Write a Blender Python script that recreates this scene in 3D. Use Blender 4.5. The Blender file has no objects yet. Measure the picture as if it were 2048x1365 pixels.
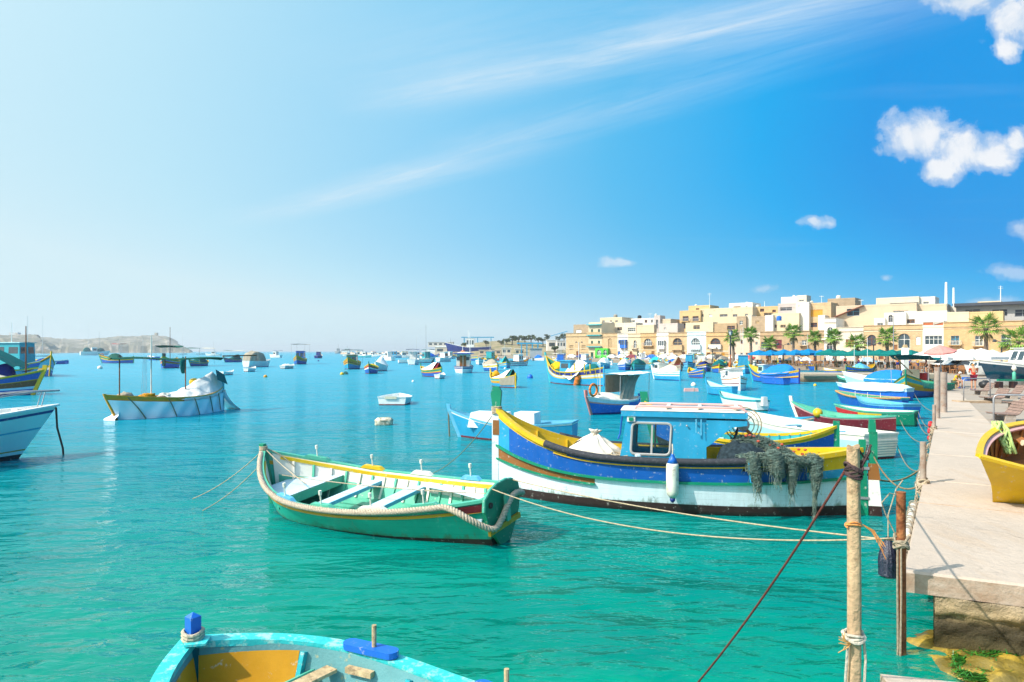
import bpy, math, random
from mathutils import Vector, Matrix, noise, geometry
R = math.radians
rnd = random.Random(7)
S = bpy.context.scene
COL = S.collection
CH = 3.3          # eye height above the water, metres
FP = 1365.0       # focal length in photo pixels (24 mm lens)
HY = 703.0        # horizon row of the photo
def P(px, py, z=0.0):
    d = (CH - z) * FP / (py - HY)
    return Vector(((px - 1024) / FP * d, d, z))
def Wd(px, d, z=0.0): return Vector(((px - 1024) / FP * d, d, z))
def Zy(py, d): return CH - (py - HY) * d / FP

# ---------------------------------------------------------------- camera
cd = bpy.data.cameras.new('camera'); cam = bpy.data.objects.new('camera', cd); COL.objects.link(cam)
cam.location = (0, 0, CH); cam.rotation_euler = (R(90), 0, 0)
cd.lens = 24; cd.sensor_width = 36; cd.shift_y = 0.010; cd.clip_start = 0.1; cd.clip_end = 30000
S.camera = cam
# ---------------------------------------------------------------- light
SUN_EL, SUN_AZ = 43.0, 204.0          # azimuth measured from +X towards +Y
sd = Vector((math.cos(R(SUN_AZ)) * math.cos(R(SUN_EL)), math.sin(R(SUN_AZ)) * math.cos(R(SUN_EL)), math.sin(R(SUN_EL))))
sl = bpy.data.lights.new('sun', 'SUN'); sl.energy = 3.9; sl.angle = R(0.5); sl.color = (1, 0.94, 0.84)
so = bpy.data.objects.new('sun', sl); COL.objects.link(so); so.rotation_euler = (-sd).to_track_quat('-Z', 'Y').to_euler()
so.location = (0, 0, 60)
S.view_settings.view_transform = 'Standard'; S.view_settings.look = 'None'
S.view_settings.exposure = 0.6; S.view_settings.gamma = 1.0; S.view_settings.use_curve_mapping = False
S.render.engine = 'CYCLES'
S.cycles.use_denoising = True; S.cycles.max_bounces = 7; S.cycles.diffuse_bounces = 3; S.cycles.glossy_bounces = 3
S.cycles.transparent_max_bounces = 10; S.cycles.transmission_bounces = 4; S.cycles.volume_bounces = 0
S.cycles.caustics_reflective = False; S.cycles.caustics_refractive = False; S.cycles.sample_clamp_indirect = 6

def nt_helpers(nt):
    N, L = nt.nodes, nt.links
    def put(sock, v):
        if v is None: return
        if hasattr(v, 'is_output') or hasattr(v, 'links'): L.new(v, sock)
        else:
            try: sock.default_value = v
            except Exception: sock.default_value = (*v, 1)
    def math_(op, a, b=None, c=None, clamp=False):
        n = N.new('ShaderNodeMath'); n.operation = op; n.use_clamp = clamp
        put(n.inputs[0], a); put(n.inputs[1], b); put(n.inputs[2], c)
        return n.outputs[0]
    def mix(f, a, b, blend='MIX'):
        n = N.new('ShaderNodeMix'); n.data_type = 'RGBA'; n.blend_type = blend
        put(n.inputs[0], f); put(n.inputs[6], a if not isinstance(a, tuple) else (*a[:3], 1)); put(n.inputs[7], b if not isinstance(b, tuple) else (*b[:3], 1))
        return n.outputs[2]
    def noise_(vec, scale, detail=4, rough=0.55, dist=0.0):
        n = N.new('ShaderNodeTexNoise'); put(n.inputs['Vector'], vec)
        n.inputs['Scale'].default_value = scale; n.inputs['Detail'].default_value = detail
        n.inputs['Roughness'].default_value = rough; n.inputs['Distortion'].default_value = dist
        return n.outputs['Fac']
    def ramp(f, stops, interp='LINEAR'):
        n = N.new('ShaderNodeValToRGB'); put(n.inputs[0], f); e = n.color_ramp.elements; n.color_ramp.interpolation = interp
        while len(e) < len(stops): e.new(0.5)
        for k, (p, c) in enumerate(stops):
            e[k].position = p; e[k].color = (c, c, c, 1) if isinstance(c, (int, float)) else (*c[:3], 1)
        return n.outputs[0]
    def mapping(vec, scale=(1, 1, 1), rot=(0, 0, 0), loc=(0, 0, 0)):
        n = N.new('ShaderNodeMapping'); put(n.inputs[0], vec)
        n.inputs['Scale'].default_value = scale; n.inputs['Rotation'].default_value = rot; n.inputs['Location'].default_value = loc
        return n.outputs[0]
    return N, L, put, math_, mix, noise_, ramp, mapping

# ---------------------------------------------------------------- sky
w = bpy.data.worlds.new('World'); S.world = w; w.use_nodes = True
nt = w.node_tree; nt.nodes.clear()
N, L, put, math_, mix, noise_, ramp, mapping = nt_helpers(nt)
sky = N.new('ShaderNodeTexSky'); sky.sky_type = 'NISHITA'; sky.sun_disc = False
sky.sun_elevation = R(SUN_EL); sky.sun_rotation = R(90 - SUN_AZ); sky.air_density = 1.0; sky.dust_density = 1.2; sky.ozone_density = 2.0
tc = N.new('ShaderNodeTexCoord'); D = tc.outputs['Generated']
sep = N.new('ShaderNodeSeparateXYZ'); L.new(D, sep.inputs[0]); X, Y, Z = sep.outputs
Zc = math_('MAXIMUM', Z, 0.0)
h12 = math_('POWER', math_('SUBTRACT', 1.0, Zc), 12.0)
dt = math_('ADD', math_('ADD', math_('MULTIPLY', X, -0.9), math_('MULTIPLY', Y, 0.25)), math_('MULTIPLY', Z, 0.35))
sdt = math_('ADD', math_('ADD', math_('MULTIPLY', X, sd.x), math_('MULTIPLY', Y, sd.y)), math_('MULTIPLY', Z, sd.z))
whi = math_('ADD', math_('ADD', math_('MULTIPLY', math_('MAXIMUM', dt, math_('SUBTRACT', sdt, 0.12)), 0.98), math_('MULTIPLY', h12, 0.95)), 0.07, clamp=True)  # unseen sky behind the camera is also paled on the sun side for fill
grad = ramp(whi, [(0.0, (0.0, 0.33, 0.84)), (0.12, (0.0, 0.43, 0.92)), (0.3, (0.09, 0.53, 0.92)), (0.5, (0.26, 0.66, 0.96)), (0.8, (0.52, 0.83, 0.98)), (1.0, (0.68, 0.89, 0.97))])
nish = mix(1.0, sky.outputs[0], (0.1, 0.1, 0.1), 'MULTIPLY')
base = mix(0.94, nish, grad)
aur = math_('MULTIPLY', math_('POWER', math_('MAXIMUM', sdt, 0.0), 5.0), 2.6)   # glow added to the unseen sky round the sun to lift the shadows
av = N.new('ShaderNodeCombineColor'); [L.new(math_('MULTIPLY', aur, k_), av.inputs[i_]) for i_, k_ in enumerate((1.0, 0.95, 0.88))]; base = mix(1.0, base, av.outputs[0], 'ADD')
# cirrus on a flat layer overhead
zz = math_('MAXIMUM', Z, 0.02)
cmb = N.new('ShaderNodeCombineXYZ'); L.new(math_('DIVIDE', X, zz), cmb.inputs[0]); L.new(math_('DIVIDE', Y, zz), cmb.inputs[1])
pl = cmb.outputs[0]
def streak(p, q, wid, l0, l1, amt, hard):
    a = math.atan2(q[1] - p[1], q[0] - p[0])
    m = mapping(pl, rot=(0, 0, 0), loc=(-p[0], -p[1], 0))
    m = mapping(m, rot=(0, 0, -a))
    wob = noise_(mapping(m, scale=(0.9, 0.9, 1)), 1.0, 3)
    s_ = N.new('ShaderNodeSeparateXYZ'); L.new(m, s_.inputs[0])
    yy = math_('ADD', s_.outputs[1], math_('MULTIPLY', math_('SUBTRACT', wob, 0.5), wid * 0.9))
    d = math_('ABSOLUTE', math_('DIVIDE', yy, wid))
    band = math_('POWER', math_('SUBTRACT', 1.0, d, clamp=True), hard)
    lng = math.hypot(q[0] - p[0], q[1] - p[1])
    along = math_('DIVIDE', s_.outputs[0], lng)
    e1 = N.new('ShaderNodeMapRange'); L.new(along, e1.inputs[0]); e1.inputs[1].default_value = l0 - 0.3; e1.inputs[2].default_value = l0 + 0.15
    e2 = N.new('ShaderNodeMapRange'); L.new(along, e2.inputs[0]); e2.inputs[1].default_value = l1 + 0.5; e2.inputs[2].default_value = l1 - 0.1
    tex = noise_(mapping(m, scale=(1.6, 11, 1)), 1.0, 8, 0.68, 1.1)
    tex = ramp(tex, [(0.28, 0.15), (0.72, 1.0)])
    r = math_('MULTIPLY', math_('MULTIPLY', band, tex), math_('MULTIPLY', e1.outputs[0], e2.outputs[0]))
    return math_('MULTIPLY', r, amt)
ci = math_('ADD', streak((-0.36, 2.66), (0.95, 1.95), 0.22, 0.0, 1.0, 0.62, 1.5), streak((-0.36, 2.50), (0.95, 1.85), 0.42, 0.0, 1.0, 0.30, 1.0))
ci = math_('ADD', ci, streak((-1.2, 4.5), (0.62, 2.62), 0.30, 0.0, 1.0, 0.30, 1.2))
ci = math_('ADD', ci, streak((-1.9, 5.1), (-0.35, 3.75), 0.3, 0.0, 1.0, 0.35, 1.2))
wisp = ramp(noise_(mapping(pl, scale=(0.35, 1.5, 1), rot=(0, 0, R(32))), 1.0, 5, 0.6), [(0.60, 0.0), (0.9, 0.10)])
ci = math_('MULTIPLY', math_('ADD', ci, wisp), ramp(Z, [(0.06, 0.0), (0.2, 1.0)]))
base = mix(math_('MINIMUM', ci, 0.85), base, (0.86, 0.93, 0.975))
# cumulus: soft heaps placed by direction
yc = math_('MAXIMUM', Y, 0.05)
A = math_('DIVIDE', X, yc); B = math_('DIVIDE', Z, yc)
cl = [(1838, 272, 92, 62), (1925, 298, 86, 56), (1990, 312, 66, 40), (1880, 345, 58, 34), (2035, 285, 40, 36), (1935, 5, 95, 44), (2030, 40, 75, 68), (2020, 100, 34, 26),
      (1630, 446, 34, 17), (2050, 460, 42, 28), (1236, 526, 44, 11), (1521, 577, 34, 14), (2030, 545, 62, 16), (1778, 555, 20, 10), (1985, 603, 70, 13), (2200, 360, 130, 60), (2350, 180, 200, 80)]
cmb2 = N.new('ShaderNodeCombineXYZ'); L.new(A, cmb2.inputs[0]); L.new(B, cmb2.inputs[1])
nw = N.new('ShaderNodeTexNoise'); nw.inputs['Scale'].default_value = 26.0; nw.inputs['Detail'].default_value = 6; L.new(cmb2.outputs[0], nw.inputs['Vector']); ns = N.new('ShaderNodeSeparateXYZ'); L.new(nw.outputs['Color'], ns.inputs[0])
A = math_('ADD', A, math_('MULTIPLY', math_('SUBTRACT', ns.outputs[0], 0.5), 0.055)); B = math_('ADD', B, math_('MULTIPLY', math_('SUBTRACT', ns.outputs[1], 0.5), 0.03))
n1 = noise_(cmb2.outputs[0], 13.0, 10, 0.66, 0.5); n1.node.normalize = True
n2 = noise_(cmb2.outputs[0], 42.0, 6, 0.62)
dm = None
for (cx, cy, rx, ry) in cl:
    u = math_('DIVIDE', math_('SUBTRACT', A, (cx - 1024) / FP), rx / FP)
    v = math_('DIVIDE', math_('SUBTRACT', B, (HY - cy) / FP), ry / FP)
    d = math_('ADD', math_('MULTIPLY', u, u), math_('MULTIPLY', v, v))
    dm = d if dm is None else math_('SMOOTH_MIN', dm, d, 0.35)
fld = math_('SUBTRACT', 1.0, math_('SQRT', math_('MAXIMUM', dm, 0.0)))
fld = math_('ADD', fld, math_('ADD', math_('MULTIPLY', math_('SUBTRACT', n1, 0.5), 1.3), math_('MULTIPLY', math_('SUBTRACT', n2, 0.5), 0.7)))
den = ramp(fld, [(0.0, 0.0), (0.25, 0.4), (0.65, 1.0)], 'EASE')
den = math_('MULTIPLY', den, math_('GREATER_THAN', Y, 0.06))
shade = ramp(math_('ADD', math_('MULTIPLY', n1, 0.8), math_('MULTIPLY', fld, 0.22)), [(0.38, (0.66, 0.77, 0.90)), (0.62, (0.95, 0.965, 0.985))])
far = ramp(Z, [(0.05, 0.3), (0.14, 0.5), (0.20, 0.95)])
base = mix(math_('MULTIPLY', den, far), base, shade)
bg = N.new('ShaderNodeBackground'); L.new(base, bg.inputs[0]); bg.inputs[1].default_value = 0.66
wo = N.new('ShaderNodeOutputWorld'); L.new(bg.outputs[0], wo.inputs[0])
w.cycles.sampling_method = 'MANUAL'; w.cycles.sample_map_resolution = 512

# ---------------------------------------------------------------- materials
_mc = {}
def deep(c): return c if min(c) > .3 or max(c) < .1 else tuple(x * .8 for x in c)
def mat(key, col, rough=0.6, var=0.12, scale=3.0, wear=None, wamt=0.0, wscale=6.0, bump=0.15, bscale=20.0, spec=0.4, metal=0.0, streak=0.0, coat=0.0, seam=0.0):
    """weathered surface: base colour with slow variation, worn patches and fine relief"""
    if key in _mc: return _mc[key]
    m = bpy.data.materials.new(key); m.use_nodes = True; _mc[key] = m
    nt = m.node_tree; N, L, put, math_, mix, noise_, ramp, mapping = nt_helpers(nt)
    b = N['Principled BSDF']; tc = N.new('ShaderNodeTexCoord'); o = tc.outputs['Object']
    f = ramp(noise_(o, scale, 5, 0.6), [(0.3, 0.0), (0.7, 1.0)])
    lo = tuple(c * (1 - var) for c in col); hi = tuple(min(1, c * (1 + var) + 0.02 * var) for c in col)
    c = mix(f, lo, hi)
    if streak > 0:
        s = ramp(noise_(mapping(o, scale=(7, 7, 0.7)), 1.0, 5, 0.65), [(0.45, 0.0), (0.8, streak)])
        c = mix(s, c, tuple(x * 0.35 + 0.05 for x in col))
    if seam > 0:
        sz = N.new('ShaderNodeSeparateXYZ'); L.new(o, sz.inputs[0]); zz_ = math_('ADD', sz.outputs[2], math_('MULTIPLY', noise_(o, 0.7, 2), 0.05))
        fr = math_('FRACT', math_('DIVIDE', zz_, seam)); ln = math_('LESS_THAN', fr, 0.045)
        c = mix(math_('MULTIPLY', ln, ramp(noise_(o, 5.0, 4), [(0.35, 0.0), (0.6, 0.55)])), c, tuple(x * 0.4 for x in col))
        gr = math_('ADD', math_('MULTIPLY', sz.outputs[2], -5.0), math_('MULTIPLY', noise_(mapping(o, scale=(3, 3, 1)), 2.0, 6, 0.7), 3.2))
        c = mix(ramp(gr, [(0.35, 0.0), (1.0, 0.75)]), c, (0.10, 0.13, 0.05))
        rs_ = ramp(noise_(mapping(o, scale=(5, 5, 0.5)), 1.6, 6, 0.7), [(0.60, 0.0), (0.72, 0.5)]); c = mix(rs_, c, (0.25, 0.17, 0.09))
    if wamt > 0:
        wf = ramp(noise_(o, wscale, 8, 0.7), [(0.62 - 0.25 * wamt, 0.0), (0.70 - 0.2 * wamt, 1.0)])
        c = mix(math_('MULTIPLY', wf, 0.7), c, wear or (0.5, 0.48, 0.42))
    L.new(c, b.inputs['Base Color'])
    put(b.inputs['Roughness'], math_('ADD', rough - 0.08, math_('MULTIPLY', f, 0.16)))
    b.inputs['Specular IOR Level'].default_value = spec; b.inputs['Metallic'].default_value = metal
    b.inputs['Coat Weight'].default_value = coat
    if bump > 0:
        bn = N.new('ShaderNodeBump'); bn.inputs['Strength'].default_value = bump; bn.inputs['Distance'].default_value = 0.02
        L.new(noise_(o, bscale, 6, 0.6), bn.inputs['Height']); L.new(bn.outputs[0], b.inputs['Normal'])
    return m
PAINT = dict(white=(0.80, 0.79, 0.74), offwhite=(0.72, 0.67, 0.57), cream=(0.68, 0.60, 0.42), skyblue=(0.02, 0.36, 0.62), ltblue=(0.12, 0.47, 0.68),
    blue=(0.006, 0.12, 0.50), navy=(0.006, 0.025, 0.22), royal=(0.01, 0.16, 0.66), turq=(0.02, 0.42, 0.47), paleturq=(0.38, 0.66, 0.66), green=(0.0, 0.26, 0.14),
    dkgreen=(0.005, 0.10, 0.07), mint=(0.10, 0.50, 0.34), yellow=(0.83, 0.52, 0.01), gold=(0.72, 0.33, 0.01), orange=(0.78, 0.20, 0.02), red=(0.60, 0.02, 0.02),
    maroon=(0.20, 0.012, 0.022), brown=(0.24, 0.07, 0.02), tan=(0.55, 0.37, 0.18), grey=(0.36, 0.36, 0.35), ltgrey=(0.58, 0.58, 0.56), black=(0.02, 0.02, 0.022), teal=(0.0, 0.13, 0.13),
    boot=(0.035, 0.014, 0.012), pink=(0.65, 0.35, 0.32), beige=(0.42, 0.36, 0.27), umber=(0.33, 0.13, 0.03), iceblue=(0.50, 0.66, 0.78), steel=(0.42, 0.45, 0.50), salmon=(0.78, 0.30, 0.26))
def paint(c, worn=1):
    if not isinstance(c, str): return c
    return mat('paint_%s_%d' % (c, worn), deep(PAINT[c]), 0.45, 0.10, 2.5, (0.55, 0.53, 0.46) if c != 'white' else (0.42, 0.36, 0.28), 0.10 * worn, 11.0, 0.10, 30, 0.4, 0, 0.18 * worn)
def cloth(c): return mat('cloth_' + c, deep(PAINT[c]), 0.85, 0.14, 4.0, bump=0.5, bscale=9, spec=0.15)
def rope_mat(c=(0.55, 0.45, 0.32), k='rope'): return mat(k, tuple(x * .78 for x in c), 0.9, 0.3, 30, bump=0.6, bscale=70, spec=0.1)
def glass():
    if 'window_glass' in _mc: return _mc['window_glass']
    m = mat('window_glass', (0.03, 0.05, 0.06), 0.08, 0.2, 2, bump=0, spec=0.9); return m
WOOD = lambda: mat('bare_wood', (0.50, 0.36, 0.20), 0.7, 0.3, 9, (0.22, 0.14, 0.08), 0.4, 14, 0.4, 40, 0.2, 0, 0.4)
RUST = lambda: mat('rusty_steel', (0.22, 0.07, 0.025), 0.85, 0.45, 9, (0.42, 0.17, 0.06), 0.5, 12, 0.7, 40, 0.2, 0, 0.4)
METAL = lambda: mat('galvanised_metal', (0.34, 0.34, 0.35), 0.5, 0.2, 6, bump=0.1, metal=0.5)

# ---------------------------------------------------------------- mesh builder
class MB:
    def __init__(s): s.v = []; s.f = []; s.m = []
    def add(s, vs, fs, mi=0):
        o = len(s.v); s.v += [tuple(x) for x in vs]
        for f in fs: s.f.append(tuple(i + o for i in f)); s.m.append(mi)
        return s
    def box(s, c, d, rz=0, mi=0, rot=None, taper=1.0):
        c = Vector(c); M = rot if rot is not None else Matrix.Rotation(rz, 3, 'Z')
        vs = [c + M @ Vector((sx * d[0] / 2 * (taper if sz > 0 else 1), sy * d[1] / 2 * (taper if sz > 0 else 1), sz * d[2] / 2)) for sz in (-1, 1) for sy in (-1, 1) for sx in (-1, 1)]
        return s.add(vs, [(0, 2, 3, 1), (4, 5, 7, 6), (0, 1, 5, 4), (2, 6, 7, 3), (0, 4, 6, 2), (1, 3, 7, 5)], mi)
    def beam(s, a, b, w_, h_, mi=0, up=Vector((0, 0, 1))):
        a, b = Vector(a), Vector(b); t = (b - a).normalized()
        if abs(t.dot(up)) > 0.98: up = Vector((1, 0, 0))
        x = t.cross(up).normalized(); z = x.cross(t)
        return s.box((a + b) / 2, ((b - a).length, w_, h_), mi=mi, rot=Matrix((t, -x, z)).transposed())
    def tube(s, pts, r, n=8, mi=0, cap=True, rz=None):
        pts = [Vector(p) for p in pts]; k = len(pts); base = len(s.v); nrm = None; vs = []
        for i, p in enumerate(pts):
            t = (pts[min(i + 1, k - 1)] - pts[max(i - 1, 0)])
            t = t.normalized() if t.length > 1e-9 else Vector((0, 0, 1))
            if nrm is None: nrm = t.orthogonal().normalized()
            nrm = (nrm - t * nrm.dot(t)); nrm = nrm.normalized() if nrm.length > 1e-6 else t.orthogonal().normalized()
            bi = t.cross(nrm); rr = r[i] if isinstance(r, (list, tuple)) else r
            for j in range(n):
                a = 2 * math.pi * j / n; vs.append(p + (nrm * math.cos(a) + bi * math.sin(a)) * rr)
        fs = [(i * n + j, i * n + (j + 1) % n, (i + 1) * n + (j + 1) % n, (i + 1) * n + j) for i in range(k - 1) for j in range(n)]
        if cap: fs += [tuple(range(n - 1, -1, -1)), tuple((k - 1) * n + j for j in range(n))]
        return s.add(vs, fs, mi)
    def sweep(s, pts, w_, h_, mi=0, outs=None):
        """rectangular section along a near-horizontal path"""
        pts = [Vector(p) for p in pts]; k = len(pts); vs = []
        for i, p in enumerate(pts):
            t = (pts[min(i + 1, k - 1)] - pts[max(i - 1, 0)]).normalized()
            x = t.cross(Vector((0, 0, 1))); x = x.normalized() if x.length > 1e-4 else Vector((1, 0, 0))
            z = x.cross(t)
            ww = w_[i] if isinstance(w_, list) else w_
            for (a, b) in ((-1, -1), (1, -1), (1, 1), (-1, 1)): vs.append(p + x * a * ww / 2 + z * b * h_ / 2)
        fs = [(i * 4 + j, i * 4 + (j + 1) % 4, (i + 1) * 4 + (j + 1) % 4, (i + 1) * 4 + j) for i in range(k - 1) for j in range(4)]
        fs += [(3, 2, 1, 0), tuple((k - 1) * 4 + j for j in range(4))]
        return s.add(vs, fs, mi)
    def grid(s, fn, nu, nv, mi=0, flip=False):
        vs = [fn(i / nu, j / nv) for i in range(nu + 1) for j in range(nv + 1)]
        q = nv + 1
        fs = [(i * q + j, (i + 1) * q + j, (i + 1) * q + j + 1, i * q + j + 1) for i in range(nu) for j in range(nv)]
        if flip: fs = [f[::-1] for f in fs]
        return s.add(vs, fs, mi)
    def prism(s, poly, vec, mi=0):
        poly = [Vector(p) for p in poly]; vec = Vector(vec); n = len(poly)
        vs = poly + [p + vec for p in poly]
        fs = [tuple(range(n - 1, -1, -1)), tuple(range(n, 2 * n))] + [(i, (i + 1) % n, n + (i + 1) % n, n + i) for i in range(n)]
        return s.add(vs, fs, mi)
    def lathe(s, prof, n=16, c=(0, 0, 0), mi=0, rot=None):
        c = Vector(c); vs = []
        for r, z in prof:
            for j in range(n):
                a = 2 * math.pi * j / n; p = Vector((r * math.cos(a), r * math.sin(a), z)); vs.append(c + (rot @ p if rot is not None else p))
        k = len(prof)
        fs = [(i * n + j, i * n + (j + 1) % n, (i + 1) * n + (j + 1) % n, (i + 1) * n + j) for i in range(k - 1) for j in range(n)]
        fs += [tuple(range(n - 1, -1, -1)), tuple((k - 1) * n + j for j in range(n))]
        return s.add(vs, fs, mi)
    def blob(s, c, r, seed=0, amp=0.15, nu=12, nv=8, fr=2.0, mi=0, flat=None):
        c = Vector(c); sv = Vector((seed * 3.7, seed * 1.3, 0))
        def fn(u, v):
            a = u * 2 * math.pi; b = (v - 0.5) * math.pi
            d = Vector((math.cos(a) * math.cos(b), math.sin(a) * math.cos(b), math.sin(b)))
            k = 1 + amp * noise.noise(d * fr + sv) * 2
            z = d.z * k
            if flat is not None: z = max(z, flat)
            return c + Vector((d.x * k * r[0], d.y * k * r[1], z * r[2]))
        return s.grid(fn, nu, nv, mi)
    def build(s, name, m, parent=None, smooth=False, **props):
        me = bpy.data.meshes.new(name); me.from_pydata(s.v, [], s.f)
        ms = m if isinstance(m, (list, tuple)) else [m]
        for x in ms: me.materials.append(x)
        if len(ms) > 1: me.polygons.foreach_set('material_index', s.m)
        if smooth: me.polygons.foreach_set('use_smooth', [True] * len(me.polygons))
        me.validate(); me.update()
        o = bpy.data.objects.new(name, me); COL.objects.link(o)
        if smooth == 'auto':
            try: me.set_sharp_from_angle(angle=R(40))
            except Exception: pass
        if parent is not None: o.parent = parent
        for k, v in props.items(): o[k] = v
        return o
def thing(name, label, cat, loc=(0, 0, 0), rz=0.0, group=None, rot=None):
    o = bpy.data.objects.new(name, None); COL.objects.link(o); o.location = loc
    o.rotation_euler = rot if rot is not None else (0, 0, rz)
    o['label'] = label; o['category'] = cat
    if group: o['group'] = group
    o.empty_display_size = 0.3
    return o
def tag(o, label, cat, group=None):
    o['label'] = label; o['category'] = cat
    if group: o['group'] = group
    return o
def struct(o): o['kind'] = 'structure'; return o
def dup(root, loc, rz, label=None, scale=None):
    r = root.copy(); COL.objects.link(r); r.location = loc; r.rotation_euler = (root.rotation_euler.x, root.rotation_euler.y, rz)
    if scale: r.scale = scale
    if label: r['label'] = label
    for ch in list(root.children):
        c = ch.copy(); COL.objects.link(c); c.parent = r
        for g in ch.children:
            d = g.copy(); COL.objects.link(d); d.parent = c
    return r
def lerp(a, b, t): return a + (b - a) * t
def ss(t): t = max(0, min(1, t)); return t * t * (3 - 2 * t)
def sag(a, b, drop, n=14):
    a, b = Vector(a), Vector(b)
    return [a.lerp(b, i / n) - Vector((0, 0, drop * 4 * (i / n) * (1 - i / n))) for i in range(n + 1)]
def twisted(mb, pts, r, pitch=0.12, strands=3, n=6):
    """three-strand laid rope along a path"""
    pts = [Vector(p) for p in pts]
    ln = [0]
    for i in range(1, len(pts)): ln.append(ln[-1] + (pts[i] - pts[i - 1]).length)
    tot = ln[-1]; m = max(8, int(tot / (pitch / 7)))
    def at(d):
        for i in range(1, len(pts)):
            if d <= ln[i] or i == len(pts) - 1:
                k = (d - ln[i - 1]) / max(1e-6, ln[i] - ln[i - 1]); return pts[i - 1].lerp(pts[i], min(1, k)), (pts[i] - pts[i - 1]).normalized()
    for q in range(strands):
        out = []
        for i in range(m + 1):
            d = tot * i / m; p, t = at(d)
            x = t.cross(Vector((0, 0, 1))); x = x.normalized() if x.length > 1e-3 else Vector((1, 0, 0)); z = x.cross(t)
            a = 2 * math.pi * (d / pitch + q / strands)
            out.append(p + (x * math.cos(a) + z * math.sin(a)) * r * 0.58)
        mb.tube(out, r * 0.50, n)
# ================================================================ THE SETTING
# ---- water
def water_material():
    m = bpy.data.materials.new('harbour_water'); m.use_nodes = True
    nt = m.node_tree; N, L, put, math_, mix, noise_, ramp, mapping = nt_helpers(nt); N.clear()
    g = N.new('ShaderNodeNewGeometry'); pos = g.outputs['Position']
    sp = N.new('ShaderNodeSeparateXYZ'); L.new(pos, sp.inputs[0])
    dist = math_('SQRT', math_('ADD', math_('MULTIPLY', sp.outputs[0], sp.outputs[0]), math_('MULTIPLY', sp.outputs[1], sp.outputs[1])))
    dd = math_('DIVIDE', dist, 120.0, clamp=True)
    # shallow green water by the quay, deeper blue further out
    body = ramp(dd, [(0.0, (0.0, 0.38, 0.25)), (0.07, (0.0, 0.34, 0.255)), (0.14, (0.0, 0.28, 0.285)), (0.3, (0.0, 0.255, 0.345)), (1.0, (0.01, 0.30, 0.42))])
    pat = ramp(noise_(mapping(pos, scale=(0.16, 0.34, 1)), 1.0, 4, 0.6), [(0.35, 0.0), (0.65, 1.0)])
    body = mix(math_('MULTIPLY', pat, 0.35), body, mix(1.0, body, (0.6, 0.72, 0.72), 'MULTIPLY'))
    p2_ = ramp(noise_(mapping(pos, scale=(0.22, 0.8, 1), rot=(0, 0, R(4))), 1.6, 5, 0.62, 0.4), [(0.40, 0.0), (0.62, 1.0)])
    body = mix(math_('MULTIPLY', p2_, 0.30), body, mix(1.0, body, (0.5, 0.70, 0.78), 'MULTIPLY'))  # ripple streaks painted into the colour, standing in for angle-dependent reflection
    dif = N.new('ShaderNodeBsdfDiffuse'); L.new(body, dif.inputs[0])
    tr = N.new('ShaderNodeBsdfTransparent'); tr.inputs[0].default_value = (0.12, 0.80, 0.62, 1)
    mx = N.new('ShaderNodeMixShader'); mx.inputs[0].default_value = 0.5
    put(mx.inputs[0], ramp(dd, [(0.0, 0.62), (0.12, 0.35), (0.35, 0.0)])); L.new(dif.outputs[0], mx.inputs[1]); L.new(tr.outputs[0], mx.inputs[2])
    # ripples: long slow swell, wind ripples, fine chop
    w0 = noise_(mapping(pos, scale=(0.55, 1.0, 1), rot=(0, 0, R(10))), 0.9, 3, 0.5, 0.6)
    w1 = noise_(mapping(pos, scale=(0.65, 1.5, 1), rot=(0, 0, R(-12))), 2.6, 3, 0.5, 0.5)
    w2 = noise_(mapping(pos, scale=(0.8, 1.5, 1), rot=(0, 0, R(18))), 8.0, 2, 0.5, 0.3)
    w3 = noise_(mapping(pos, scale=(0.5, 1.2, 1), rot=(0, 0, R(6))), 0.34, 4, 0.55, 0.4)
    hgt = math_('ADD', math_('ADD', math_('MULTIPLY', w0, 0.20), math_('MULTIPLY', w1, 0.085)), math_('ADD', math_('MULTIPLY', w2, 0.012), math_('MULTIPLY', w3, 0.55)))
    bn = N.new('ShaderNodeBump'); bn.inputs['Strength'].default_value = 1.0; bn.inputs['Distance'].default_value = 1.0
    put(bn.inputs['Strength'], ramp(dd, [(0.0, 1.0), (0.2, 1.0), (1.0, 0.75)]))
    L.new(hgt, bn.inputs['Height'])
    gl = N.new('ShaderNodeBsdfGlossy'); gl.inputs[0].default_value = (0.80, 0.93, 1.0, 1); put(gl.inputs['Roughness'], ramp(dd, [(0.0, 0.03), (0.5, 0.12), (1.0, 0.22)])); L.new(bn.outputs[0], gl.inputs['Normal'])
    fr = N.new('ShaderNodeFresnel'); fr.inputs[0].default_value = 1.33; L.new(bn.outputs[0], fr.inputs['Normal'])
    ff = math_('MINIMUM', math_('MULTIPLY', fr.outputs[0], 0.85), 0.42)
    m2 = N.new('ShaderNodeMixShader'); L.new(ff, m2.inputs[0]); L.new(mx.outputs[0], m2.inputs[1]); L.new(gl.outputs[0], m2.inputs[2])
    o = N.new('ShaderNodeOutputMaterial'); L.new(m2.outputs[0], o.inputs[0])
    return m
mb = MB(); mb.add([(-9000, -300, 0), (9000, -300, 0), (9000, 14000, 0), (-9000, 14000, 0)], [(0, 1, 2, 3)])
struct(mb.build('water', water_material()))
bedm = mat('sandy_seabed', (0.05, 0.50, 0.36), 0.9, 0.35, 0.55, (0.01, 0.16, 0.10), 0.45, 0.5, 0.3, 3)
mb = MB()
def bed(u, v):
    x = -90 + 180 * u; y = -10 + 130 * v
    return Vector((x, y, -2.2 - 0.02 * max(0, y) + 0.35 * noise.noise(Vector((x * .12, y * .12, 3)))))
mb.grid(bed, 60, 50); struct(mb.build('seabed', bedm, smooth=True))
mb = MB(); mb.add([(-9000, -320, -6), (9000, -320, -6), (9000, 14000, -6), (-9000, 14000, -6)], [(0, 1, 2, 3)])
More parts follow.
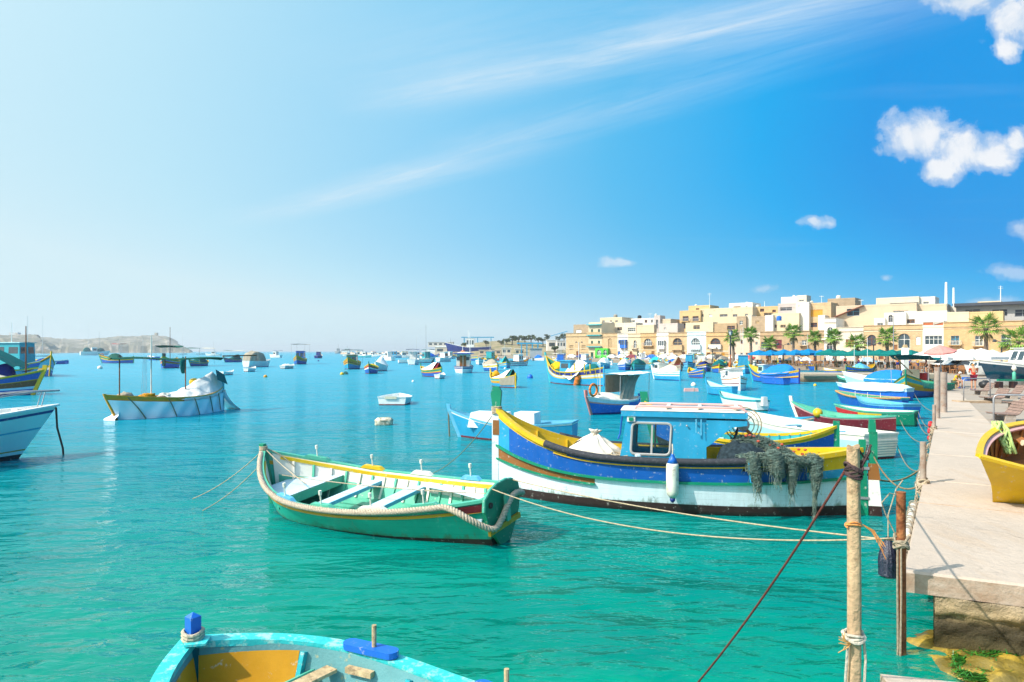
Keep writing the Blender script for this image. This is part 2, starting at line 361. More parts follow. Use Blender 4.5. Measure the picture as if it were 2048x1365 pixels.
struct(mb.build('deep_seabed', mat('deep_seabed_mud', (0.01, 0.14, 0.15), 0.9, 0.2, 0.1)))

# ---- concrete and stone
def concrete(key, col, dark=0.5, sc=0.7, tide=None):
    if key in _mc: return _mc[key]
    m = bpy.data.materials.new(key); m.use_nodes = True; _mc[key] = m
    nt = m.node_tree; N, L, put, math_, mix, noise_, ramp, mapping = nt_helpers(nt)
    b = N['Principled BSDF']; g = N.new('ShaderNodeNewGeometry'); o = g.outputs['Position']
    a = ramp(noise_(o, sc, 6, 0.65), [(0.3, 0.0), (0.7, 1.0)]); f = ramp(noise_(o, 9.0, 7, 0.7), [(0.25, 0.0), (0.75, 1.0)])
    c = mix(a, tuple(x * 0.86 for x in col), col); c = mix(math_('MULTIPLY', f, 0.28), c, tuple(x * dark for x in col))
    pit = ramp(noise_(o, 38.0, 3, 0.6), [(0.68, 0.0), (0.74, 1.0)]); c = mix(math_('MULTIPLY', pit, 0.35), c, tuple(x * 0.4 for x in col))
    br = ramp(noise_(mapping(o, scale=(1.6, 0.35, 1), rot=(0, 0, R(-57))), 1.6, 4, 0.6), [(0.56, 0.0), (0.75, 0.35)]); c = mix(br, c, (0.42, 0.27, 0.15))
    vo = N.new('ShaderNodeTexVoronoi'); vo.feature = 'DISTANCE_TO_EDGE'; vo.inputs['Scale'].default_value = 0.33
    va = N.new('ShaderNodeVectorMath'); va.operation = 'ADD'; L.new(o, va.inputs[0]); nn = N.new('ShaderNodeTexNoise'); nn.inputs['Scale'].default_value = 2.2; nn.inputs['Detail'].default_value = 6; L.new(o, nn.inputs['Vector']); L.new(nn.outputs['Color'], va.inputs[1]); L.new(va.outputs[0], vo.inputs['Vector'])
    ck = math_('MULTIPLY', ramp(vo.outputs['Distance'], [(0.0, 1.0), (0.006, 0.0)]), ramp(noise_(o, 0.6, 3), [(0.5, 0.0), (0.6, 0.8)])); c = mix(ck, c, tuple(x * .35 for x in col))
    so_ = ramp(noise_(o, 1.1, 7, 0.72, 0.5), [(0.55, 0.0), (0.72, 0.45)]); c = mix(so_, c, tuple(x * y for x, y in zip(col, (.62, .56, .50))))
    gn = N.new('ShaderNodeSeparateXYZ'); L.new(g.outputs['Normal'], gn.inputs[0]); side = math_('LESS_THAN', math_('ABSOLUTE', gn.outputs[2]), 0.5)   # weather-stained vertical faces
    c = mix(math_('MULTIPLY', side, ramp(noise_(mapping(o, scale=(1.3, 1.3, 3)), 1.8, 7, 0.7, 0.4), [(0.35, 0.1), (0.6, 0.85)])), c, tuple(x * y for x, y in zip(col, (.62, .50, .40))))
    if tide:
        s = N.new('ShaderNodeSeparateXYZ'); L.new(o, s.inputs[0])
        z = math_('ADD', s.outputs[2], math_('MULTIPLY', math_('SUBTRACT', noise_(o, 3.0, 6, 0.7), 0.5), 0.30))
        c2 = ramp(math_('MULTIPLY', z, 1.0), tide)
        n_ = mix(math_('MULTIPLY', f, 0.5), c2, mix(1.0, c2, (0.45, 0.42, 0.35), 'MULTIPLY')); c = mix(0.85, c, n_)
    L.new(c, b.inputs['Base Color']); b.inputs['Roughness'].default_value = 0.88; b.inputs['Specular IOR Level'].default_value = 0.2
    bn = N.new('ShaderNodeBump'); bn.inputs['Strength'].default_value = 0.8; bn.inputs['Distance'].default_value = 0.05 if tide else 0.014
    L.new(math_('ADD', f, math_('MULTIPLY', pit, -0.6)), bn.inputs['Height']); L.new(bn.outputs[0], b.inputs['Normal'])
    return m
QZ = 0.85
QA = P(1807, 1141, QZ)                       # near left corner of the quay
qd = Vector((0.5405, 0.8413, 0)); qn = Vector((0.8413, -0.5405, 0))   # along the quay / inland
def Q(s, t, z=QZ): return Vector((QA.x, QA.y, 0)) + qd * s + qn * t + Vector((0, 0, z))
quay_top = concrete('quay_concrete', (0.54, 0.435, 0.345), 0.5)
pav = concrete('paving', (0.39, 0.32, 0.255), 0.5)
near_dir = Vector((0.76, -0.35, 0)).normalized()
# raised walkway laid in cast slabs: each slab is its own block, joints recessed
quay = MB()
s0 = [0.0, 4.1, 6.4, 10.3, 15.8, 21.0, 27.0, 33.0, 39.5]
def WALK(s): return 2.25 - 0.034 * s
base_q = MB()
e0 = QA + near_dir * 9
base_q.prism([Q(0.17, 0.28, -2.5), Q(39, 0.28, -2.5), Q(39, 3, -2.5), QA * 1 + near_dir * 9 + Vector((0, 0.15, -QZ - 2.5)), ], (0, 0, 3.105))
tide = [(0.0, (0.10, 0.07, 0.01)), (0.10, (0.05, 0.045, 0.012)), (0.26, (0.025, 0.025, 0.014)), (0.33, (0.07, 0.06, 0.035)), (0.42, (0.44, 0.33, 0.17)), (0.7, (0.56, 0.43, 0.30)), (1.0, (0.50, 0.42, 0.33))]
qroot = struct(base_q.build('quay_wall', concrete('tidal_stone', (0.42, 0.33, 0.2), 0.5, 0.7, tide)))
for i in range(len(s0) - 1):
    a, b = s0[i] + 0.02, s0[i + 1] - 0.02
    mb = MB()
    lf0 = Q(a, 0, 0); lf1 = Q(b, 0, 0)
    if i == 0:
        pr = [QA - Vector((0, 0, QZ)), Q(b, 0, 0), Q(b, WALK(b) + 0.25, 0), QA + near_dir * 4.2 - Vector((0, 0, QZ))]
    else: pr = [lf0, lf1, Q(b, WALK(b), 0), Q(a, WALK(a), 0)]
    r_ = 0.02 * noise.noise(Vector((i * 1.7, 0, 0))) * 0.15
    zt = QZ + r_
    # bevelled slab, slightly uneven edge
    n = len(pr); cx = sum(pr, Vector()) / n
    lo = [p + Vector((0, 0, 0.61)) for p in pr]; md = [p + Vector((0, 0, zt - 0.025)) for p in pr]; tp = [p.lerp(cx, 0.012) + Vector((0, 0, zt)) for p in pr]
    mb.add(lo + md + tp, [tuple(range(n - 1, -1, -1)), tuple(range(2 * n, 3 * n))] + [(k + r * n, (k + 1) % n + r * n, (k + 1) % n + (r + 1) * n, k + (r + 1) * n) for r in (0, 1) for k in range(n)])
    mb.build('walkway_slab', quay_top, parent=qroot)
mb = MB(); wa = Q(0.17, 0.28, 0); wb = nr_ = QA + near_dir * 7 + Vector((0, 0.15, -QZ)); wdn = near_dir.cross(Vector((0, 0, 1))).normalized()
def rough(u, v):
    p = wa.lerp(wb, u); z = lerp(-.5, .607, v); k = .07 + .05 * noise.noise(Vector((u * 14, z * 3, 1))) + .045 * noise.noise(Vector((u * 40, z * 9, 2))) + .02 * noise.noise(Vector((u * 110, z * 26, 2)))
    k += (.05 if z > .40 + .05 * math.sin(u * 9) else 0)
    return p + wdn * k + Vector((0, 0, z))
mb.grid(rough, 150, 34); mb.build('rough_masonry', bpy.data.materials['tidal_stone'], qroot, smooth=True)
# ---- the promenade: one body of land behind the quay
def flat(x, y): return Vector((x, y, -3.0))
nr = QA + near_dir * 4.1
shore = [Q(1.2, 1.0, -3), Q(38.8, 0.5, -3), Q(39.53, 0.02, -3), Q(79, 0.02, -3), flat(47.6, 79), flat(60, 107), flat(46.5, 128), flat(34.8, 172), flat(18.6, 240), flat(-5.8, 330), flat(-50, 430),
         flat(-80, 520), flat(-80, 900), flat(900, 900), flat(900, -40), flat(nr.x + 3, -40), flat(nr.x + 0.3, nr.y + 0.9)]
mb = MB(); mb.prism(shore[::-1], (0, 0, 3.81)); struct(mb.build('promenade', pav))
mb = MB(); mb.prism([flat(47.7, 72.6), flat(47.7, 79.2), flat(31.4, 79.6), flat(31.2, 73.0)], (0, 0, 3.85))
mb.box((39.4, 72.85, 0.72), (16.6, 0.24, 0.16)); struct(mb.build('stone_pier', concrete('pier_stone', (0.46, 0.38, 0.28), 0.5, 0.7, [(0.0, (0.06, 0.05, 0.03)), (0.3, (0.2, 0.16, 0.1)), (0.5, (0.42, 0.34, 0.24)), (1.0, (0.5, 0.42, 0.32))])))
# far breakwater
def rubble(name, pts, wid, h, seed, m, label=None):
    mb = MB()
    def fn(u, v):
        k = u * (len(pts) - 1); i = min(int(k), len(pts) - 2); a = Vector(pts[i]).lerp(Vector(pts[i + 1]), k - i)
        z = h * math.sin(math.pi * v) ** 0.6 * (0.75 + 0.9 * noise.noise(Vector((u * 40, v * 3, seed)))) - 0.3
        return Vector((a[0], a[1] + (v - 0.5) * wid, z if 0 < v < 1 else -2))
    mb.grid(fn, 90, 6); return mb.build(name, m)
rock_m = mat('breakwater_stone', (0.42, 0.30, 0.22), 0.9, 0.35, 0.25, (0.62, 0.54, 0.42), 0.5, 0.6, 0.6, 1.0)
struct(rubble('breakwater', [(-190, 760), (-120, 690), (-60, 560)], 14, 3.0, 2, rock_m))
# headland across the bay
def hl_mat():
    m = mat('limestone_headland', (0.30, 0.255, 0.21), 0.95, 0.3, 0.012, (0.08, 0.09, 0.045), 0.9, 0.03, 0.8, 0.05); return m
def headland(name, prof, d0, depth, seed):
    mb = MB(); nx = 150; ny = 14; x0, x1 = prof[0][0], prof[-1][0]
    def fn(u, v):
        px = x0 + (x1 - x0) * u
        for i in range(len(prof) - 1):
            if prof[i][0] <= px <= prof[i + 1][0] + 1e-6: break
        k = (px - prof[i][0]) / max(1e-6, prof[i + 1][0] - prof[i][0]); top = lerp(prof[i][1], prof[i + 1][1], k)
        d = d0 + depth * v
        H = .88 * Zy(top, d0 + depth * 0.7) + 1.5 * noise.noise(Vector((px * 0.09, seed, 1)))
        s = [0, 0.34, 0.52, 0.56, 0.64, 0.72, 0.76, 0.84, 0.9, 0.94, 1, 1.0, 0.98, 0.9, 0.7][int(round(v * ny))]
        z = H * s * (1 + 0.22 * noise.noise(Vector((px * 0.055, v * 5, seed))) * (1 - v)) + 1.5 * noise.noise(Vector((px * 0.16, v * 9, seed + 4))) * (1 if 0 < v < 0.9 else 0)
        off = 36 * noise.noise(Vector((px * 0.04, v * 2, seed + 9))) + 13 * noise.noise(Vector((px * 0.2, v * 3, seed + 2)))
        return Vector(((px - 1024) / FP * d, d + off, z if v > 0 else -3))
    mb.grid(fn, nx, ny); return struct(mb.build(name, hl_mat(), smooth=False))
headland('headland', [(-400, 652), (-150, 660), (0, 664), (62, 664), (84, 672), (100, 684), (108, 697)], 950, 330, 1)
headland('far_headland', [(-200, 664), (60, 668), (95, 671), (140, 676), (190, 674), (225, 669), (262, 669), (310, 667), (335, 669), (350, 676), (360, 688), (378, 697), (384, 703)], 1350, 450, 5)
mb = MB(); p = Wd(30, 1180); mb.box((p.x, p.y, Zy(668.5, 1180)), (15, 8, 5)); tag(mb.build('lookout_building', paint('ltgrey', 0)), 'small flat building on top of the left headland', 'building')
mb = MB(); p = Wd(313, 1665); mb.box((p.x, p.y, Zy(670, 1665)), (6, 6, 10)); tag(mb.build('watch_tower', mat('old_stone', (0.4, 0.33, 0.22), 0.9)), 'tiny stone tower on the far headland', 'tower')

# ---- buildings
LN = Vector((0.6373, 0.7706, 0)); LD = Vector((0.7706, -0.6373, 0))      # facade line: inland normal / along to the right
LC = LN.dot(Vector(((1130 - 1024) / FP * 250, 250, 0)))
def dF(px, off=0.0):
    r = Vector(((px - 1024) / FP, 1, 0)); return (LC + off) / LN.dot(r)
def stone(key, col, course=0.3, dirt=0.45):
    """limestone ashlar: block courses of slightly different tone, weather stains"""
    if key in _mc: return _mc[key]
    m = bpy.data.materials.new(key); m.use_nodes = True; _mc[key] = m
    nt = m.node_tree; N, L, put, math_, mix, noise_, ramp, mapping = nt_helpers(nt)
    b = N['Principled BSDF']; tc = N.new('ShaderNodeTexCoord'); o = tc.outputs['Object']
    sp = N.new('ShaderNodeSeparateXYZ'); L.new(o, sp.inputs[0]); cm = N.new('ShaderNodeCombineXYZ')
    L.new(math_('ADD', sp.outputs[0], math_('MULTIPLY', sp.outputs[1], 0.9)), cm.inputs[0]); L.new(sp.outputs[2], cm.inputs[1])
    br = N.new('ShaderNodeTexBrick'); L.new(cm.outputs[0], br.inputs[0])
    br.inputs['Color1'].default_value = (*col, 1); br.inputs['Color2'].default_value = (*(x * 0.84 for x in col), 1); br.inputs['Mortar'].default_value = (*(x * 0.72 for x in col), 1)
    br.inputs['Scale'].default_value = 1.0; br.inputs['Brick Width'].default_value = course * 2.2; br.inputs['Row Height'].default_value = course; br.inputs['Mortar Size'].default_value = 0.02
    st = ramp(noise_(o, 0.5, 7, 0.7), [(0.5, 0.0), (0.75, dirt)])
    c = mix(st, br.outputs[0], (0.24, 0.16, 0.09))
    ra = ramp(noise_(mapping(o, scale=(1.6, 1.6, 0.18)), 1.0, 5, 0.6), [(0.5, 0.0), (0.8, dirt * 0.7)])
    c = mix(ra, c, tuple(x * 0.55 for x in col))
    L.new(c, b.inputs['Base Color']); b.inputs['Roughness'].default_value = 0.9; b.inputs['Specular IOR Level'].default_value = 0.15
    return m
def plaster(key, col, dirt=0.3):
    return mat('plaster_' + key, col, 0.9, 0.06, 0.4, (0.36, 0.28, 0.18), dirt * 0.5, 0.5, 0.1, 3, 0.15, 0, dirt)
SC = {'tan': stone('stone_tan', (0.60, 0.42, 0.235)), 'gold': stone('stone_gold', (0.62, 0.41, 0.20)), 'brown': stone('stone_brown', (0.47, 0.33, 0.19), dirt=0.6), 'cream': plaster('cream', (0.64, 0.52, 0.34)),
      'white': plaster('white', (0.70, 0.64, 0.55)), 'pale': plaster('pale', (0.66, 0.57, 0.44)), 'ice': plaster('ice', (0.60, 0.70, 0.72)), 'yellow': plaster('yellow', (0.58, 0.40, 0.19)),
      'beige': plaster('beige', (0.55, 0.43, 0.30), 0.15), 'mauve': plaster('mauve', (0.50, 0.43, 0.39)), 'grey': plaster('grey', (0.44, 0.42, 0.40)), 'pink': plaster('pink', (0.62, 0.48, 0.36)), 'green': plaster('green', (0.08, 0.50, 0.06), 0.1),
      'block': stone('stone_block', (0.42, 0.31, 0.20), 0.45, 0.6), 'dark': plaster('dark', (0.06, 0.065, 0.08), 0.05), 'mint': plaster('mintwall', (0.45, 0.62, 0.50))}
FR = {'white': paint('white', 0), 'blue': paint('royal', 0), 'brown': paint('brown', 0), 'maroon': paint('maroon', 0), 'ltblue': paint('ltblue', 0), 'green': paint('dkgreen', 0), 'tan': paint('tan', 0), 'grey': paint('grey', 0), 'yellow': paint('gold', 0), 'teal': paint('teal', 0), 'red': mat('terracotta_panel', (0.42, 0.11, 0.03), 0.8), 'umber': paint('umber', 0)}
class House:
    """a house whose front stands on (or `off` metres behind) the seafront building line"""
    def __init__(s, label, x0, x1, ytop, col, depth=9.0, off=0.0, ybot=None, cat='house', name='house', cornice=True, group=None, ops=(), parapet=0.0, sidecol=None):
        s.off = off; s.x0, s.x1 = x0, x1
        a = Wd(x0, dF(x0, off)); b = Wd(x1, dF(x1, off)); s.a = a
        s.W = (b - a).length; s.dm = (a.y + b.y) / 2
        s.z0 = 0.81 if ybot is None else Zy(ybot, s.dm)
        s.z1 = Zy(ytop, s.dm)
        s.root = thing(name, label, cat, (a.x, a.y, 0), math.atan2(LD.y, LD.x), group)
        s.col = col; m = SC[col]
        outer = [(0, s.z0), (s.W, s.z0), (s.W, s.z1), (0, s.z1)]
        loops = []; s.ops = []
        for op in ops:
            k, px, y0, y1, w_ = op[:5]; fr = op[5] if len(op) > 5 else 'white'; ex = op[6] if len(op) > 6 else ''
            d = dF(px, off); sc_ = d / FP
            cx = (Wd(px, d) - a).length * (1 if px > x0 else -1); w2 = w_ * sc_ / 2 * 1.15; zt = Zy(y0, d); zb = Zy(y1, d)
            cx = max(w2 + 0.1, min(s.W - w2 - 0.1, cx)); zt = min(zt, s.z1 - 0.15); zb = max(zb, s.z0 + 0.02)
            if k == 'box': s.ops.append((k, cx, w2, zb, zt, fr, ex, None)); continue
            if k == 'arch':
                h = min(w2, (zt - zb) * 0.5)
                lp = [(cx - w2, zb), (cx + w2, zb)] + [(cx + w2 * math.cos(q * math.pi / 8), zt - h + h * math.sin(q * math.pi / 8)) for q in range(9)]
            else: lp = [(cx - w2, zb), (cx + w2, zb), (cx + w2, zt), (cx - w2, zt)]
            loops.append(lp); s.ops.append((k, cx, w2, zb, zt, fr, ex, lp))
        mb = MB()
        polys = [[Vector((x, z, 0)) for x, z in outer]] + [[Vector((x, z, 0)) for x, z in lp][::-1] for lp in loops]
        tri = geometry.tessellate_polygon(polys); flatv = [v for p in polys for v in p]
        mb.add([(v.x, 0, v.y) for v in flatv], [t for t in tri])
        for lp in loops:
            n = len(lp); mb.add([(x, 0, z) for x, z in lp] + [(x, 0.38, z) for x, z in lp], [(i, (i + 1) % n, n + (i + 1) % n, n + i) for i in range(n)])
        W_, D_ = s.W, depth; z0, z1 = s.z0, s.z1
        mb.add([(0, 0, z0), (0, D_, z0), (0, D_, z1), (0, 0, z1), (W_, 0, z0), (W_, D_, z0), (W_, D_, z1), (W_, 0, z1)], [(0, 3, 2, 1), (4, 5, 6, 7), (1, 2, 6, 5)])
        mb.build('wall', m, s.root)
        mb = MB(); mb.box((W_ / 2, D_ / 2, z1 - 0.12), (W_ - 0.06, D_ - 0.06, 0.1))
        if parapet or cornice:
            pass
        mb.build('roof', SC['pale'], s.root)
        if cornice:
            mb = MB(); mb.box((W_ / 2, -0.12, z1 - 1.05), (W_ - 0.01, 0.24, 0.22)); mb.box((W_ / 2, -0.05, z1 + 0.04), (W_ + 0.02, 0.34, 0.12))
            mb.build('cornice', m, s.root)
        for (k, cx, w2, zb, zt, fr, ex, lp) in s.ops: s.opening(k, cx, w2, zb, zt, fr, ex, lp)
    def opening(s, k, cx, w2, zb, zt, fr, ex, lp):
        r = s.root; fm = FR[fr]; g = glass()
        if k in ('win', 'arch'):
            mb = MB(); n = len(lp); mb.add([(x, 0.3, z) for x, z in lp], [tuple(range(n))])
            wn = MB(); th = 0.10
            wn.box((cx - w2 + th / 2, 0.24, (zb + zt) / 2 if k == 'win' else (zb + zt - w2) / 2), (th, 0.08, (zt - zb) if k == 'win' else (zt - zb - w2)))
            wn.box((cx + w2 - th / 2, 0.24, (zb + zt) / 2 if k == 'win' else (zb + zt - w2) / 2), (th, 0.08, (zt - zb) if k == 'win' else (zt - zb - w2)))
            wn.box((cx, 0.24, (zb + zt) / 2), (th, 0.08, zt - zb - 0.05)); wn.box((cx, 0.235, zb + (zt - zb) * 0.62), (2 * w2, 0.08, th)); wn.box((cx, 0.235, zb + th / 2), (2 * w2, 0.08, th)); 
            if k == 'win': wn.box((cx, 0.235, zt - th / 2), (2 * w2, 0.08, th))
            if 'm' in ex:
                for q in (-0.5, 0.5): wn.box((cx + q * w2, 0.238, (zb + zt) / 2), (th, 0.06, zt - zb - 0.1))
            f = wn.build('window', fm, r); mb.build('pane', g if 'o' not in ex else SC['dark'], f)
            if 'l' in ex:                                         # closed louvred shutters instead of glass
                sh = MB()
                for q in range(7): sh.box((cx, 0.21, zb + (zt - zb) * (q + 0.5) / 7), (2 * w2 - 0.05, 0.05, (zt - zb) / 7 * 0.8))
                sh.build('shutter', fm, r)
        elif k == 'door':
            mb = MB()
            for q in (-1, 1): mb.box((cx + q * w2 * 0.49, 0.24, (zb + zt) / 2), (w2 * 0.94, 0.08, zt - zb - 0.02))
            mb.box((cx, 0.22, zt - 0.5), (2 * w2, 0.06, 0.08)); mb.build('door', fm, r)
        elif k == 'hole':                                         # deep open loggia
            mb = MB(); n = len(lp); mb.add([(x, 0.37, z) for x, z in lp], [tuple(range(n))]); mb.build('loggia_back', SC['block'], r)
        elif k == 'panel':
            mb = MB(); mb.box((cx, 0.2, (zb + zt) / 2), (2 * w2, 0.1, zt - zb)); mb.build('parapet_panel', fm, r)
        elif k == 'box':                                          # enclosed timber balcony
            mb = MB(); h = zt - zb
            mb.box((cx, -0.45, zb + h * 0.18), (2 * w2, 0.9, h * 0.36)); mb.box((cx, -0.45, zt - 0.08), (2 * w2 + 0.16, 1.06, 0.16)); mb.box((cx, -0.45, zb - 0.06), (2 * w2 + 0.1, 1.0, 0.12))
            for q in range(4): mb.box((cx - w2 + 0.06 + q * (2 * w2 - 0.12) / 3, -0.86, zb + h * 0.66), (0.12, 0.1, h * 0.62))
            for q in (-1, 1): mb.box((cx + q * (w2 - 0.05), -0.45, zb + h * 0.66), (0.1, 0.1, h * 0.62))
            o = mb.build('enclosed_balcony', fm, r); p_ = MB(); p_.box((cx, -0.45, zb + h * 0.66), (2 * w2 - 0.16, 0.76, h * 0.6)); p_.build('pane', glass(), o)
            for q in (-0.7, 0.7): b2 = MB(); b2.prism([(cx + q * w2 - 0.1, 0, zb - 0.12), (cx + q * w2 - 0.1, -0.8, zb - 0.12), (cx + q * w2 - 0.1, 0, zb - 0.9)], (0.2, 0, 0)); b2.build('bracket', SC[s.col], r)
        if 'b' in ex:                                             # open balcony: slab, brackets, balusters
            mb = MB(); ww = 2 * w2 + 1.0; mb.box((cx, -0.5, zb - 0.1), (ww, 1.0, 0.2))
            for q in (-0.35, 0.35): mb.prism([(cx + q * ww - 0.12, 0, zb - 0.2), (cx + q * ww - 0.12, -0.85, zb - 0.2), (cx + q * ww - 0.12, 0, zb - 0.95)], (0.24, 0, 0))
            mb.build('balcony', SC[s.col], r)
            mb = MB(); mb.box((cx, -0.95, zb + 0.95), (ww, 0.1, 0.1))
            nb = max(4, int(ww / 0.3))
            for q in range(nb + 1): mb.box((cx - ww / 2 + ww * q / nb, -0.95, zb + 0.45), (0.07, 0.07, 0.95))
            for q in (-1, 1): mb.box((cx + q * (ww / 2 - 0.04), -0.48, zb + 0.95), (0.08, 0.95, 0.08))
            mb.build('railing', SC['white'] if 'w' in ex else FR['grey'], r)
        if 'B' in ex:                                             # solid stone balcony
            mb = MB(); ww = 2 * w2 + 0.7; h = (zt - zb) * 0.42; mb.box((cx, -0.45, zb + h / 2 - 0.1), (ww, 0.9, h)); mb.box((cx, -0.46, zb + h - 0.06), (ww + 0.14, 1.0, 0.12))
            for q in (-0.33, 0.33): mb.prism([(cx + q * ww - 0.13, 0, zb - 0.1), (cx + q * ww - 0.13, -0.85, zb - 0.1), (cx + q * ww - 0.13, 0, zb - 1.1)], (0.26, 0, 0))
            mb.build('balcony', SC['white'] if 'w' in ex else SC[s.col], r)
        if 'h' in ex:                                             # hood mould over an arch
            mb = MB(); pts = [(cx + (w2 + 0.15) * math.cos(q * math.pi / 8), -0.06, zt - w2 + (w2 + 0.15) * math.sin(q * math.pi / 8)) for q in range(9)]
            mb.tube(pts, 0.11, 5); mb.build('arch_moulding', SC[s.col], r)
    def band(s, ypx, h, col, name='string_course', proud=0.08):
        z = Zy(ypx, s.dm); mb = MB(); mb.box((s.W / 2, -proud / 2 - 0.002, z - h / 2), (s.W - 0.02, proud, h)); mb.build(name, SC[col], s.root); return s
G = 'row of two-storey seafront houses'
H = House
f = []
H('plain golden stone house at the left end of the seafront row', 1132, 1177, 667, 'tan', ops=[('win', 1143, 691, 700, 8, 'tan', 'l'), ('win', 1167, 691, 700, 8, 'tan', 'l'), ('door', 1155, 703, 717, 5, 'brown')]).band(697, .2, 'cream')
h = H('narrow cream four-storey house with green balcony slabs at the left end of the row', 1177, 1203, 645, 'cream', cornice=False, ops=[('win', 1184, 659, 665, 4, 'green', 'l'), ('win', 1198, 659, 665, 4, 'green', 'l'), ('win', 1184, 682, 689, 4, 'green', 'l'), ('win', 1198, 682, 689, 4, 'green', 'l'), ('door', 1184, 705, 717, 5, 'green'), ('door', 1197, 705, 717, 5, 'teal')])
for yy in (650, 671, 694):
    mb = MB(); z = Zy(yy, h.dm); mb.box((h.W / 2, -0.5, z), (h.W + 0.3, 1.3, 0.28)); mb.build('balcony', paint('turq', 0), h.root)
    if yy > 660: mb = MB(); mb.box((h.W / 2, -1.06, z + 0.62), (h.W + 0.2, 0.08, 0.95)); mb.build('balcony_panel', FR['tan'], h.root)
H('tan stone house with a tall niche above the bright green shop front', 1203, 1235, 667, 'tan', ops=[('arch', 1220, 677, 696, 8, 'tan', 'l')]).band(697, .2, 'cream')
h = H('bright green painted shop with white arched windows on the seafront', 1190, 1215, 697, 'green', off=-1.4, depth=1.3, cornice=False, cat='shop', name='shop_front', ops=[('arch', 1198, 700, 711, 9, 'white', 'm'), ('arch', 1210, 700, 711, 7, 'white')])
H('white seafront house with a bright blue enclosed balcony', 1235, 1256, 668, 'white', ops=[('box', 1248, 680, 696, 12, 'blue'), ('win', 1238, 681, 688, 3, 'blue'), ('door', 1237, 703, 717, 5, 'blue'), ('door', 1249, 703, 717, 5, 'white')])
H('cream stone house with an arched white balcony door between blue balcony and yellow arch', 1256, 1281, 668, 'cream', ops=[('arch', 1270, 681, 697, 6, 'white', 'b'), ('door', 1262, 703, 717, 5, 'brown'), ('door', 1276, 703, 717, 4, 'green')]).band(699, .2, 'white')
H('yellow stone house with a wide arched three-light window', 1281, 1313, 667, 'gold', ops=[('arch', 1296, 678, 692, 15, 'white', 'mhb'), ('door', 1288, 703, 717, 5, 'white'), ('door', 1306, 703, 717, 6, 'umber')]).band(699, .2, 'cream')
H('white plastered house with a white enclosed balcony in the middle of the row', 1313, 1337, 665, 'white', ops=[('box', 1324, 681, 698, 12, 'white'), ('door', 1318, 704, 717, 5, 'grey'), ('win', 1330, 704, 711, 4, 'grey')])
H('pale green-edged stone house with a carved wooden balcony under an arch', 1337, 1374, 666, 'tan', ops=[('arch', 1355, 677, 700, 17, 'tan', 'ohB'), ('door', 1343, 705, 717, 6, 'white'), ('door', 1367, 705, 717, 6, 'brown')]).band(701, .2, 'cream')
H('ice blue house with an arched bay and pale blue balcony', 1374, 1412, 664, 'ice', ops=[('arch', 1391, 677, 699, 16, 'white', 'hBm'), ('door', 1379, 706, 717, 6, 'tan'), ('door', 1404, 706, 717, 6, 'ltblue'), ('win', 1392, 706, 712, 4, 'grey')]).band(702, .2, 'ice')
h = H('golden stone house with a shaded arch above a white balcony behind the tall street lamp', 1412, 1457, 665, 'gold', ops=[('arch', 1431, 677, 698, 18, 'brown', 'oBwh'), ('door', 1417, 706, 718, 6, 'brown'), ('door', 1429, 706, 718, 5, 'umber'), ('door', 1446, 706, 718, 6, 'yellow')]).band(702, .25, 'white')
H('pinkish plaster house with small scattered windows behind the first palms', 1457, 1520, 664, 'pink', ops=[('win', 1483, 681, 688, 4, 'brown'), ('win', 1513, 684, 690, 4, 'grey'), ('win', 1483, 706, 716, 5, 'grey'), ('door', 1495, 706, 718, 6, 'umber'), ('door', 1468, 706, 718, 6, 'brown')])
H('long brown stone house with a maroon door and canopy balcony behind the blue umbrellas', 1520, 1648, 663, 'brown', ops=[('win', 1529, 684, 700, 12, 'grey', 'b'), ('win', 1557, 680, 698, 11, 'maroon', 'l'), ('win', 1584, 681, 690, 6, 'grey'), ('win', 1608, 681, 691, 8, 'white', 'b'), ('arch', 1608, 700, 714, 14, 'yellow', 'o'), ('door', 1535, 703, 718, 6, 'brown'), ('door', 1560, 703, 718, 7, 'white'), ('win', 1634, 683, 690, 5, 'brown')]).band(669, .35, 'tan')
h = H('white tower-like house with a tall arched window and an oval window', 1648, 1672, 637, 'white', ops=[('arch', 1660, 655, 678, 9, 'white'), ('arch', 1659, 687, 700, 10, 'grey', 'o'), ('door', 1659, 704, 718, 8, 'white')]).band(646, .3, 'pale')
mb = MB(); z = Zy(679, h.dm); mb.box((h.W / 2, -0.5, z), (h.W + 1.0, 1.2, 0.35)); mb.build('balcony', SC['white'], h.root)
H('cream plastered house with a yellow arch and slatted window behind green umbrellas', 1672, 1727, 655, 'pale', ops=[('win', 1700, 679, 694, 14, 'umber', 'l'), ('door', 1684, 704, 718, 8, 'white'), ('win', 1715, 704, 714, 8, 'grey')]).band(662, .3, 'cream')
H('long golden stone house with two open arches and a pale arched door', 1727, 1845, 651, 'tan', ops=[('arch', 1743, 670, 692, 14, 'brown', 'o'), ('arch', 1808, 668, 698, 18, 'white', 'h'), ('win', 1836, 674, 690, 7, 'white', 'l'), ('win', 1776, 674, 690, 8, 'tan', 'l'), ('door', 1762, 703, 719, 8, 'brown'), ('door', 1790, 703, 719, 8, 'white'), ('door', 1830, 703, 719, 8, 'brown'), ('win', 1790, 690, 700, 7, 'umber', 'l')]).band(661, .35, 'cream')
h = H('white house with a wide multi-pane window and terracotta parapet panels', 1845, 1887, 642, 'white', ops=[('win', 1867, 672, 690, 26, 'white', 'm'), ('panel', 1856, 645, 651, 15, 'red'), ('panel', 1877, 645, 651, 15, 'red'), ('door', 1866, 703, 720, 10, 'brown')], cornice=False).band(653, .35, 'pale')
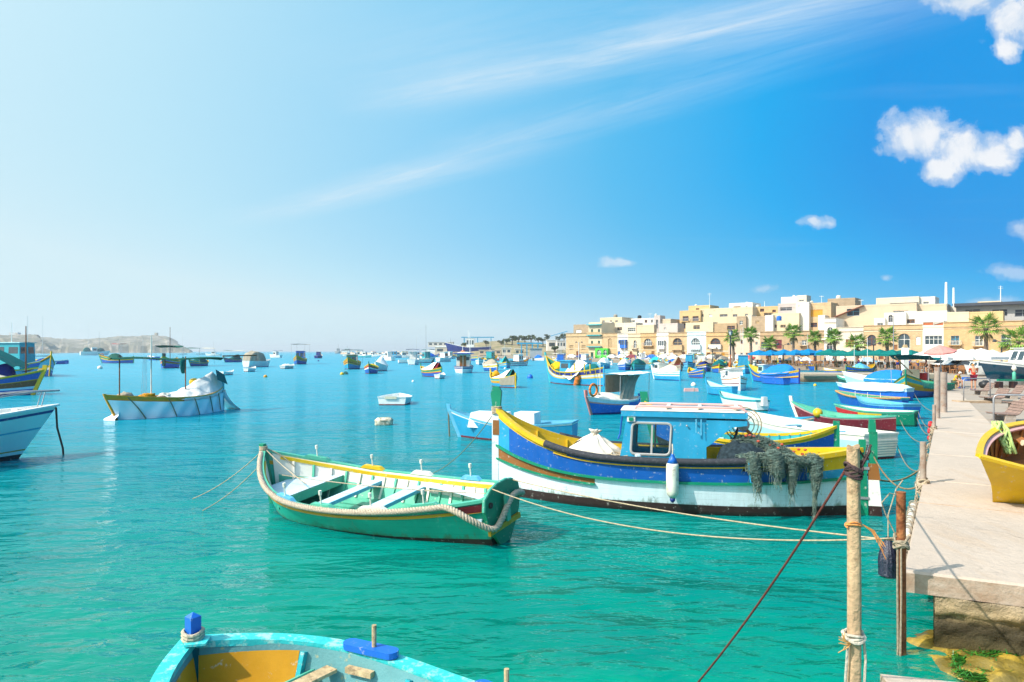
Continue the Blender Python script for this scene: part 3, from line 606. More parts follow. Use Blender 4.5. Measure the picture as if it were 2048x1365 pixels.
H('long golden stone house with blue and white balcony doors at the right', 1887, 2044, 644, 'gold', ops=[('win', 1910, 672, 690, 12, 'ltblue', 'bw'), ('win', 1958, 672, 692, 12, 'white', 'bw'), ('win', 2012, 670, 692, 14, 'white', 'b'), ('win', 1930, 703, 716, 10, 'brown'), ('door', 1900, 703, 721, 9, 'umber'), ('door', 1980, 703, 721, 10, 'brown')]).band(653, .5, 'tan')
H('brown stone house at the far right end of the seafront', 2044, 2160, 640, 'brown', ops=[('win', 2080, 668, 692, 14, 'white', 'b'), ('win', 2130, 668, 692, 14, 'white', 'b')]).band(652, .5, 'tan')
# ---- the town rising behind the seafront row
BK = dict(cornice=False, name='house')
def BH(label, x0, x1, yt, col, off, ops=(), depth=8.0, yb=690, **k):
    h = House(label, x0, x1, yt, col, depth=depth, off=off, ybot=yb, cornice=False, ops=ops); 
    mb = MB(); t = 0.16
    for (c_, d_) in (((h.W / 2, t / 2, h.z1 + 0.2), (h.W, t, 0.55)), ((t / 2, depth / 2, h.z1 + 0.2), (t, depth - 2 * t - .01, 0.55)), ((h.W - t / 2, depth / 2, h.z1 + 0.2), (t, depth - 2 * t - .01, 0.55))): mb.box(c_, d_)
    mb.build('parapet', SC[col], h.root); return h
BH('weathered brown box house behind the plain stone house', 1147, 1178, 652, 'block', 11, [('win', 1157, 660, 666, 12, 'white', 'l')])
BH('yellow cream house with two small dark windows left of the white terraces', 1200, 1244, 638, 'cream', 12, [('win', 1207, 641, 645, 5, 'grey'), ('win', 1222, 641, 645, 4, 'grey'), ('win', 1233, 641, 645, 5, 'grey')])
BH('pale mauve wall house in front of the yellow cream house', 1203, 1224, 647, 'white', 10.2, depth=1.6)
BH('cream terrace house with a loggia window', 1224, 1272, 649, 'pale', 10.5, [('win', 1239, 655, 661, 10, 'tan', 'o'), ('win', 1263, 656, 664, 15, 'white', 'm')], depth=5)
BH('white upper house with dark window left of the grey stair block', 1245, 1312, 640, 'white', 18, [('win', 1267, 640, 645, 5, 'grey'), ('win', 1292, 640, 646, 5, 'brown'), ('win', 1304, 640, 646, 4, 'grey')])
BH('tan wall of a roof terrace in the left part of the town', 1273, 1308, 653, 'beige', 9.6, depth=2)
BH('slender grey stair block with a water tank', 1308, 1320, 634, 'mauve', 15, [('win', 1314, 640, 658, 4, 'grey', 'o')], depth=4)
BH('mauve grey plastered house below the stair block', 1318, 1355, 650, 'mauve', 10, [('win', 1330, 655, 660, 4, 'white')], depth=5)
BH('tan house peeking between mauve house and stair block', 1320, 1341, 641, 'beige', 16)
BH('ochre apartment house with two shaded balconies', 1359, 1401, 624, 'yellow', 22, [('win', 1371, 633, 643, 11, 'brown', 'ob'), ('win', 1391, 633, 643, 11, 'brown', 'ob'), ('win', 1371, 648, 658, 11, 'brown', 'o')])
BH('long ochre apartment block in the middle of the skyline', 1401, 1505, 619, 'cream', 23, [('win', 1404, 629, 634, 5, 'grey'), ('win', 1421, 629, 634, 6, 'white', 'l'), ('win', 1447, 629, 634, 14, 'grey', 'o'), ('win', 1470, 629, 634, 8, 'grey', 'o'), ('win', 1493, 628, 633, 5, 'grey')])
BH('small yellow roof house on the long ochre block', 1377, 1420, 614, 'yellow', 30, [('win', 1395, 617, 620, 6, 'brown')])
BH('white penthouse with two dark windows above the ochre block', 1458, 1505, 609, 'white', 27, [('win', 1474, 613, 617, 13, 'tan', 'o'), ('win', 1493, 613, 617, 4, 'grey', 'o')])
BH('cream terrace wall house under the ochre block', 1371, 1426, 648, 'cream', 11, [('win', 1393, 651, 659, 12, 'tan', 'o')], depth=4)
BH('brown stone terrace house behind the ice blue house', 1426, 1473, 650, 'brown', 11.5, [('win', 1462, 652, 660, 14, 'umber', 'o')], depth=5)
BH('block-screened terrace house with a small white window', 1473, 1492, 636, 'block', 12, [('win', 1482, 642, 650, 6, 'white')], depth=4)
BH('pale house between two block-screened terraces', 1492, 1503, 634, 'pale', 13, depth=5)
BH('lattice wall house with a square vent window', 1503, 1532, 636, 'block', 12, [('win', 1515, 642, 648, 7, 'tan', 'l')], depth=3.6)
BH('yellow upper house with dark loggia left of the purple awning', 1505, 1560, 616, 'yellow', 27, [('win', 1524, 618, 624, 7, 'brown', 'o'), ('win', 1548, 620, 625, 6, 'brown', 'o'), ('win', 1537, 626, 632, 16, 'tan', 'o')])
BH('white house with sloping side below the blue water tank', 1530, 1546, 634, 'white', 11.6, depth=4)
BH('cream terrace house carrying the blue water tank', 1543, 1598, 630, 'cream', 13, [('win', 1550, 650, 656, 6, 'brown', 'o'), ('win', 1566, 650, 656, 9, 'tan', 'o')])
h = BH('purple shaded roof terrace house near the top of the town', 1556, 1592, 610, 'mauve', 24, [('win', 1572, 615, 622, 20, 'grey', 'o')], depth=5)
BH('white penthouse on the highest roof left of centre', 1562, 1597, 597, 'white', 32)
BH('small cream stair tower on the highest penthouse', 1593, 1613, 594, 'pale', 31, [('win', 1603, 600, 603, 8, 'grey', 'o')], depth=5)
BH('white stepped house with a tall blank side wall', 1592, 1618, 608, 'white', 14.5, depth=9)
BH('tan stone house with a big ochre recess and roof tank', 1616, 1662, 609, 'tan', 16, [('panel', 1633, 620, 634, 20, 'yellow'), ('win', 1627, 646, 655, 12, 'brown', 'o')])
BH('brown stone block with an awning frame right of the recess house', 1655, 1710, 600, 'block', 24, [('win', 1672, 606, 610, 6, 'tan', 'l')])
BH('white wall house left of the white tower house', 1636, 1650, 634, 'white', 12, depth=4)
h = BH('wide plain beige house with a covered corner terrace', 1672, 1833, 613, 'beige', 9.5, [('win', 1706, 618, 632, 20, 'ltblue', 'o'), ('win', 1793, 622, 627, 10, 'grey', 'm'), ('win', 1808, 622, 627, 13, 'grey', 'm')], depth=9)
mb = MB(); mb.prism([(-0.4, -1.4, h.z1 - 2.9), (0, 1, h.z1 - 2.9), (7.5, 1, h.z1 + .25), (7.5, -1.4, h.z1 + .25)], (0, 0, 0.18)); mb.build('porch_roof', FR['brown'], h.root)
BH('cream house on the skyline with a dark ribbon of windows', 1752, 1838, 598, 'pale', 34, [('win', 1810, 606, 611, 44, 'grey', 'mo')])
BH('white skyline house with water tanks right of the ribbon windows', 1838, 1870, 597, 'white', 35, [('win', 1852, 604, 608, 8, 'grey')])
BH('beige flat-roofed house behind the white blocks', 1833, 1893, 612, 'beige', 12, [('win', 1880, 625, 630, 6, 'tan')])
BH('small white arched stair house on the beige roofline', 1768, 1812, 629, 'white', 7.5, [('arch', 1781, 628, 645, 7, 'grey', 'o')], depth=3)
BH('low white house with a barred window under the arched stair', 1748, 1770, 640, 'white', 6.5, [('win', 1760, 646, 652, 9, 'grey')], depth=3)
BH('bright white cubic house with one brown window', 1808, 1834, 626, 'white', 8.5, [('win', 1821, 639, 647, 13, 'umber', 'o')], depth=5)
BH('grey white cubic house beside the bright white one', 1834, 1894, 626, 'white', 8.6, depth=6)
BH('small white roof house beside the dark modern roof', 1868, 1914, 617, 'white', 20, [('win', 1890, 622, 627, 6, 'grey')])
h = BH('modern grey house with a dark flat roof and square dark windows', 1912, 2080, 613, 'grey', 16, [('win', 1945, 619, 626, 22, 'grey', 'o'), ('win', 1999, 619, 633, 22, 'grey', 'o'), ('win', 2045, 619, 634, 22, 'grey', 'o')])
mb = MB(); mb.box((h.W / 2, 2.5, h.z1 + 0.62), (h.W + 1.2, 9.5, 0.75)); mb.build('flat_roof', SC['dark'], h.root)
BH('cream terrace wall house left of the ochre wall', 1893, 1938, 628, 'cream', 7, depth=5)
BH('ochre plastered wall house under the dark roof', 1938, 2006, 627, 'yellow', 7.2, depth=5)
BH('low cream dome-roofed house on the right skyline', 1955, 2002, 606, 'cream', 40)
BH('white skyline house at the right edge', 2030, 2090, 606, 'white', 38)
# roof clutter: tanks, aerials, masts
def roof_tank(px, yb, yt, off, c, label):
    d = dF(px, off); p = Wd(px, d); z0, z1 = Zy(yb, d), Zy(yt, d); r = (z1 - z0) * 0.5
    mb = MB(); mb.lathe([(r * .92, 0), (r, r * .15), (r, (z1 - z0) * .8), (r * .6, (z1 - z0) * .95), (r * .2, z1 - z0)], 12, (p.x, p.y, z0)); tag(mb.build('water_tank', paint(c, 0), smooth='auto'), label, 'water tank')
roof_tank(1231, 637, 629, 14, 'beige', 'beige roof tank on the yellow cream house')
roof_tank(1279, 639, 631, 20, 'black', 'black roof tank on the white upper house')
roof_tank(1312, 633, 628, 16, 'offwhite', 'pale roof tank on the grey stair block')
roof_tank(1558, 642, 632, 9.5, 'royal', 'bright blue tank on the cream terrace wall')
roof_tank(1677, 600, 591, 26, 'offwhite', 'white round tank on the brown stone block')
roof_tank(1623, 608, 602, 20, 'cream', 'small cream tank left of the brown stone block')
roof_tank(1588, 597, 591, 33, 'white', 'white tank on the highest penthouse')
roof_tank(1515, 617, 610, 29, 'offwhite', 'round white tank on the yellow upper house')
roof_tank(1392, 614, 609, 31, 'offwhite', 'pale tank on the small yellow roof house')
roof_tank(1494, 609, 604, 28, 'ltgrey', 'grey tank on the white penthouse')
roof_tank(1846, 598, 594, 36, 'white', 'white tank on the right skyline house')
for (px, yb, yt, off, r, label) in [(1892, 612, 565, 13, 0.38, 'taller white mast rising from the right skyline'), (1907, 614, 576, 14, 0.3, 'shorter white mast beside the taller one'), (2001, 612, 572, 22, 0.12, 'thin aerial at the right skyline'),
                               (1419, 616, 586, 25, 0.06, 'thin cross-armed aerial on the ochre apartment block'), (1300, 640, 627, 19, 0.05, 'thin aerial on the white upper house'), (1529, 616, 603, 28, 0.09, 'short pole on the yellow upper house'), (1643, 606, 592, 20, 0.06, 'short aerial left of the white round tank'), (1722, 613, 600, 14, 0.05, 'thin aerial on the beige house')]:
    d = dF(px, off); p = Wd(px, d); mb = MB(); mb.tube([(p.x, p.y, Zy(yb, d)), (p.x, p.y, Zy(yt, d))], [r, r * .7], 8)
    if 'aerial' in label:
        for q in (0.06, 0.14): z = lerp(Zy(yt, d), Zy(yb, d), q); mb.beam((p.x - 0.7, p.y, z), (p.x + 0.7, p.y, z), 0.07, 0.07)
    tag(mb.build('roof_mast', paint('white', 0)), label, 'mast')
# ================================================================ STREET: palms, umbrellas, lamps, cars, cafe
palm_leaf = mat('palm_leaf', (0.16, 0.30, 0.03), 0.5, 0.45, 1.2, (0.30, 0.26, 0.05), 0.3, 1.0, 0, spec=0.4)
palm_dry = mat('dry_palm_leaf', (0.34, 0.27, 0.10), 0.8, 0.3, 2)
palm_bark = mat('palm_bark', (0.20, 0.14, 0.10), 0.95, 0.4, 4, bump=0.9, bscale=8)
def palm(px, cy, d, label, R_=1.25, seed=0, base=0.81):
    R_ *= .78
    rn = random.Random(seed); p = Wd(px, d); zt = Zy(cy, d)
    t = thing('palm_tree', label, 'palm tree', (p.x, p.y, base)); h = zt - base
    lean = Vector((rn.uniform(-.25, .25), rn.uniform(-.2, .2), 0))
    pts = []; rs = []
    for i in range(17):
        k = i / 16; pts.append(lean * k * k + Vector((0, 0, h * k))); rs.append((0.30 - 0.10 * k + 0.18 * max(0, k - .88) / .12 * .6) * (1 + (0.07 if i % 2 else -0.05)))
    mb = MB(); mb.tube(pts, rs, 9); mb.build('trunk', palm_bark, t, smooth=True)
    top = pts[-1]
    def frond(mb, az, el, ln, droop, w_):
        a = Vector((math.cos(az), math.sin(az), 0)); sd_ = Vector((-a.y, a.x, 0)); stem = []
        n = 4
        for i in range(n + 1):
            k = i / n; stem.append(top + a * ln * 0.6 * k * math.cos(el) + Vector((0, 0, ln * 0.6 * k * math.sin(el) - droop * .35 * k * k)))
        mb.tube(stem, 0.022, 3, cap=False)
        o = stem[-1]; nb = 13                                      # the fan: separate pointed blades
        for j in range(nb):
            q = (j / (nb - 1) - .5) * 2; ang = q * 1.75
            dv = (a * math.cos(ang) * math.cos(el) + sd_ * math.sin(ang) + Vector((0, 0, math.sin(el) * math.cos(ang)))).normalized()
            L_ = ln * 0.62 * (1 - .25 * abs(q)); pv = dv.cross(Vector((0, 0, 1))).normalized() * w_
            mid = o + dv * L_ * .55 + Vector((0, 0, .03)); tip = o + dv * L_ - Vector((0, 0, droop * (.3 + .35 * rn.random()) * L_))
            mb.add([o, mid - pv, mid + pv, tip], [(0, 1, 3, 2)])
    mb = MB(); n = 34
    for i in range(n):
        k = i / n; el = lerp(1.15, -0.30, k ** .8) + rn.uniform(-.12, .12)
        frond(mb, i * 2.4 + rn.uniform(-.2, .2), el, R_ * rn.uniform(1.0, 1.3), lerp(.1, .8, k), .085)
    mb.build('crown', palm_leaf, t)
    mb = MB()
    for i in range(6): frond(mb, i * 1.05 + rn.random(), -.9 + rn.uniform(-.3, .2), R_ * .8, 1.1, .045)
    mb.build('dry_fronds', palm_dry, t)
for i, (px, cy, d, R_, lb) in enumerate([(1467, 676, 132, 1.9, 'palm tree half hidden behind the tall street lamp'), (1502, 669, 128, 1.75, 'slim palm just right of the tall street lamp'), (1539, 688, 126, 1.75, 'short palm with a low crown above the blue umbrellas'),
        (1586, 666, 124, 2.0, 'tall palm above the blue umbrellas, crown level with the roof edge'), (1630, 677, 128, 1.75, 'palm standing before the corner of the brown stone house'), (1670, 674, 118, 1.75, 'palm in front of the white tower house'),
        (1714, 687, 112, 2.0, 'low bushy palm in front of the yellow arch'), (1774, 675, 106, 1.9, 'palm with a bent trunk above the green umbrellas'), (1972, 655, 92, 2.2, 'tallest palm, by the right end of the golden stone house'), (2037, 683, 84, 2.3, 'low bright palm at the right edge of the picture')]):
    palm(px, cy, d, lb, R_, seed=i + 3)
# ---- tall street lamps
LM = mat('cast_iron', (0.03, 0.035, 0.04), 0.5, 0.2, 4)
def lamp(px, top, d, label, big=True):
    p = Wd(px, d); h = Zy(top, d) - .81; t = thing('street_lamp', label, 'street lamp', (p.x, p.y, .81)); k = h / 8.0
    mb = MB(); mb.lathe([(.24, 0), (.24, .5), (.14, .7), (.10, 1.6), (.075, h - 1.3 * k), (.10, h - 1.2 * k), (.05, h - 1.1 * k)], 10); mb.build('pole', LM, t, smooth='auto')
    if big:
        mb = MB(); mb.lathe([(.22 * k, h - 1.1 * k), (.42 * k, h - .45 * k)], 4); mb.build('lantern_glass', mat('lantern_glass', (.45, .5, .5), .2), t)
        mb = MB(); mb.lathe([(.50 * k, h - .45 * k), (.30 * k, h - .2 * k), (.12 * k, h - .12 * k), (.05 * k, h)], 4); mb.build('lantern_roof', LM, t)
        mb = MB()
        for q in range(4): a = q * math.pi / 2; mb.beam((.22 * k * math.cos(a), .22 * k * math.sin(a), h - 1.1 * k), (.42 * k * math.cos(a), .42 * k * math.sin(a), h - .45 * k), .05, .05)
        mb.build('lantern_frame', LM, t)
    else:
        for q in (-1, 1):
            mb = MB(); mb.tube([(0, 0, h - 1.2 * k), (q * .4, 0, h - .9 * k), (q * .8, 0, h - .6 * k), (q * .9, 0, h - .75 * k)], .04, 6); mb.lathe([(.16, 0), (.28, .1), (.12, .35)], 8, (q * .9, 0, h - 1.05 * k)); mb.build('lamp_arm', LM, t)
lamp(1461, 659, 84, 'tall black street lamp with a glass lantern rising over the moored boats')
lamp(1425, 694, 150, 'slim street lamp in front of the golden arch house', False)
lamp(1566, 684, 118, 'twin armed street lamp between the palms behind the blue umbrellas', False)
lamp(1747, 682, 104, 'twin armed black street lamp over the green umbrellas', False)
lamp(2003, 676, 88, 'double lamp in front of the white balcony door at the right', False)
lamp(1158, 681, 215, 'street lamp in front of the plain golden house at the left end of the row', False)
mb = MB(); p = Wd(1787, 100); mb.tube([(p.x, p.y, .81), (p.x, p.y, Zy(632, 100))], [.08, .05], 8); tag(mb.build('flag_pole', METAL()), 'tall bare thin pole in front of the stone house with arches', 'pole')
# white pillar
p = Wd(1810, 88); t = thing('pillar', 'white square pillar standing among the green umbrellas', 'pillar', (p.x, p.y, .81))
mb = MB(); h = Zy(696, 88) - .81; mb.box((0, 0, h / 2), (.62, .62, h)); mb.build('shaft', paint('white', 0), t); mb = MB(); mb.box((0, 0, h + .2), (.5, .5, .4), taper=.6); mb.build('cap', paint('tan', 0), t)
# ---- cafe umbrellas
def umbrella_kind(name, col, r, h, n=4, fr=.28):
    t = thing(name, 'umbrella', 'umbrella')
    mb = MB(); vs = [(0, 0, h)]; rt = r / math.cos(math.pi / n)
    for i in range(n): a = 2 * math.pi * (i + .5) / n; vs.append((rt * math.cos(a), rt * math.sin(a), h - r * .5))
    for i in range(n): a = 2 * math.pi * (i + .5) / n; vs.append((rt * math.cos(a), rt * math.sin(a), h - r * .5 - fr))
    fs = [(0, i + 1, (i + 1) % n + 1) for i in range(n)] + [(i + 1, n + i + 1, n + (i + 1) % n + 1, (i + 1) % n + 1) for i in range(n)]
    mb.add(vs, fs); mb.build('canopy', cloth(col), t)
    mb = MB(); mb.tube([(0, 0, 0), (0, 0, h - .05)], .035, 6); mb.build('pole', METAL(), t)
    mb = MB()
    for i in range(n): a = 2 * math.pi * (i + .5) / n; mb.beam((0, 0, h - .1), (rt * .97 * math.cos(a), rt * .97 * math.sin(a), h - r * .5 - .05), .03, .03)
    mb.build('rib', METAL(), t); mb = MB(); mb.box((0, 0, .05), (.6, .6, .1)); mb.build('base', quay_top, t)
    return t
ORD = ['first', 'second', 'third', 'fourth', 'fifth', 'sixth', 'seventh', 'eighth', 'ninth', 'tenth', 'eleventh', 'twelfth', 'thirteenth', 'fourteenth', 'fifteenth', 'sixteenth', 'seventeenth', 'eighteenth', 'nineteenth', 'twentieth']
def umb_row(proto, pts, color, grp, base=.81):
    for i, (px, d) in enumerate(pts):
        p = Wd(px, d); lb = '%s %s of the row, counted from its left end' % (ORD[i], color)
        rz = rnd.uniform(-.2, .2) + .5
        if i == 0: o = proto; o.location = (p.x, p.y, base); o.rotation_euler.z = rz; o['label'] = lb
        else: o = dup(proto, (p.x, p.y, base), rz, lb)
        o['group'] = grp; k = rnd.uniform(.95, 1.04); o.scale = (k, k, k)
ROY = 'cafeblue'; PAINT['cafeblue'] = (0.0, 0.20, 0.45); PAINT['cafegreen'] = (0.0, 0.17, 0.15)
umb_row(umbrella_kind('cafe_umbrella', 'cafeblue', 1.45, 2.85), [(1518, 121), (1541, 118), (1549, 126), (1568, 116), (1592, 114), (1604, 122), (1617, 113), (1641, 112)], 'bright blue cafe umbrella', 'blue umbrellas over the cafe tables')
umb_row(umbrella_kind('cafe_umbrella', 'cafegreen', 1.4, 2.8), [(1659, 108), (1676, 115), (1684, 105), (1709, 103), (1728, 110), (1734, 101), (1759, 99), (1784, 97), (1800, 104), (1822, 96)], 'dark green cafe umbrella', 'green umbrellas over the cafe tables')
umb_row(umbrella_kind('cafe_umbrella', 'white', 1.9, 2.75), [(1858, 86), (1884, 79), (1905, 88), (1922, 78), (1945, 84), (1962, 77), (1985, 86), (2022, 80)], 'white cafe umbrella', 'white umbrellas near the beached cruiser')
u = umbrella_kind('beach_umbrella', 'salmon', 1.45, 1.0, 8, .16); p = Wd(1880, 47); u.location = (p.x, p.y, 3.12); u.scale = (.64, .64, .64); u.rotation_euler = (R(6), R(-8), 0)
u['label'] = 'large faded red octagonal umbrella in front of the white umbrellas'
for ch in list(u.children):
    if ch.name.startswith('base'): bpy.data.objects.remove(ch)
    elif ch.name.startswith('pole'):
        mb = MB(); mb.tube([(0, 0, -3.6), (0, 0, .95)], .04, 8); bpy.data.objects.remove(ch); mb.build('pole', METAL(), u)
# ---- cafe chairs and tables
def cafe_chair():
    t = thing('cafe_chair', 'wooden cafe chair on the promenade under the umbrellas', 'chair'); w_ = mat('cafe_wood', (0.32, 0.14, 0.05), .6, .2, 5)
    mb = MB(); mb.box((0, 0, .45), (.44, .44, .05)); mb.build('seat', w_, t)
    mb = MB(); mb.box((0, .2, .72), (.42, .04, .42)); mb.build('backrest', w_, t)
    for q in (-.19, .19):
        for r_ in (-.19, .19): mb = MB(); mb.box((q, r_, .21), (.04, .04, .425)); mb.build('leg', w_, t)
    t['group'] = 'cafe chairs under the umbrellas'; return t
def cafe_table():
    t = thing('cafe_table', 'square cafe table on the promenade under the umbrellas', 'table')
    mb = MB(); mb.box((0, 0, .74), (.8, .8, .04)); mb.build('table_top', paint('umber', 0), t)
    mb = MB(); mb.tube([(0, 0, .02), (0, 0, .72)], .03, 6); mb.box((0, 0, .02), (.5, .5, .03)); mb.build('pedestal', LM, t); t['group'] = 'cafe tables under the umbrellas'; return t
ch0, tb0 = cafe_chair(), cafe_table(); first = True; rc = random.Random(4)
for i in range(40):
    px = lerp(1520, 1935, (i + .5) / 40) + rc.uniform(-3, 3); d = (lerp(122, 97, (px - 1520) / 320) if px < 1840 else lerp(86, 76, (px - 1840) / 95)) - rc.uniform(1.2, 4.0); p = Wd(px, d)
    t_ = tb0 if first else dup(tb0, (0, 0, 0), 0); t_.location = (p.x, p.y, .81); t_.rotation_euler.z = rc.uniform(0, 1.5)
    for k in range(3):
        a = rc.uniform(0, 1) + k * 2.1; c_ = ch0 if (first and k == 0) else dup(ch0, (0, 0, 0), 0)
        c_.location = (p.x + .72 * math.cos(a), p.y + .72 * math.sin(a), .81); c_.rotation_euler.z = a - math.pi / 2
    first = False
# ---- cars
def car(loc, rz, col, label):
    t = thing('parked_car', label, 'car', loc, rz); m = mat('carpaint_' + col, PAINT[col], .25, .03, 3, bump=0, spec=.5, coat=.6)
    prof = [(-2.0, .35), (-2.05, .75), (-1.85, .95), (-1.45, 1.02), (-.95, 1.42), (.35, 1.46), (1.0, 1.0), (1.85, .85), (2.05, .6), (2.0, .35)]
    mb = MB(); n = len(prof)
    def ring(y, s): return [(x, y, z if z < 1.1 else z) for x, z in prof]
    ys = [(-.82, .0), (.82, .0)]; vs = []
    for y in (-.84, -.80, .80, .84):
        for x, z in prof: vs.append((x * (.985 if abs(y) > .82 else 1), y * (.86 if z > 1.1 else 1), z - (.02 if abs(y) > .82 else 0)))
    fs = [tuple(range(n - 1, -1, -1)), tuple(3 * n + i for i in range(n))] + [(r_ * n + i, r_ * n + (i + 1) % n, (r_ + 1) * n + (i + 1) % n, (r_ + 1) * n + i) for r_ in range(3) for i in range(n)]
    mb.add(vs, fs); mb.build('body', m, t, smooth='auto')
    mb = MB()
    for s in (-1, 1): mb.add([(-1.25, s * .80, 1.06), (.75, s * .80, 1.06), (.3, s * .735, 1.37), (-.85, s * .735, 1.37)], [(0, 1, 2, 3)])
    mb.add([(.98, -.66, 1.05), (.98, .66, 1.05), (.42, .6, 1.43), (.42, -.6, 1.43)], [(0, 1, 2, 3)]); mb.add([(-1.46, -.66, 1.06), (-1.46, .66, 1.06), (-1.0, .6, 1.40), (-1.0, -.6, 1.40)], [(0, 3, 2, 1)])
    mb.build('window', glass(), t)
    for x in (-1.3, 1.3):
        for s in (-1, 1):
            mb = MB(); mb.lathe([(.32, -.1), (.34, 0), (.32, .1)], 14, (x, s * .80, .33), rot=Matrix.Rotation(R(90), 3, 'X')); w_ = mb.build('wheel', paint('black', 0), t)
            mb = MB(); mb.lathe([(.2, -.105), (.2, .105)], 10, (x, s * .80, .33), rot=Matrix.Rotation(R(90), 3, 'X')); mb.build('rim', METAL(), w_)
    for s in (-1, 1): mb = MB(); mb.box((2.0, s * .6, .68), (.1, .3, .14)); mb.build('headlight', paint('ltgrey', 0), t)
p = Wd(1897, 84); car((p.x, p.y, .81), R(8), 'white', 'white hatchback parked left, under the white umbrellas behind the tables')
p = Wd(1928, 80); car((p.x, p.y, .81), R(12), 'ltgrey', 'silver car parked right of the white hatchback under the umbrellas')
p = Wd(1735, 117); car((p.x, p.y, .81), R(-30), 'iceblue', 'pale blue car parked behind the green umbrellas')
p = Wd(1592, 134); car((p.x, p.y, .81), R(-35), 'white', 'white car parked behind the blue umbrellas')
# ---- trees and scrub on the low hill behind the boatyard
leafm = mat('pine_foliage', (0.06, 0.09, 0.02), .8, .5, .25, (0.17, 0.14, 0.05), .45, .4, 0)
def hill_tree(px, yt, yb, w_, d, label, seed):
    rn = random.Random(seed); p = Wd(px, d); z0, z1 = Zy(yb, d), Zy(yt, d); r = w_ * d / FP / 2; h = z1 - z0
    t = thing('pine_tree', label, 'tree', (p.x, p.y, z0 - 2), group=None)
    mb = MB(); mb.tube([(0, 0, 0), (rn.uniform(-.3, .3), 0, 2 + h * .35), (0, 0, 2 + h * .7)], [.4, .3, .15], 6)
    for q in range(4): a = q * 1.6 + seed; mb.tube([(0, 0, 2 + h * .25), (r * .5 * math.cos(a), r * .5 * math.sin(a), 2 + h * .6)], [.16, .06], 4)
    mb.build('trunk', palm_bark, t)
    mb = MB()
    cl_ = [(rn.uniform(-.75, .75) * r, rn.uniform(-.75, .75) * r, 2 + h * rn.uniform(.4, .85), r * rn.uniform(.3, .5)) for _ in range(11)]
    for (cx, cy, cz, cr) in cl_:
        for _ in range(60):
            v = Vector((rn.gauss(0, 1), rn.gauss(0, 1), rn.gauss(0, 1))).normalized() * cr * rn.uniform(.6, 1.05); v.z *= .6
            c_ = Vector((cx, cy, cz)) + v; s_ = cr * rn.uniform(.14, .3); a = Vector((rn.gauss(0, 1), rn.gauss(0, 1), rn.gauss(0, 1))).normalized() * s_; b_ = a.orthogonal().normalized() * s_
            mb.add([c_ - a, c_ + b_, c_ + a, c_ - b_], [(0, 1, 2, 3)])
    mb.build('crown', leafm, t)
mb = MB()
def hill(u, v):
    px = lerp(905, 1180, u); d = 380 + 120 * v; top = 697 - 15 * math.sin(math.pi * min(1, u * 1.25)) ** .7; z = lerp(.9, Zy(top, 480), ss(v * 1.2)) + .8 * noise.noise(Vector((u * 9, v * 5, 2)))
    return Vector(((px - 1024) / FP * d, d, z if 0 < v else .5))
mb.grid(hill, 40, 10); struct(mb.build('scrub_hill', mat('dry_scrub', (0.35, 0.27, 0.15), .95, .35, .06, (0.09, 0.10, 0.03), .7, .12, .5, .3)))
for i, (px, yt, yb, w_) in enumerate([(1002, 679, 692, 14), (1014, 676, 688, 15), (1024, 672, 686, 18), (1037, 671, 685, 17), (1050, 672, 685, 16), (1062, 670, 685, 18), (1076, 674, 686, 16), (1086, 675, 687, 12), (1094, 668, 684, 14), (1117, 672, 686, 14), (1128, 666, 684, 15), (930, 684, 694, 16), (972, 680, 692, 12), (1110, 693, 702, 18)]):
    hill_tree(px, yt, yb, w_, 440 if i < 13 else 300, ('round-topped dark pine, %s from the left on the low hill' % ORD[i]) if i < 11 else ['low scrubby tree below the blue crane', 'small tree right of the blue crane', 'light green bush in front of the white shed'][i - 11], i)
# ---- boatyard: sheds, crane frames, slipway
def simple_building(label, x0, x1, yt, yb, d, wall, roof='white', name='warehouse', cat='building', wins=0, dep=8):
    p = Wd((x0 + x1) / 2, d); W_ = (x1 - x0) / FP * d; z0, z1 = Zy(yb, d), Zy(yt, d); t = thing(name, label, cat, (p.x, p.y + dep / 2, z0))
    mb = MB(); mb.box((0, 0, (z1 - z0) / 2), (W_, dep, z1 - z0)); mb.build('wall', SC[wall], t)
    mb = MB(); mb.box((0, 0, z1 - z0 + .12), (W_ + .6, dep + .6, .22)); mb.build('roof', paint(roof, 0), t)
    for i in range(wins): mb = MB(); mb.box((-W_ / 2 + W_ * (i + .5) / wins, -dep / 2 - .02, (z1 - z0) * .6), (W_ / wins * .6, .1, (z1 - z0) * .35)); mb.build('window', glass(), t)
    return t
simple_building('long low white boatyard building with a red sign stripe at the far shore', 856, 906, 685, 694, 470, 'white', 'ltgrey', wins=5)
simple_building('pale low quay shed below the long white boatyard building', 870, 930, 695, 709, 430, 'pale', 'white', wins=3)
simple_building('white cubic shed with a dark doorway beside the golden corner house', 1094, 1114, 681, 702, 330, 'white', 'white', wins=1)
simple_building('low white annexe between the cubic shed and the seafront row', 1114, 1131, 682, 700, 320, 'white', 'ltgrey', wins=3)
simple_building('grey corrugated hoarding wall behind the maroon striped cruiser', 1060, 1084, 698, 717, 240, 'grey', 'grey', dep=2, name='hoarding', cat='wall')
simple_building('sand coloured quay store with flat roof near the low hill', 958, 1002, 701, 711, 380, 'beige', 'cream', wins=4)
simple_building('small white kiosk in the middle of the boatyard', 1004, 1022, 697, 711, 330, 'pale', 'white', wins=2)
simple_building('cream flat shelter in front of the green trees', 1030, 1048, 699, 712, 310, 'cream', 'white', wins=2)
bl = paint('skyblue', 0)
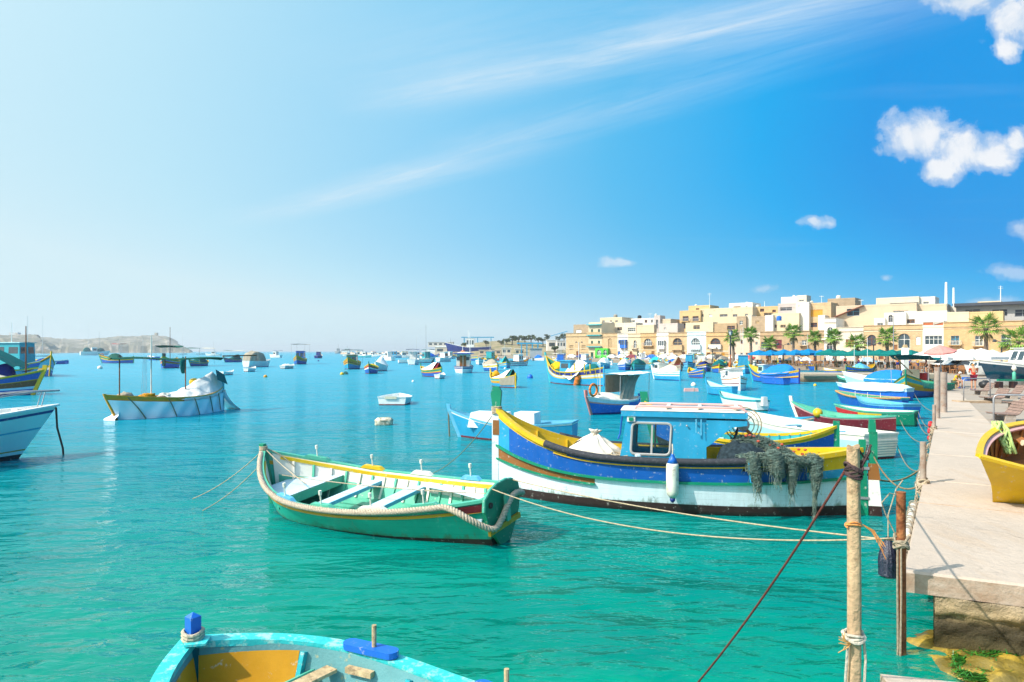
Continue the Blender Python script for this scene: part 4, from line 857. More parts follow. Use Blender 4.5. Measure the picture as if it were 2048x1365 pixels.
def frame(label, x0, x1, yt, yb, d, n, name='crane_frame'):
    W_ = (x1 - x0) / FP * d; p = Wd(x0, d); z0, z1 = Zy(yb, d), Zy(yt, d); t = thing(name, label, 'crane', (p.x, p.y, z0)); h = z1 - z0
    for i in range(n):
        for q in (0, 5): mb = MB(); mb.beam((W_ * i / (n - 1), q, 0), (W_ * i / (n - 1), q, h), .35, .35); mb.build('leg', bl, t)
    for q in (0, 5): mb = MB(); mb.beam((-2, q, h), (W_ + 2, q, h), .4, .6); mb.build('girder', bl, t)
    mb = MB()
    for i in range(n): mb.beam((W_ * i / (n - 1), 0, h - .4), (W_ * i / (n - 1), 5, h - .4), .3, .5)
    mb.build('cross_beam', bl, t)
frame('bright blue gantry crane above the boatyard', 928, 982, 675, 690, 480, 3); frame('blue steel canopy frame standing by the shore right of the trees', 1043, 1076, 687, 712, 300, 4)
t = thing('tower_crane', 'pale blue slanting crane jib behind the low hill', 'crane', tuple(Wd(1128, 600))); mb = MB(); z0 = 0; mb.beam((0, 0, 0), (0, 0, Zy(668, 600)), .8, .8); mb.build('mast', bl, t)
mb = MB(); mb.beam((3, 0, Zy(663, 600)), (-17, 0, Zy(676, 600)), .6, .6); mb.build('jib', bl, t)
# boats and stores standing behind the quay at the far middle are in the fleet list
cr0 = None; rq = random.Random(31)
for i, (px, c, lb) in enumerate([(1146, 'white', 'plain golden house'), (1163, 'navy', 'plain golden house, right one of two'), (1226, 'ltgrey', 'niche house beside the green shop'), (1243, 'white', 'blue balcony house'), (1266, 'maroon', 'cream house with arched balcony door'), (1287, 'white', 'yellow house with the wide arched window'), (1306, 'royal', 'yellow arched house, right one'), (1327, 'white', 'white plastered house'), (1349, 'ltgrey', 'carved balcony house'), (1368, 'white', 'edge of the carved balcony house'), (1392, 'iceblue', 'ice blue house'), (1421, 'white', 'golden house with the shaded arch'), (1440, 'black', 'golden shaded arch house, right one'), (1472, 'white', 'pinkish house, left one'), (1496, 'red', 'pinkish house, right one')]):
    d = dF(px, -7); p = Wd(px, d); car((p.x, p.y, .81), math.atan2(LD.y, LD.x) + (math.pi if i % 2 else 0), c, '%s car parked before the %s' % ({'ltgrey': 'light grey', 'iceblue': 'pale blue', 'royal': 'bright blue', 'navy': 'dark blue', 'maroon': 'dark red'}.get(c, c), lb))
# ================================================================ BOATS
class Hull:
    """hull form: x towards the bow, y to port, z up from the waterline"""
    def __init__(s, L, B, fb=.6, rb=.5, rs=.3, draft=.35, tr=0.0, wl=.80, rake=.10, raks=0.0, tm=.48, kb=2.2, ks=2.2, bluff=2.1, stb=2.0, ux=1.7):
        s.__dict__.update(locals()); s.s = s
        del s.__dict__['s']
    def sh(s, t):
        if t < s.tm: return s.fb + s.rb * (1 - t / s.tm) ** s.kb
        return s.fb + s.rs * ((t - s.tm) / (1 - s.tm)) ** s.ks
    def b(s, t):
        if t < s.tm: u = t / s.tm; f = 1 - (1 - u) ** s.bluff
        else: u = (1 - t) / (1 - s.tm); f = s.tr + (1 - s.tr) * (1 - (1 - u) ** s.stb)
        return s.B / 2 * max(0.0, f)
    def hw(s, t, z):
        S_ = s.sh(t); f = s.b(t) / (s.B / 2 + 1e-9); wl = lerp(s.wl - .28, s.wl, min(1, f * 1.15))
        if z >= 0: v = 1 - min(1, z / S_); return s.b(t) * (1 - (1 - wl) * v ** 1.25)
        q = min(1, -z / s.draft); return s.b(t) * wl * max(0, 1 - q ** s.ux)
    def x(s, t, z):
        zf = z / max(.2, s.sh(t)); return s.L / 2 - s.L * t + s.rake * s.L * zf * (1 - min(1, t / .35)) ** 2 * (1 if zf > 0 else .6) - s.raks * s.L * zf * max(0, (t - .7) / .3) ** 2
    def pt(s, t, z, side, off=0.0):
        w_ = max(0.0, s.hw(t, z) + off) if off < 0 else s.hw(t, z) + off * min(1, s.b(t) * 4 + .35)
        return Vector((s.x(t, z), side * w_, z))
    def zf(s, t, f, boot):                 # f: 0 sheer .. 1 boot top
        return lerp(s.sh(t), boot, f)
    def edge(s, side, t0=0.0, t1=1.0, n=30, f=0.0, dz=0.0, off=0.0, boot=.08):
        return [s.pt(lerp(t0, t1, i / n), s.zf(lerp(t0, t1, i / n), f, boot), side, off) + Vector((0, 0, dz)) for i in range(n + 1)]
def tspace(n): return [i / n for i in range(n + 1)]
def hull_body(H, root, bands, boot, bootc, N=20, near=False, inner='white', floor='grey', zfl=None, gun='white', gw=.06, gh=.05, tcol=None, rails=(), open_=True, thick=.04):
    """bands: [(f0, f1, colour, t0, t1)]; each band is its own strake"""
    mains = []
    for (f0, f1, c, t0, t1) in bands:
        mb = MB(); k = max(1, int((f1 - f0) * (7 if near else 3)) + 1)
        for side in (-1, 1):
            mb.grid(lambda u, v: H.pt(lerp(t0, t1, u), H.zf(lerp(t0, t1, u), lerp(f0, f1, v), boot), side), max(4, int(N * (t1 - t0))), k, flip=(side > 0))
        if H.tr > 0 and t1 >= 1:
            mb.grid(lambda u, v: Vector((H.x(1, H.zf(1, lerp(f0, f1, v), boot)), lerp(-1, 1, u) * H.hw(1, H.zf(1, lerp(f0, f1, v), boot)), H.zf(1, lerp(f0, f1, v), boot))), 4, k)
        mains.append((c, mb, f1 - f0))
    big = max(range(len(mains)), key=lambda i: mains[i][2]); hull = None
    for i, (c, mb, q) in enumerate(mains): mb.build('hull' if i == big else 'painted_strake', paint(c) if isinstance(c, str) else c, root, smooth=True)
    mb = MB()
    for side in (-1, 1):
        mb.grid(lambda u, v: H.pt(u, boot - (boot + H.draft) * v, side), N, 5, flip=(side > 0))
    if H.tr > 0: mb.grid(lambda u, v: Vector((H.x(1, boot * (1 - v)), lerp(-1, 1, u) * H.hw(1, boot - (boot + H.draft) * v), boot - (boot + H.draft) * v)), 4, 4)
    mb.build('boot_topping', paint(bootc), root, smooth=True)
    zfl = H.fb * .35 if zfl is None else zfl
    mb = MB()
    for side in (-1, 1):
        mb.grid(lambda u, v: H.pt(lerp(.02, .99, u), lerp(H.sh(lerp(.02, .99, u)), zfl - .03, v), side, -thick), N, 4, flip=(side < 0))
    if H.tr > 0: mb.grid(lambda u, v: Vector((H.x(.985, 0) , lerp(-1, 1, u) * max(0, H.hw(.985, lerp(H.sh(.985), zfl, v)) - thick), lerp(H.sh(.985), zfl, v))), 4, 3)
    mb.build('inner_planking', paint(inner), root, smooth=True)
    mb = MB(); mb.grid(lambda u, v: Vector((H.x(lerp(.03, .98, u), zfl), lerp(-1, 1, v) * max(0, H.hw(lerp(.03, .98, u), zfl) - thick), zfl)), N, 2, flip=True); mb.build('floor_boards', paint(floor), root)
    for side in (-1, 1):
        mb = MB(); mb.sweep(H.edge(side, 0.0, 1.0, N + 4, off=-.005), gw, gh); mb.build('gunwale', paint(gun), root)
    if H.tr > 0: mb = MB(); mb.beam(H.pt(1, H.sh(1), -1), H.pt(1, H.sh(1), 1), gw, gh * 1.2); mb.build('transom_cap', paint(gun), root)
    for (f, c, r_) in rails:
        for side in (-1, 1): mb = MB(); mb.sweep(H.edge(side, 0, 1, N + 4, f=f, off=r_ * .3, boot=boot), r_, r_ * .8); mb.build('rubbing_strake', paint(c), root)
def thwarts(H, root, ts, col, z=None, w_=.2):
    for t in ts:
        zz = z if z is not None else H.sh(t) - .16; hw = H.hw(t, zz) - .03
        mb = MB(); mb.box((H.x(t, zz), 0, zz), (w_, 2 * hw, .04)); mb.build('thwart', paint(col), root)
def end_post(H, root, c, h=.25, th=.07, bow=True, dep=.14, zb=None, top=None):
    t = 0 if bow else 1; zs = H.sh(t); mb = MB(); sgn = 1 if bow else -1
    zb = -.2 if zb is None else zb; pts = [zb + (zs + h - zb) * i / 8 for i in range(9)]; vs = []
    for z in pts:
        x = H.x(t, min(z, zs)) + sgn * .02 + (sgn * (z - zs) * (.15 if bow else .02) if z > zs else 0)
        d_ = dep
        for (a, b_) in ((-d_ * .6, -th / 2), (d_ * .4, -th / 2), (d_ * .4, th / 2), (-d_ * .6, th / 2)): vs.append((x + sgn * a, b_, z))
    fs = [(i * 4 + j, i * 4 + (j + 1) % 4, (i + 1) * 4 + (j + 1) % 4, (i + 1) * 4 + j) for i in range(8) for j in range(4)] + [(3, 2, 1, 0), (32, 33, 34, 35)]
    mb.add(vs, fs); return mb.build('stem_post' if bow else 'stern_post', paint(c), root)
def tent(H, root, c, endc, t0, t1, h, drop=.03, endt=1, name='cover'):
    mb = MB(); z = lambda t: H.sh(t)
    def fn(u, v):
        t = lerp(t0, t1, u); q = abs(v - .5) * 2; hw = H.hw(t, H.sh(t)) + .04; hh = h * (1 - .75 * abs(u * 2 - 1) ** 3 if endt == 0 else (.25 + .75 * min(1, (u if endt == 1 else 1 - u) * 1.6)))
        wr = .03 * noise.noise(Vector((t * 14, v * 6, h * 9)))
        return Vector((H.x(t, H.sh(t)), (v - .5) * 2 * hw, H.sh(t) - drop + hh * (1 - q) ** .9 + wr))
    mb.grid(fn, 14, 8, flip=True); mb.build(name, cloth(c), root, smooth=True)
    if endc and endt:
        t = t1 if endt == 1 else t0; u = 1 if endt == 1 else 0; pts = [fn(u, v / 8) for v in range(9)]
        mb = MB(); mb.add(pts, [tuple(range(9)) if endt == 1 else tuple(range(8, -1, -1))]); mb.build('end_flap', cloth(endc), root)
def lumpy(H, root, c, t0, t1, h, over=.08, hang=.15, seed=0, name='tarpaulin', ridge=1.0):
    mb = MB()
    def fn(u, v):
        t = lerp(t0, t1, u); hw = H.hw(t, H.sh(t)) + over; q = (v - .5) * 2; e = math.sin(math.pi * u) ** .35
        if abs(q) > .8: k = (abs(q) - .8) / .2; y = math.copysign(hw + .02 * k, q); z = H.sh(t) + .03 - hang * k
        else: y = q / .8 * hw; z = H.sh(t) + .03 + h * e * (1 - (abs(q) / .8) ** 1.6 * ridge)
        n_ = noise.noise(Vector((t * 9, q * 3, seed))); return Vector((H.x(t, H.sh(t)), y, z + .10 * h * n_ + .02 * noise.noise(Vector((t * 30, q * 9, seed)))))
    mb.grid(fn, 26, 14, flip=True); mb.build(name, cloth(c), root, smooth=True)
def canopy(H, root, c, t0, t1, z, w_=.9, sagz=.06, postc='grey', drop=.0, corner=0):
    x0, x1 = H.x(t0, 0), H.x(t1, 0); mb = MB()
    def fn(u, v): return Vector((lerp(x0, x1, u), (v - .5) * 2 * H.B / 2 * w_, z - sagz * math.sin(math.pi * u) + .06 * (1 - abs(v - .5) * 2) - drop * u + .04 * noise.noise(Vector((u * 5, v * 4, z)))))
    mb.grid(fn, 10, 6, flip=True); mb.grid(lambda u, v: fn(u, v) - Vector((0, 0, .015)), 10, 6); mb.build('awning', cloth(c), root, smooth=True)
    for x, k in ((lerp(x0, x1, .04), .04), (lerp(x0, x1, .96), .96)):
        for s_ in (-1, 1): mb = MB(); mb.tube([(x, s_ * H.B / 2 * w_ * .88, H.fb - .25), (x, s_ * H.B / 2 * w_ * .93, z - drop * k)], .018, 6); mb.build('awning_post', paint(postc, 0), root)
def cabin(H, root, c, t0, t1, z1, w_=.55, roofc='white', z0=None, front=.25, over=.15, nwin=1, winz=(.5, .85), doorc=None, back=0.0, overb=None):
    z0 = H.fb * .4 if z0 is None else z0; x0, x1 = H.x(t0, 0), H.x(t1, 0); b_ = H.B / 2 * w_; hh = z1 - z0
    mb = MB(); vs = [(x0 + front * .3, -b_, z0), (x1, -b_, z0), (x1 + back, -b_ * .92, z1), (x0 - front, -b_ * .92, z1), (x0 + front * .3, b_, z0), (x1, b_, z0), (x1 + back, b_ * .92, z1), (x0 - front, b_ * .92, z1)]
    mb.add(vs, [(0, 1, 2, 3)[::-1], (4, 5, 6, 7), (0, 3, 7, 4), (1, 5, 6, 2)[::-1][::-1], (3, 2, 6, 7)]); mb.build('cabin', paint(c), root)
    ob = over if overb is None else overb
    mb = MB(); mb.grid(lambda u, v: Vector((lerp(x0 - front + over, x1 + back - ob, u), (v - .5) * 2 * (b_ + .08), z1 + .05 + .06 * (1 - (abs(v - .5) * 2) ** 2))), 4, 6, flip=True)
    mb.box(((x0 - front + over + x1 + back - ob) / 2, 0, z1 + .03), (abs(x0 - front + over - x1 - back + ob), 2 * b_ + .16, .06)); mb.build('cabin_roof', paint(roofc), root, smooth='auto')
    lx = x0 - x1
    for s_ in (-1, 1):
        for i in range(nwin):
            a, b2 = x1 + lx * (i + .18) / nwin, x1 + lx * (i + .86) / nwin; zz0, zz1 = z0 + hh * winz[0], z0 + hh * winz[1]; yw = lambda z: s_ * (lerp(b_, b_ * .92, (z - z0) / hh) + .012)
            a -= 0; f0 = min(b2, x0 - front * .5 - .1)
            mb = MB(); mb.add([(a, yw(zz0), zz0), (f0, yw(zz0), zz0), (f0, yw(zz1), zz1), (a, yw(zz1), zz1)], [(0, 1, 2, 3)]); mb.build('window', glass(), root)
    fx = lambda z: lerp(x0 + front * .3, x0 - front, (z - z0) / hh) + .015
    for s_ in (-1, 1):
        zz0, zz1 = z0 + hh * winz[0], z0 + hh * winz[1]; mb = MB(); mb.add([(fx(zz0), s_ * b_ * .12, zz0), (fx(zz0), s_ * b_ * .82, zz0), (fx(zz1), s_ * b_ * .78, zz1), (fx(zz1), s_ * b_ * .12, zz1)], [(0, 1, 2, 3)]); mb.build('windscreen', glass(), root)
    if doorc: mb = MB(); mb.box((x1 - .012, 0, z0 + hh * .45), (.04, b_ * .7, hh * .86)); mb.build('door', paint(doorc), root)
    return z1
def mast(root, x, y, z0, z1, c='white', r=.03, name='mast'):
    mb = MB(); mb.tube([(x, y, z0), (x, y, z1)], [r, r * .6], 7); mb.build(name, paint(c, 0), root)
def buoy(name, loc, r, c, label, stretch=1.0, c2=None, cat='buoy'):
    t = thing(name, label, cat, loc)
    mb = MB(); mb.lathe([(r * math.cos(a) + .001, r * stretch * math.sin(a) + r * .3) for a in [(-.5 + i / 10) * math.pi for i in range(11)]], 14); mb.build('float_body', paint(c), t, smooth=True)
    mb = MB(); k = [(.05 * math.cos(a), 0, r * stretch + r * .3 + .05 * math.sin(a)) for a in [i * math.pi / 5 for i in range(11)]]; mb.tube(k, .012, 5); mb.build('lifting_eye', METAL(), t); return t
def place(name, label, bow, stern, cat='boat', group=None, L=None, heel=0.0):
    """bow and stern given as photo pixels on the waterline -> root on the water"""
    a = P(*bow) if len(bow) == 2 else Wd(bow[0], bow[2]); b = P(*stern) if len(stern) == 2 else Wd(stern[0], stern[2])
    if len(bow) == 3: a = Wd(bow[0], bow[2])
    c = (a + b) / 2; d = a - b; t = thing(name, label, cat, (c.x, c.y, 0), rot=(heel, 0, math.atan2(d.y, d.x)), group=group); return t, d.length if L is None else L
# ---- the moored fleet. auto(): a boat seen between photo columns x0 and x1 with its nearest waterline at row y
def auto(name, label, x0, x1, y, L, B, bow='L', toward=False, cat='boat', group=None, heel=0.0):
    d = CH * FP / (y - HY); wd = (x1 - x0) / FP * d * .97; a = 0.0
    best = min(range(0, 91), key=lambda q: abs(L * math.cos(R(q)) + B * .8 * math.sin(R(q)) - wd)); a = R(best)
    if L + 0.2 < wd: L = wd
    pm = Wd((x0 + x1) / 2, d); view = Vector((pm.x, pm.y, 0)).normalized(); lat = Vector((view.y, -view.x, 0))
    dirv = (lat * (1 if bow == 'R' else -1)) * math.cos(a) + view * (-1 if toward else 1) * math.sin(a)
    c = Vector((pm.x, pm.y, 0)) + view * (B * .4 * math.cos(a) + L * .45 * math.sin(a))
    c = Vector((c.y * ((x0 + x1) / 2 - 1024) / FP, c.y, 0))
    t = thing(name, label, cat, tuple(c), rot=(heel, 0, math.atan2(dirv.y, dirv.x)), group=group)
    if y < 745 and x1 < 1000: t.scale = (1.22, 1.22, 1.22)
    return t, L
LZ = lambda a='yellow', b='blue', c='green', d='skyblue': [(0, .10, a, 0, 1), (.10, .34, b, 0, 1), (.34, .42, c, 0, 1), (.42, .52, a, 0, 1), (.52, 1, d, 0, 1)]
BD = lambda a, b=None, k=.2: [(0, k, a, 0, 1), (k, 1, b or a, 0, 1)]
def luzzu(label, x0, x1, y, L=6.0, B=2.1, bow='L', toward=False, bands=None, boot='maroon', fb=.62, rb=.6, rs=.42, posts=('green', 'green'), ph=.35, inner='yellow', gun='yellow', floor='brown', N=16, pos=None, **k):
    t, L = pos if pos else auto('fishing_boat', label, x0, x1, y, L, B, bow, toward, cat='fishing boat')
    H_ = Hull(L, B, fb, rb, rs, .3, wl=.82, **k)
    hull_body(H_, t, bands or LZ(), .10, boot, N, inner=inner, gun=gun, floor=floor, gw=.09, gh=.07)
    end_post(H_, t, posts[0], ph, .09, True, .22); end_post(H_, t, posts[1], ph * .5, .08, False, .16); return t, H_
def skiff(label, x0, x1, y, L=3.6, B=1.4, bow='L', toward=False, bands=None, boot='maroon', fb=.42, rb=.25, rs=.08, tr=.6, inner='white', gun='white', floor='grey', ts=(.35, .6, .82), tc='white', N=14, pos=None, near=False, cat='rowing boat', name='rowing_boat', **k):
    t, L = pos if pos else auto(name, label, x0, x1, y, L, B, bow, toward, cat=cat)
    H_ = Hull(L, B, fb, rb, rs, .2, tr=tr, **k); hull_body(H_, t, bands or BD('white'), .07, boot, N, inner=inner, gun=gun, floor=floor, gw=.06, gh=.05, near=near)
    if ts: thwarts(H_, t, ts, tc)
    return t, H_
def ring(root, c, r, axis='x', r2=.05, col='orange'):
    mb = MB(); ca = Vector(c)
    pts = [ca + (Vector((0, r * math.cos(a), r * math.sin(a))) if axis == 'x' else Vector((r * math.cos(a), 0, r * math.sin(a)))) for a in [i * math.pi / 9 for i in range(19)]]
    mb.tube(pts, r2, 7); mb.build('lifebuoy', paint(col, 0), root, smooth=True)
# ===== near and middle boats
# sky blue boat behind the bow of the big one
t, H1 = skiff('sky blue open boat carrying a white engine box, moored behind the high bow of the big fishing boat', 0, 0, 0, pos=place('rowing_boat', '', (920, 874), (1150, 884), 'rowing boat'), B=1.7, bands=[(0, .12, 'white', 0, 1), (.12, 1, 'skyblue', 0, 1)], boot='maroon', fb=.62, rb=.42, rs=.12, tr=.55, inner='ltblue', gun='ltblue', floor='ltblue', ts=(.72, .88), tc='ltblue', N=30, near=True)
t['label'] = 'sky blue open boat with white boxes behind the big fishing boat\'s high bow'
end_post(H1, t, 'ltblue', .22, .07)
mb = MB(); mb.box((.98, .05, .72), (1.5, 1.05, .55), taper=.86); o = mb.build('foredeck_cover', paint('white'), t)
mb = MB(); mb.box((-.45, 0, .78), (.8, .85, .5), taper=.97); mb.build('engine_box', paint('white'), t)
mb = MB(); mb.tube(sag(H1.pt(0, 1.0, 1) + Vector((.05, 0, .05)), H1.pt(0, .1, 1) + Vector((.35, .05, -.3)), .25), .03, 6); mb.build('bow_rope', rope_mat((.25, .2, .12), 'dark_rope'), t)
# covered boat with white awning and orange ring
t, H_ = luzzu('blue boat with white awning, beige side tarpaulin and an orange lifebuoy on its bow', 1180, 1291, 828, 4.8, 1.9, 'L', False, bands=[(0, .14, 'white', 0, 1), (.14, .28, 'iceblue', 0, .5), (.28, .38, 'salmon', 0, .5), (.14, .38, 'royal', .5, 1), (.38, 1, 'royal', 0, 1)], boot='navy', fb=.72, rb=.35, rs=.1, posts=('salmon', 'royal'), inner='white', gun='white', N=22)
t.location = (5.65, 37.0, 0); t.rotation_euler.z = R(226); t.scale = (.92, .92, .92)
canopy(H_, t, 'white', .32, 1.0, 2.25, .92, .03, drop=-.05); ring(t, H_.pt(0.02, H_.sh(0.02), 1) + Vector((-.15, .2, .38)), .33, 'y', .065)
lumpy(H_, t, 'offwhite', .10, .52, .42, .02, .05, 3, 'white_sheet')
mb = MB()
mb.grid(lambda u, v: Vector((lerp(lerp(H_.x(.60, 0), H_.x(.96, 0), u), lerp(H_.x(.34, 0), H_.x(.60, 0), u), v ** .8), lerp(.25, .82, v) + .04 * math.sin(u * 22 + v * 5), lerp(2.16, .80, v))), 18, 8); mb.grid(lambda u, v: Vector((lerp(H_.x(.5, 0), H_.x(.99, 0), u), -.8 + .02 * math.sin(u * 20), lerp(2.18, 1.1, v))), 12, 4); mb.build('side_curtain', cloth('beige'), t, smooth=True)
mast(t, H_.x(.2, 0), -.1, .5, 3.3, 'cream', .03); mb = MB(); mb.lathe([(.12, 0), (.14, .2), (.05, .35)], 8, (H_.x(.1, 0), .1, H_.sh(.1))); mb.build('bell', paint('beige', 0), t)
# boat i: blue and yellow, right behind the big one
t, H_ = luzzu('blue and yellow fishing boat with turquoise inner planks, lying close behind the big fishing boat', 0, 0, 0, pos=place('fishing_boat', '', (1322, 928), (1672, 946), 'fishing boat'), B=1.9, bands=[(0, .14, 'yellow', 0, 1), (.14, .55, 'blue', 0, 1), (.55, .68, 'black', 0, 1), (.68, 1, 'blue', 0, 1)], boot='maroon', fb=.86, rb=.95, rs=.40, posts=('green', 'green'), inner='turq', gun='yellow', N=36, ph=.3, kb=2.6, ks=2.8)
t['label'] = 'blue and yellow fishing boat with turquoise inner planks, lying close behind the big fishing boat'
for s_ in (-1, 1):
    mb = MB()
    for q in range(16): tt = .06 + q * .058; a = H_.pt(tt, H_.sh(tt), s_, -.05); b_ = H_.pt(tt, .4, s_, -.05); mb.beam(a, b_, .05, .03)
    mb.build('frame_rib', paint('turq'), t, kind='stuff')
thwarts(H_, t, (.35, .55, .75), 'paleturq')
# h: white clinker boat with blue inside
t, H_ = skiff('long white open boat with sky blue interior and clinker transom near the quay', 0, 0, 0, pos=place('rowing_boat', '', (1500, 872), (1762, 919), 'rowing boat'), B=1.9, bands=[(0, .3, 'offwhite', 0, 1), (.3, 1, 'paleturq', 0, 1)], boot='maroon', fb=.72, rb=.25, rs=.05, tr=.72, inner='offwhite', gun='offwhite', floor='ltblue', ts=(.3, .62), tc='ltblue', N=30, near=True)
t['label'] = 'long white open boat with sky blue interior and clinker transom near the quay'
for q in range(7):
    mb = MB(); z = .12 + q * .075; mb.beam(Vector((H_.x(1, z) - .02, -H_.hw(1, z) * .98, z)), Vector((H_.x(1, z) - .02, H_.hw(1, z) * .98, z)), .03, .05); mb.build('transom_plank', paint('offwhite'), t)
mb = MB(); mb.box((H_.x(.93, 0), 0, H_.sh(.93) - .02), (.7, 2 * H_.hw(.93, .6) - .05, .05)); mb.build('stern_deck', paint('offwhite'), t)
t, H_ = skiff('sky blue open boat with rope fender between white clinker boat and dark red boat', 0, 0, 0, pos=place('rowing_boat', '', (1470, 868), (1632, 876), 'rowing boat'), B=1.6, bands=BD('offwhite', 'white'), boot='navy', fb=.55, rb=.3, rs=.15, tr=0, inner='skyblue', gun='skyblue', floor='skyblue', ts=(.3, .55, .8), tc='white', N=24)
t['label'] = 'sky blue open boat with rope fender between white clinker boat and dark red boat'
t.location.x += .35; t.location.y += 1.0
mb = MB(); twisted(mb, H_.edge(1, 0, 1, 24, f=.1, off=.05), .05, .2); twisted(mb, H_.edge(-1, 0, 1, 24, f=.1, off=.05), .05, .2); mb.build('rope_fender', rope_mat(), t)
# g: dark red
t, H_ = skiff('dark red open boat with green inside and a yellow float on its gunwale', 0, 0, 0, pos=place('rowing_boat', '', (1600, 848), (1792, 864), 'rowing boat'), B=1.7, bands=[(0, .18, 'pink', 0, 1), (.18, 1, 'maroon', 0, 1)], boot='boot', fb=.5, rb=.5, rs=.15, tr=.0, inner='mint', gun='mint', floor='green', ts=(.3, .55, .8), tc='green', N=30)
t['label'] = 'dark red open boat with green inside and a yellow float on its gunwale'
end_post(H_, t, 'offwhite', .25, .07); mb = MB(); mb.grid(lambda u, v: Vector((H_.x(lerp(.86, 1, u), H_.sh(.9)), (v - .5) * 2 * H_.hw(lerp(.86, 1, u), .6), H_.sh(.92) + .01)), 6, 4, flip=True); mb.build('stern_deck', paint('mint'), t)
o = buoy('net_float', tuple(t.matrix_basis @ H_.pt(.3, H_.sh(.3), 1) + Vector((.0, .1, .0))), .2, 'yellow', 'yellow round float resting on the gunwale of the dark red boat', cat='float')
# f: red yellow green
t, H_ = skiff('green boat with bright red and yellow side panels moored beside the dark red boat', 0, 0, 0, pos=place('rowing_boat', '', (1682, 843), (1832, 853), 'rowing boat'), B=1.6, bands=[(0, .16, 'mint', 0, 1), (.16, .8, 'red', 0, .3), (.16, .8, 'yellow', .3, .62), (.16, .8, 'green', .62, 1), (.8, 1, 'green', 0, 1)], boot='dkgreen', fb=.6, rb=.2, rs=.05, tr=.45, inner='offwhite', gun='mint', floor='offwhite', ts=(.5, .8), tc='offwhite', N=26)
t['label'] = 'green boat with bright red and yellow side panels moored beside the dark red boat'
# e
t, H_ = skiff('bright blue open boat with pale deck, partly hidden behind the red and yellow panelled boat', 1700, 1840, 838, 3.9, 1.6, 'L', bands=BD('ltblue', 'blue'), boot='navy', fb=.66, rb=.2, tr=.6, inner='ltblue', gun='ltblue', floor='iceblue', tc='iceblue', N=20, cat='boat')
# d
t, H_ = skiff('blue boat with a green interior and thick orange rope fender along its gunwale', 1664, 1822, 820, 4.6, 1.8, 'L', bands=[(0, .2, 'skyblue', 0, 1), (.2, 1, 'blue', 0, 1)], boot='skyblue', fb=.6, rb=.22, rs=.08, tr=.3, inner='green', gun='mint', floor='green', tc='mint', N=26)
mb = MB(); twisted(mb, H_.edge(1, 0, 1, 24, off=.04), .055, .2); twisted(mb, H_.edge(-1, 0, 1, 24, off=.04), .055, .2); mb.build('rope_fender', rope_mat((.62, .33, .14), 'orange_rope'), t)
for k_ in (.3, .5, .7): mast(t, H_.x(k_, 0), .3, H_.sh(k_), H_.sh(k_) + .3, 'offwhite', .02, 'thole_pin')
# c: blue-white sheeted
t, H_ = skiff('deep blue boat with a pale blue plastic cover stretched over it near the quay', 1670, 1828, 801, 5.4, 1.9, 'L', bands=[(0, .3, 'iceblue', 0, 1), (.3, 1, 'royal', 0, 1)], boot='navy', fb=.75, rb=.25, tr=.4, inner='iceblue', gun='iceblue', ts=None, N=22)
lumpy(H_, t, 'iceblue', .12, .98, .35, .06, .2, 5)
# a: white-green with blue cover
t, H_ = skiff('long pale green and white boat under a bright blue tarpaulin', 1686, 1862, 786, 7.0, 2.2, 'L', bands=[(0, .22, 'offwhite', 0, 1), (.22, 1, 'paleturq', 0, 1)], boot='dkgreen', fb=1.0, rb=.55, tr=.3, inner='white', gun='white', ts=None, N=24)
PAINT['tarpblue'] = (0.015, 0.22, 0.62)
lumpy(H_, t, 'tarpblue', .30, .82, .75, .05, .25, 8)
t, H_ = skiff('small dark green boat bow showing left of the long pale green boat', 1670, 1760, 778, 4.2, 1.6, 'L', bands=BD('mint', 'dkgreen'), boot='dkgreen', fb=.8, rb=.25, tr=.3, gun='mint', N=14, cat='boat')
# b: luzzu bow on with dark awning by the quay
t, H_ = luzzu('orange, yellow and green boat seen bow on under a dark awning beside the quay', 1786, 1876, 797, 6.4, 2.6, 'L', True, bands=[(0, .12, 'yellow', 0, 1), (.12, .30, 'turq', 0, .5), (.12, .30, 'green', .5, 1), (.30, .40, 'yellow', 0, 1), (.40, .66, 'gold', 0, 1), (.66, 1, 'blue', 0, 1)], boot='navy', fb=.95, rb=.75, rs=.4, inner='green', gun='green', N=24)
canopy(H_, t, 'teal', .1, .98, 3.0, 1.0, .25, drop=.2)
mb = MB(); mb.box((H_.x(.55, 0), .1, 1.35), (1.1, 1.3, .7)); mb.build('engine_box', paint('red', 0), t); mb = MB(); mb.box((H_.x(.4, 0), -.2, 1.5), (.12, 1.1, .9)); mb.build('folded_sheet', cloth('cream'), t)
mb = MB(); mb.beam((H_.x(.1, 0), -.9, 2.9), (H_.x(.5, 0), .2, 1.2), .06, .06); mb.build('boom', WOOD(), t)
mb = MB(); mb.lathe([(.32, -.08), (.38, 0), (.32, .08)], 14, (H_.x(.62, 0), -.75, 1.5), rot=Matrix.Rotation(R(90), 3, 'Y')); mb.build('net_drum', paint('navy', 0), t)
lumpy(H_, t, 'yellow', .55, .9, .3, -.1, .02, 12, 'yellow_net')
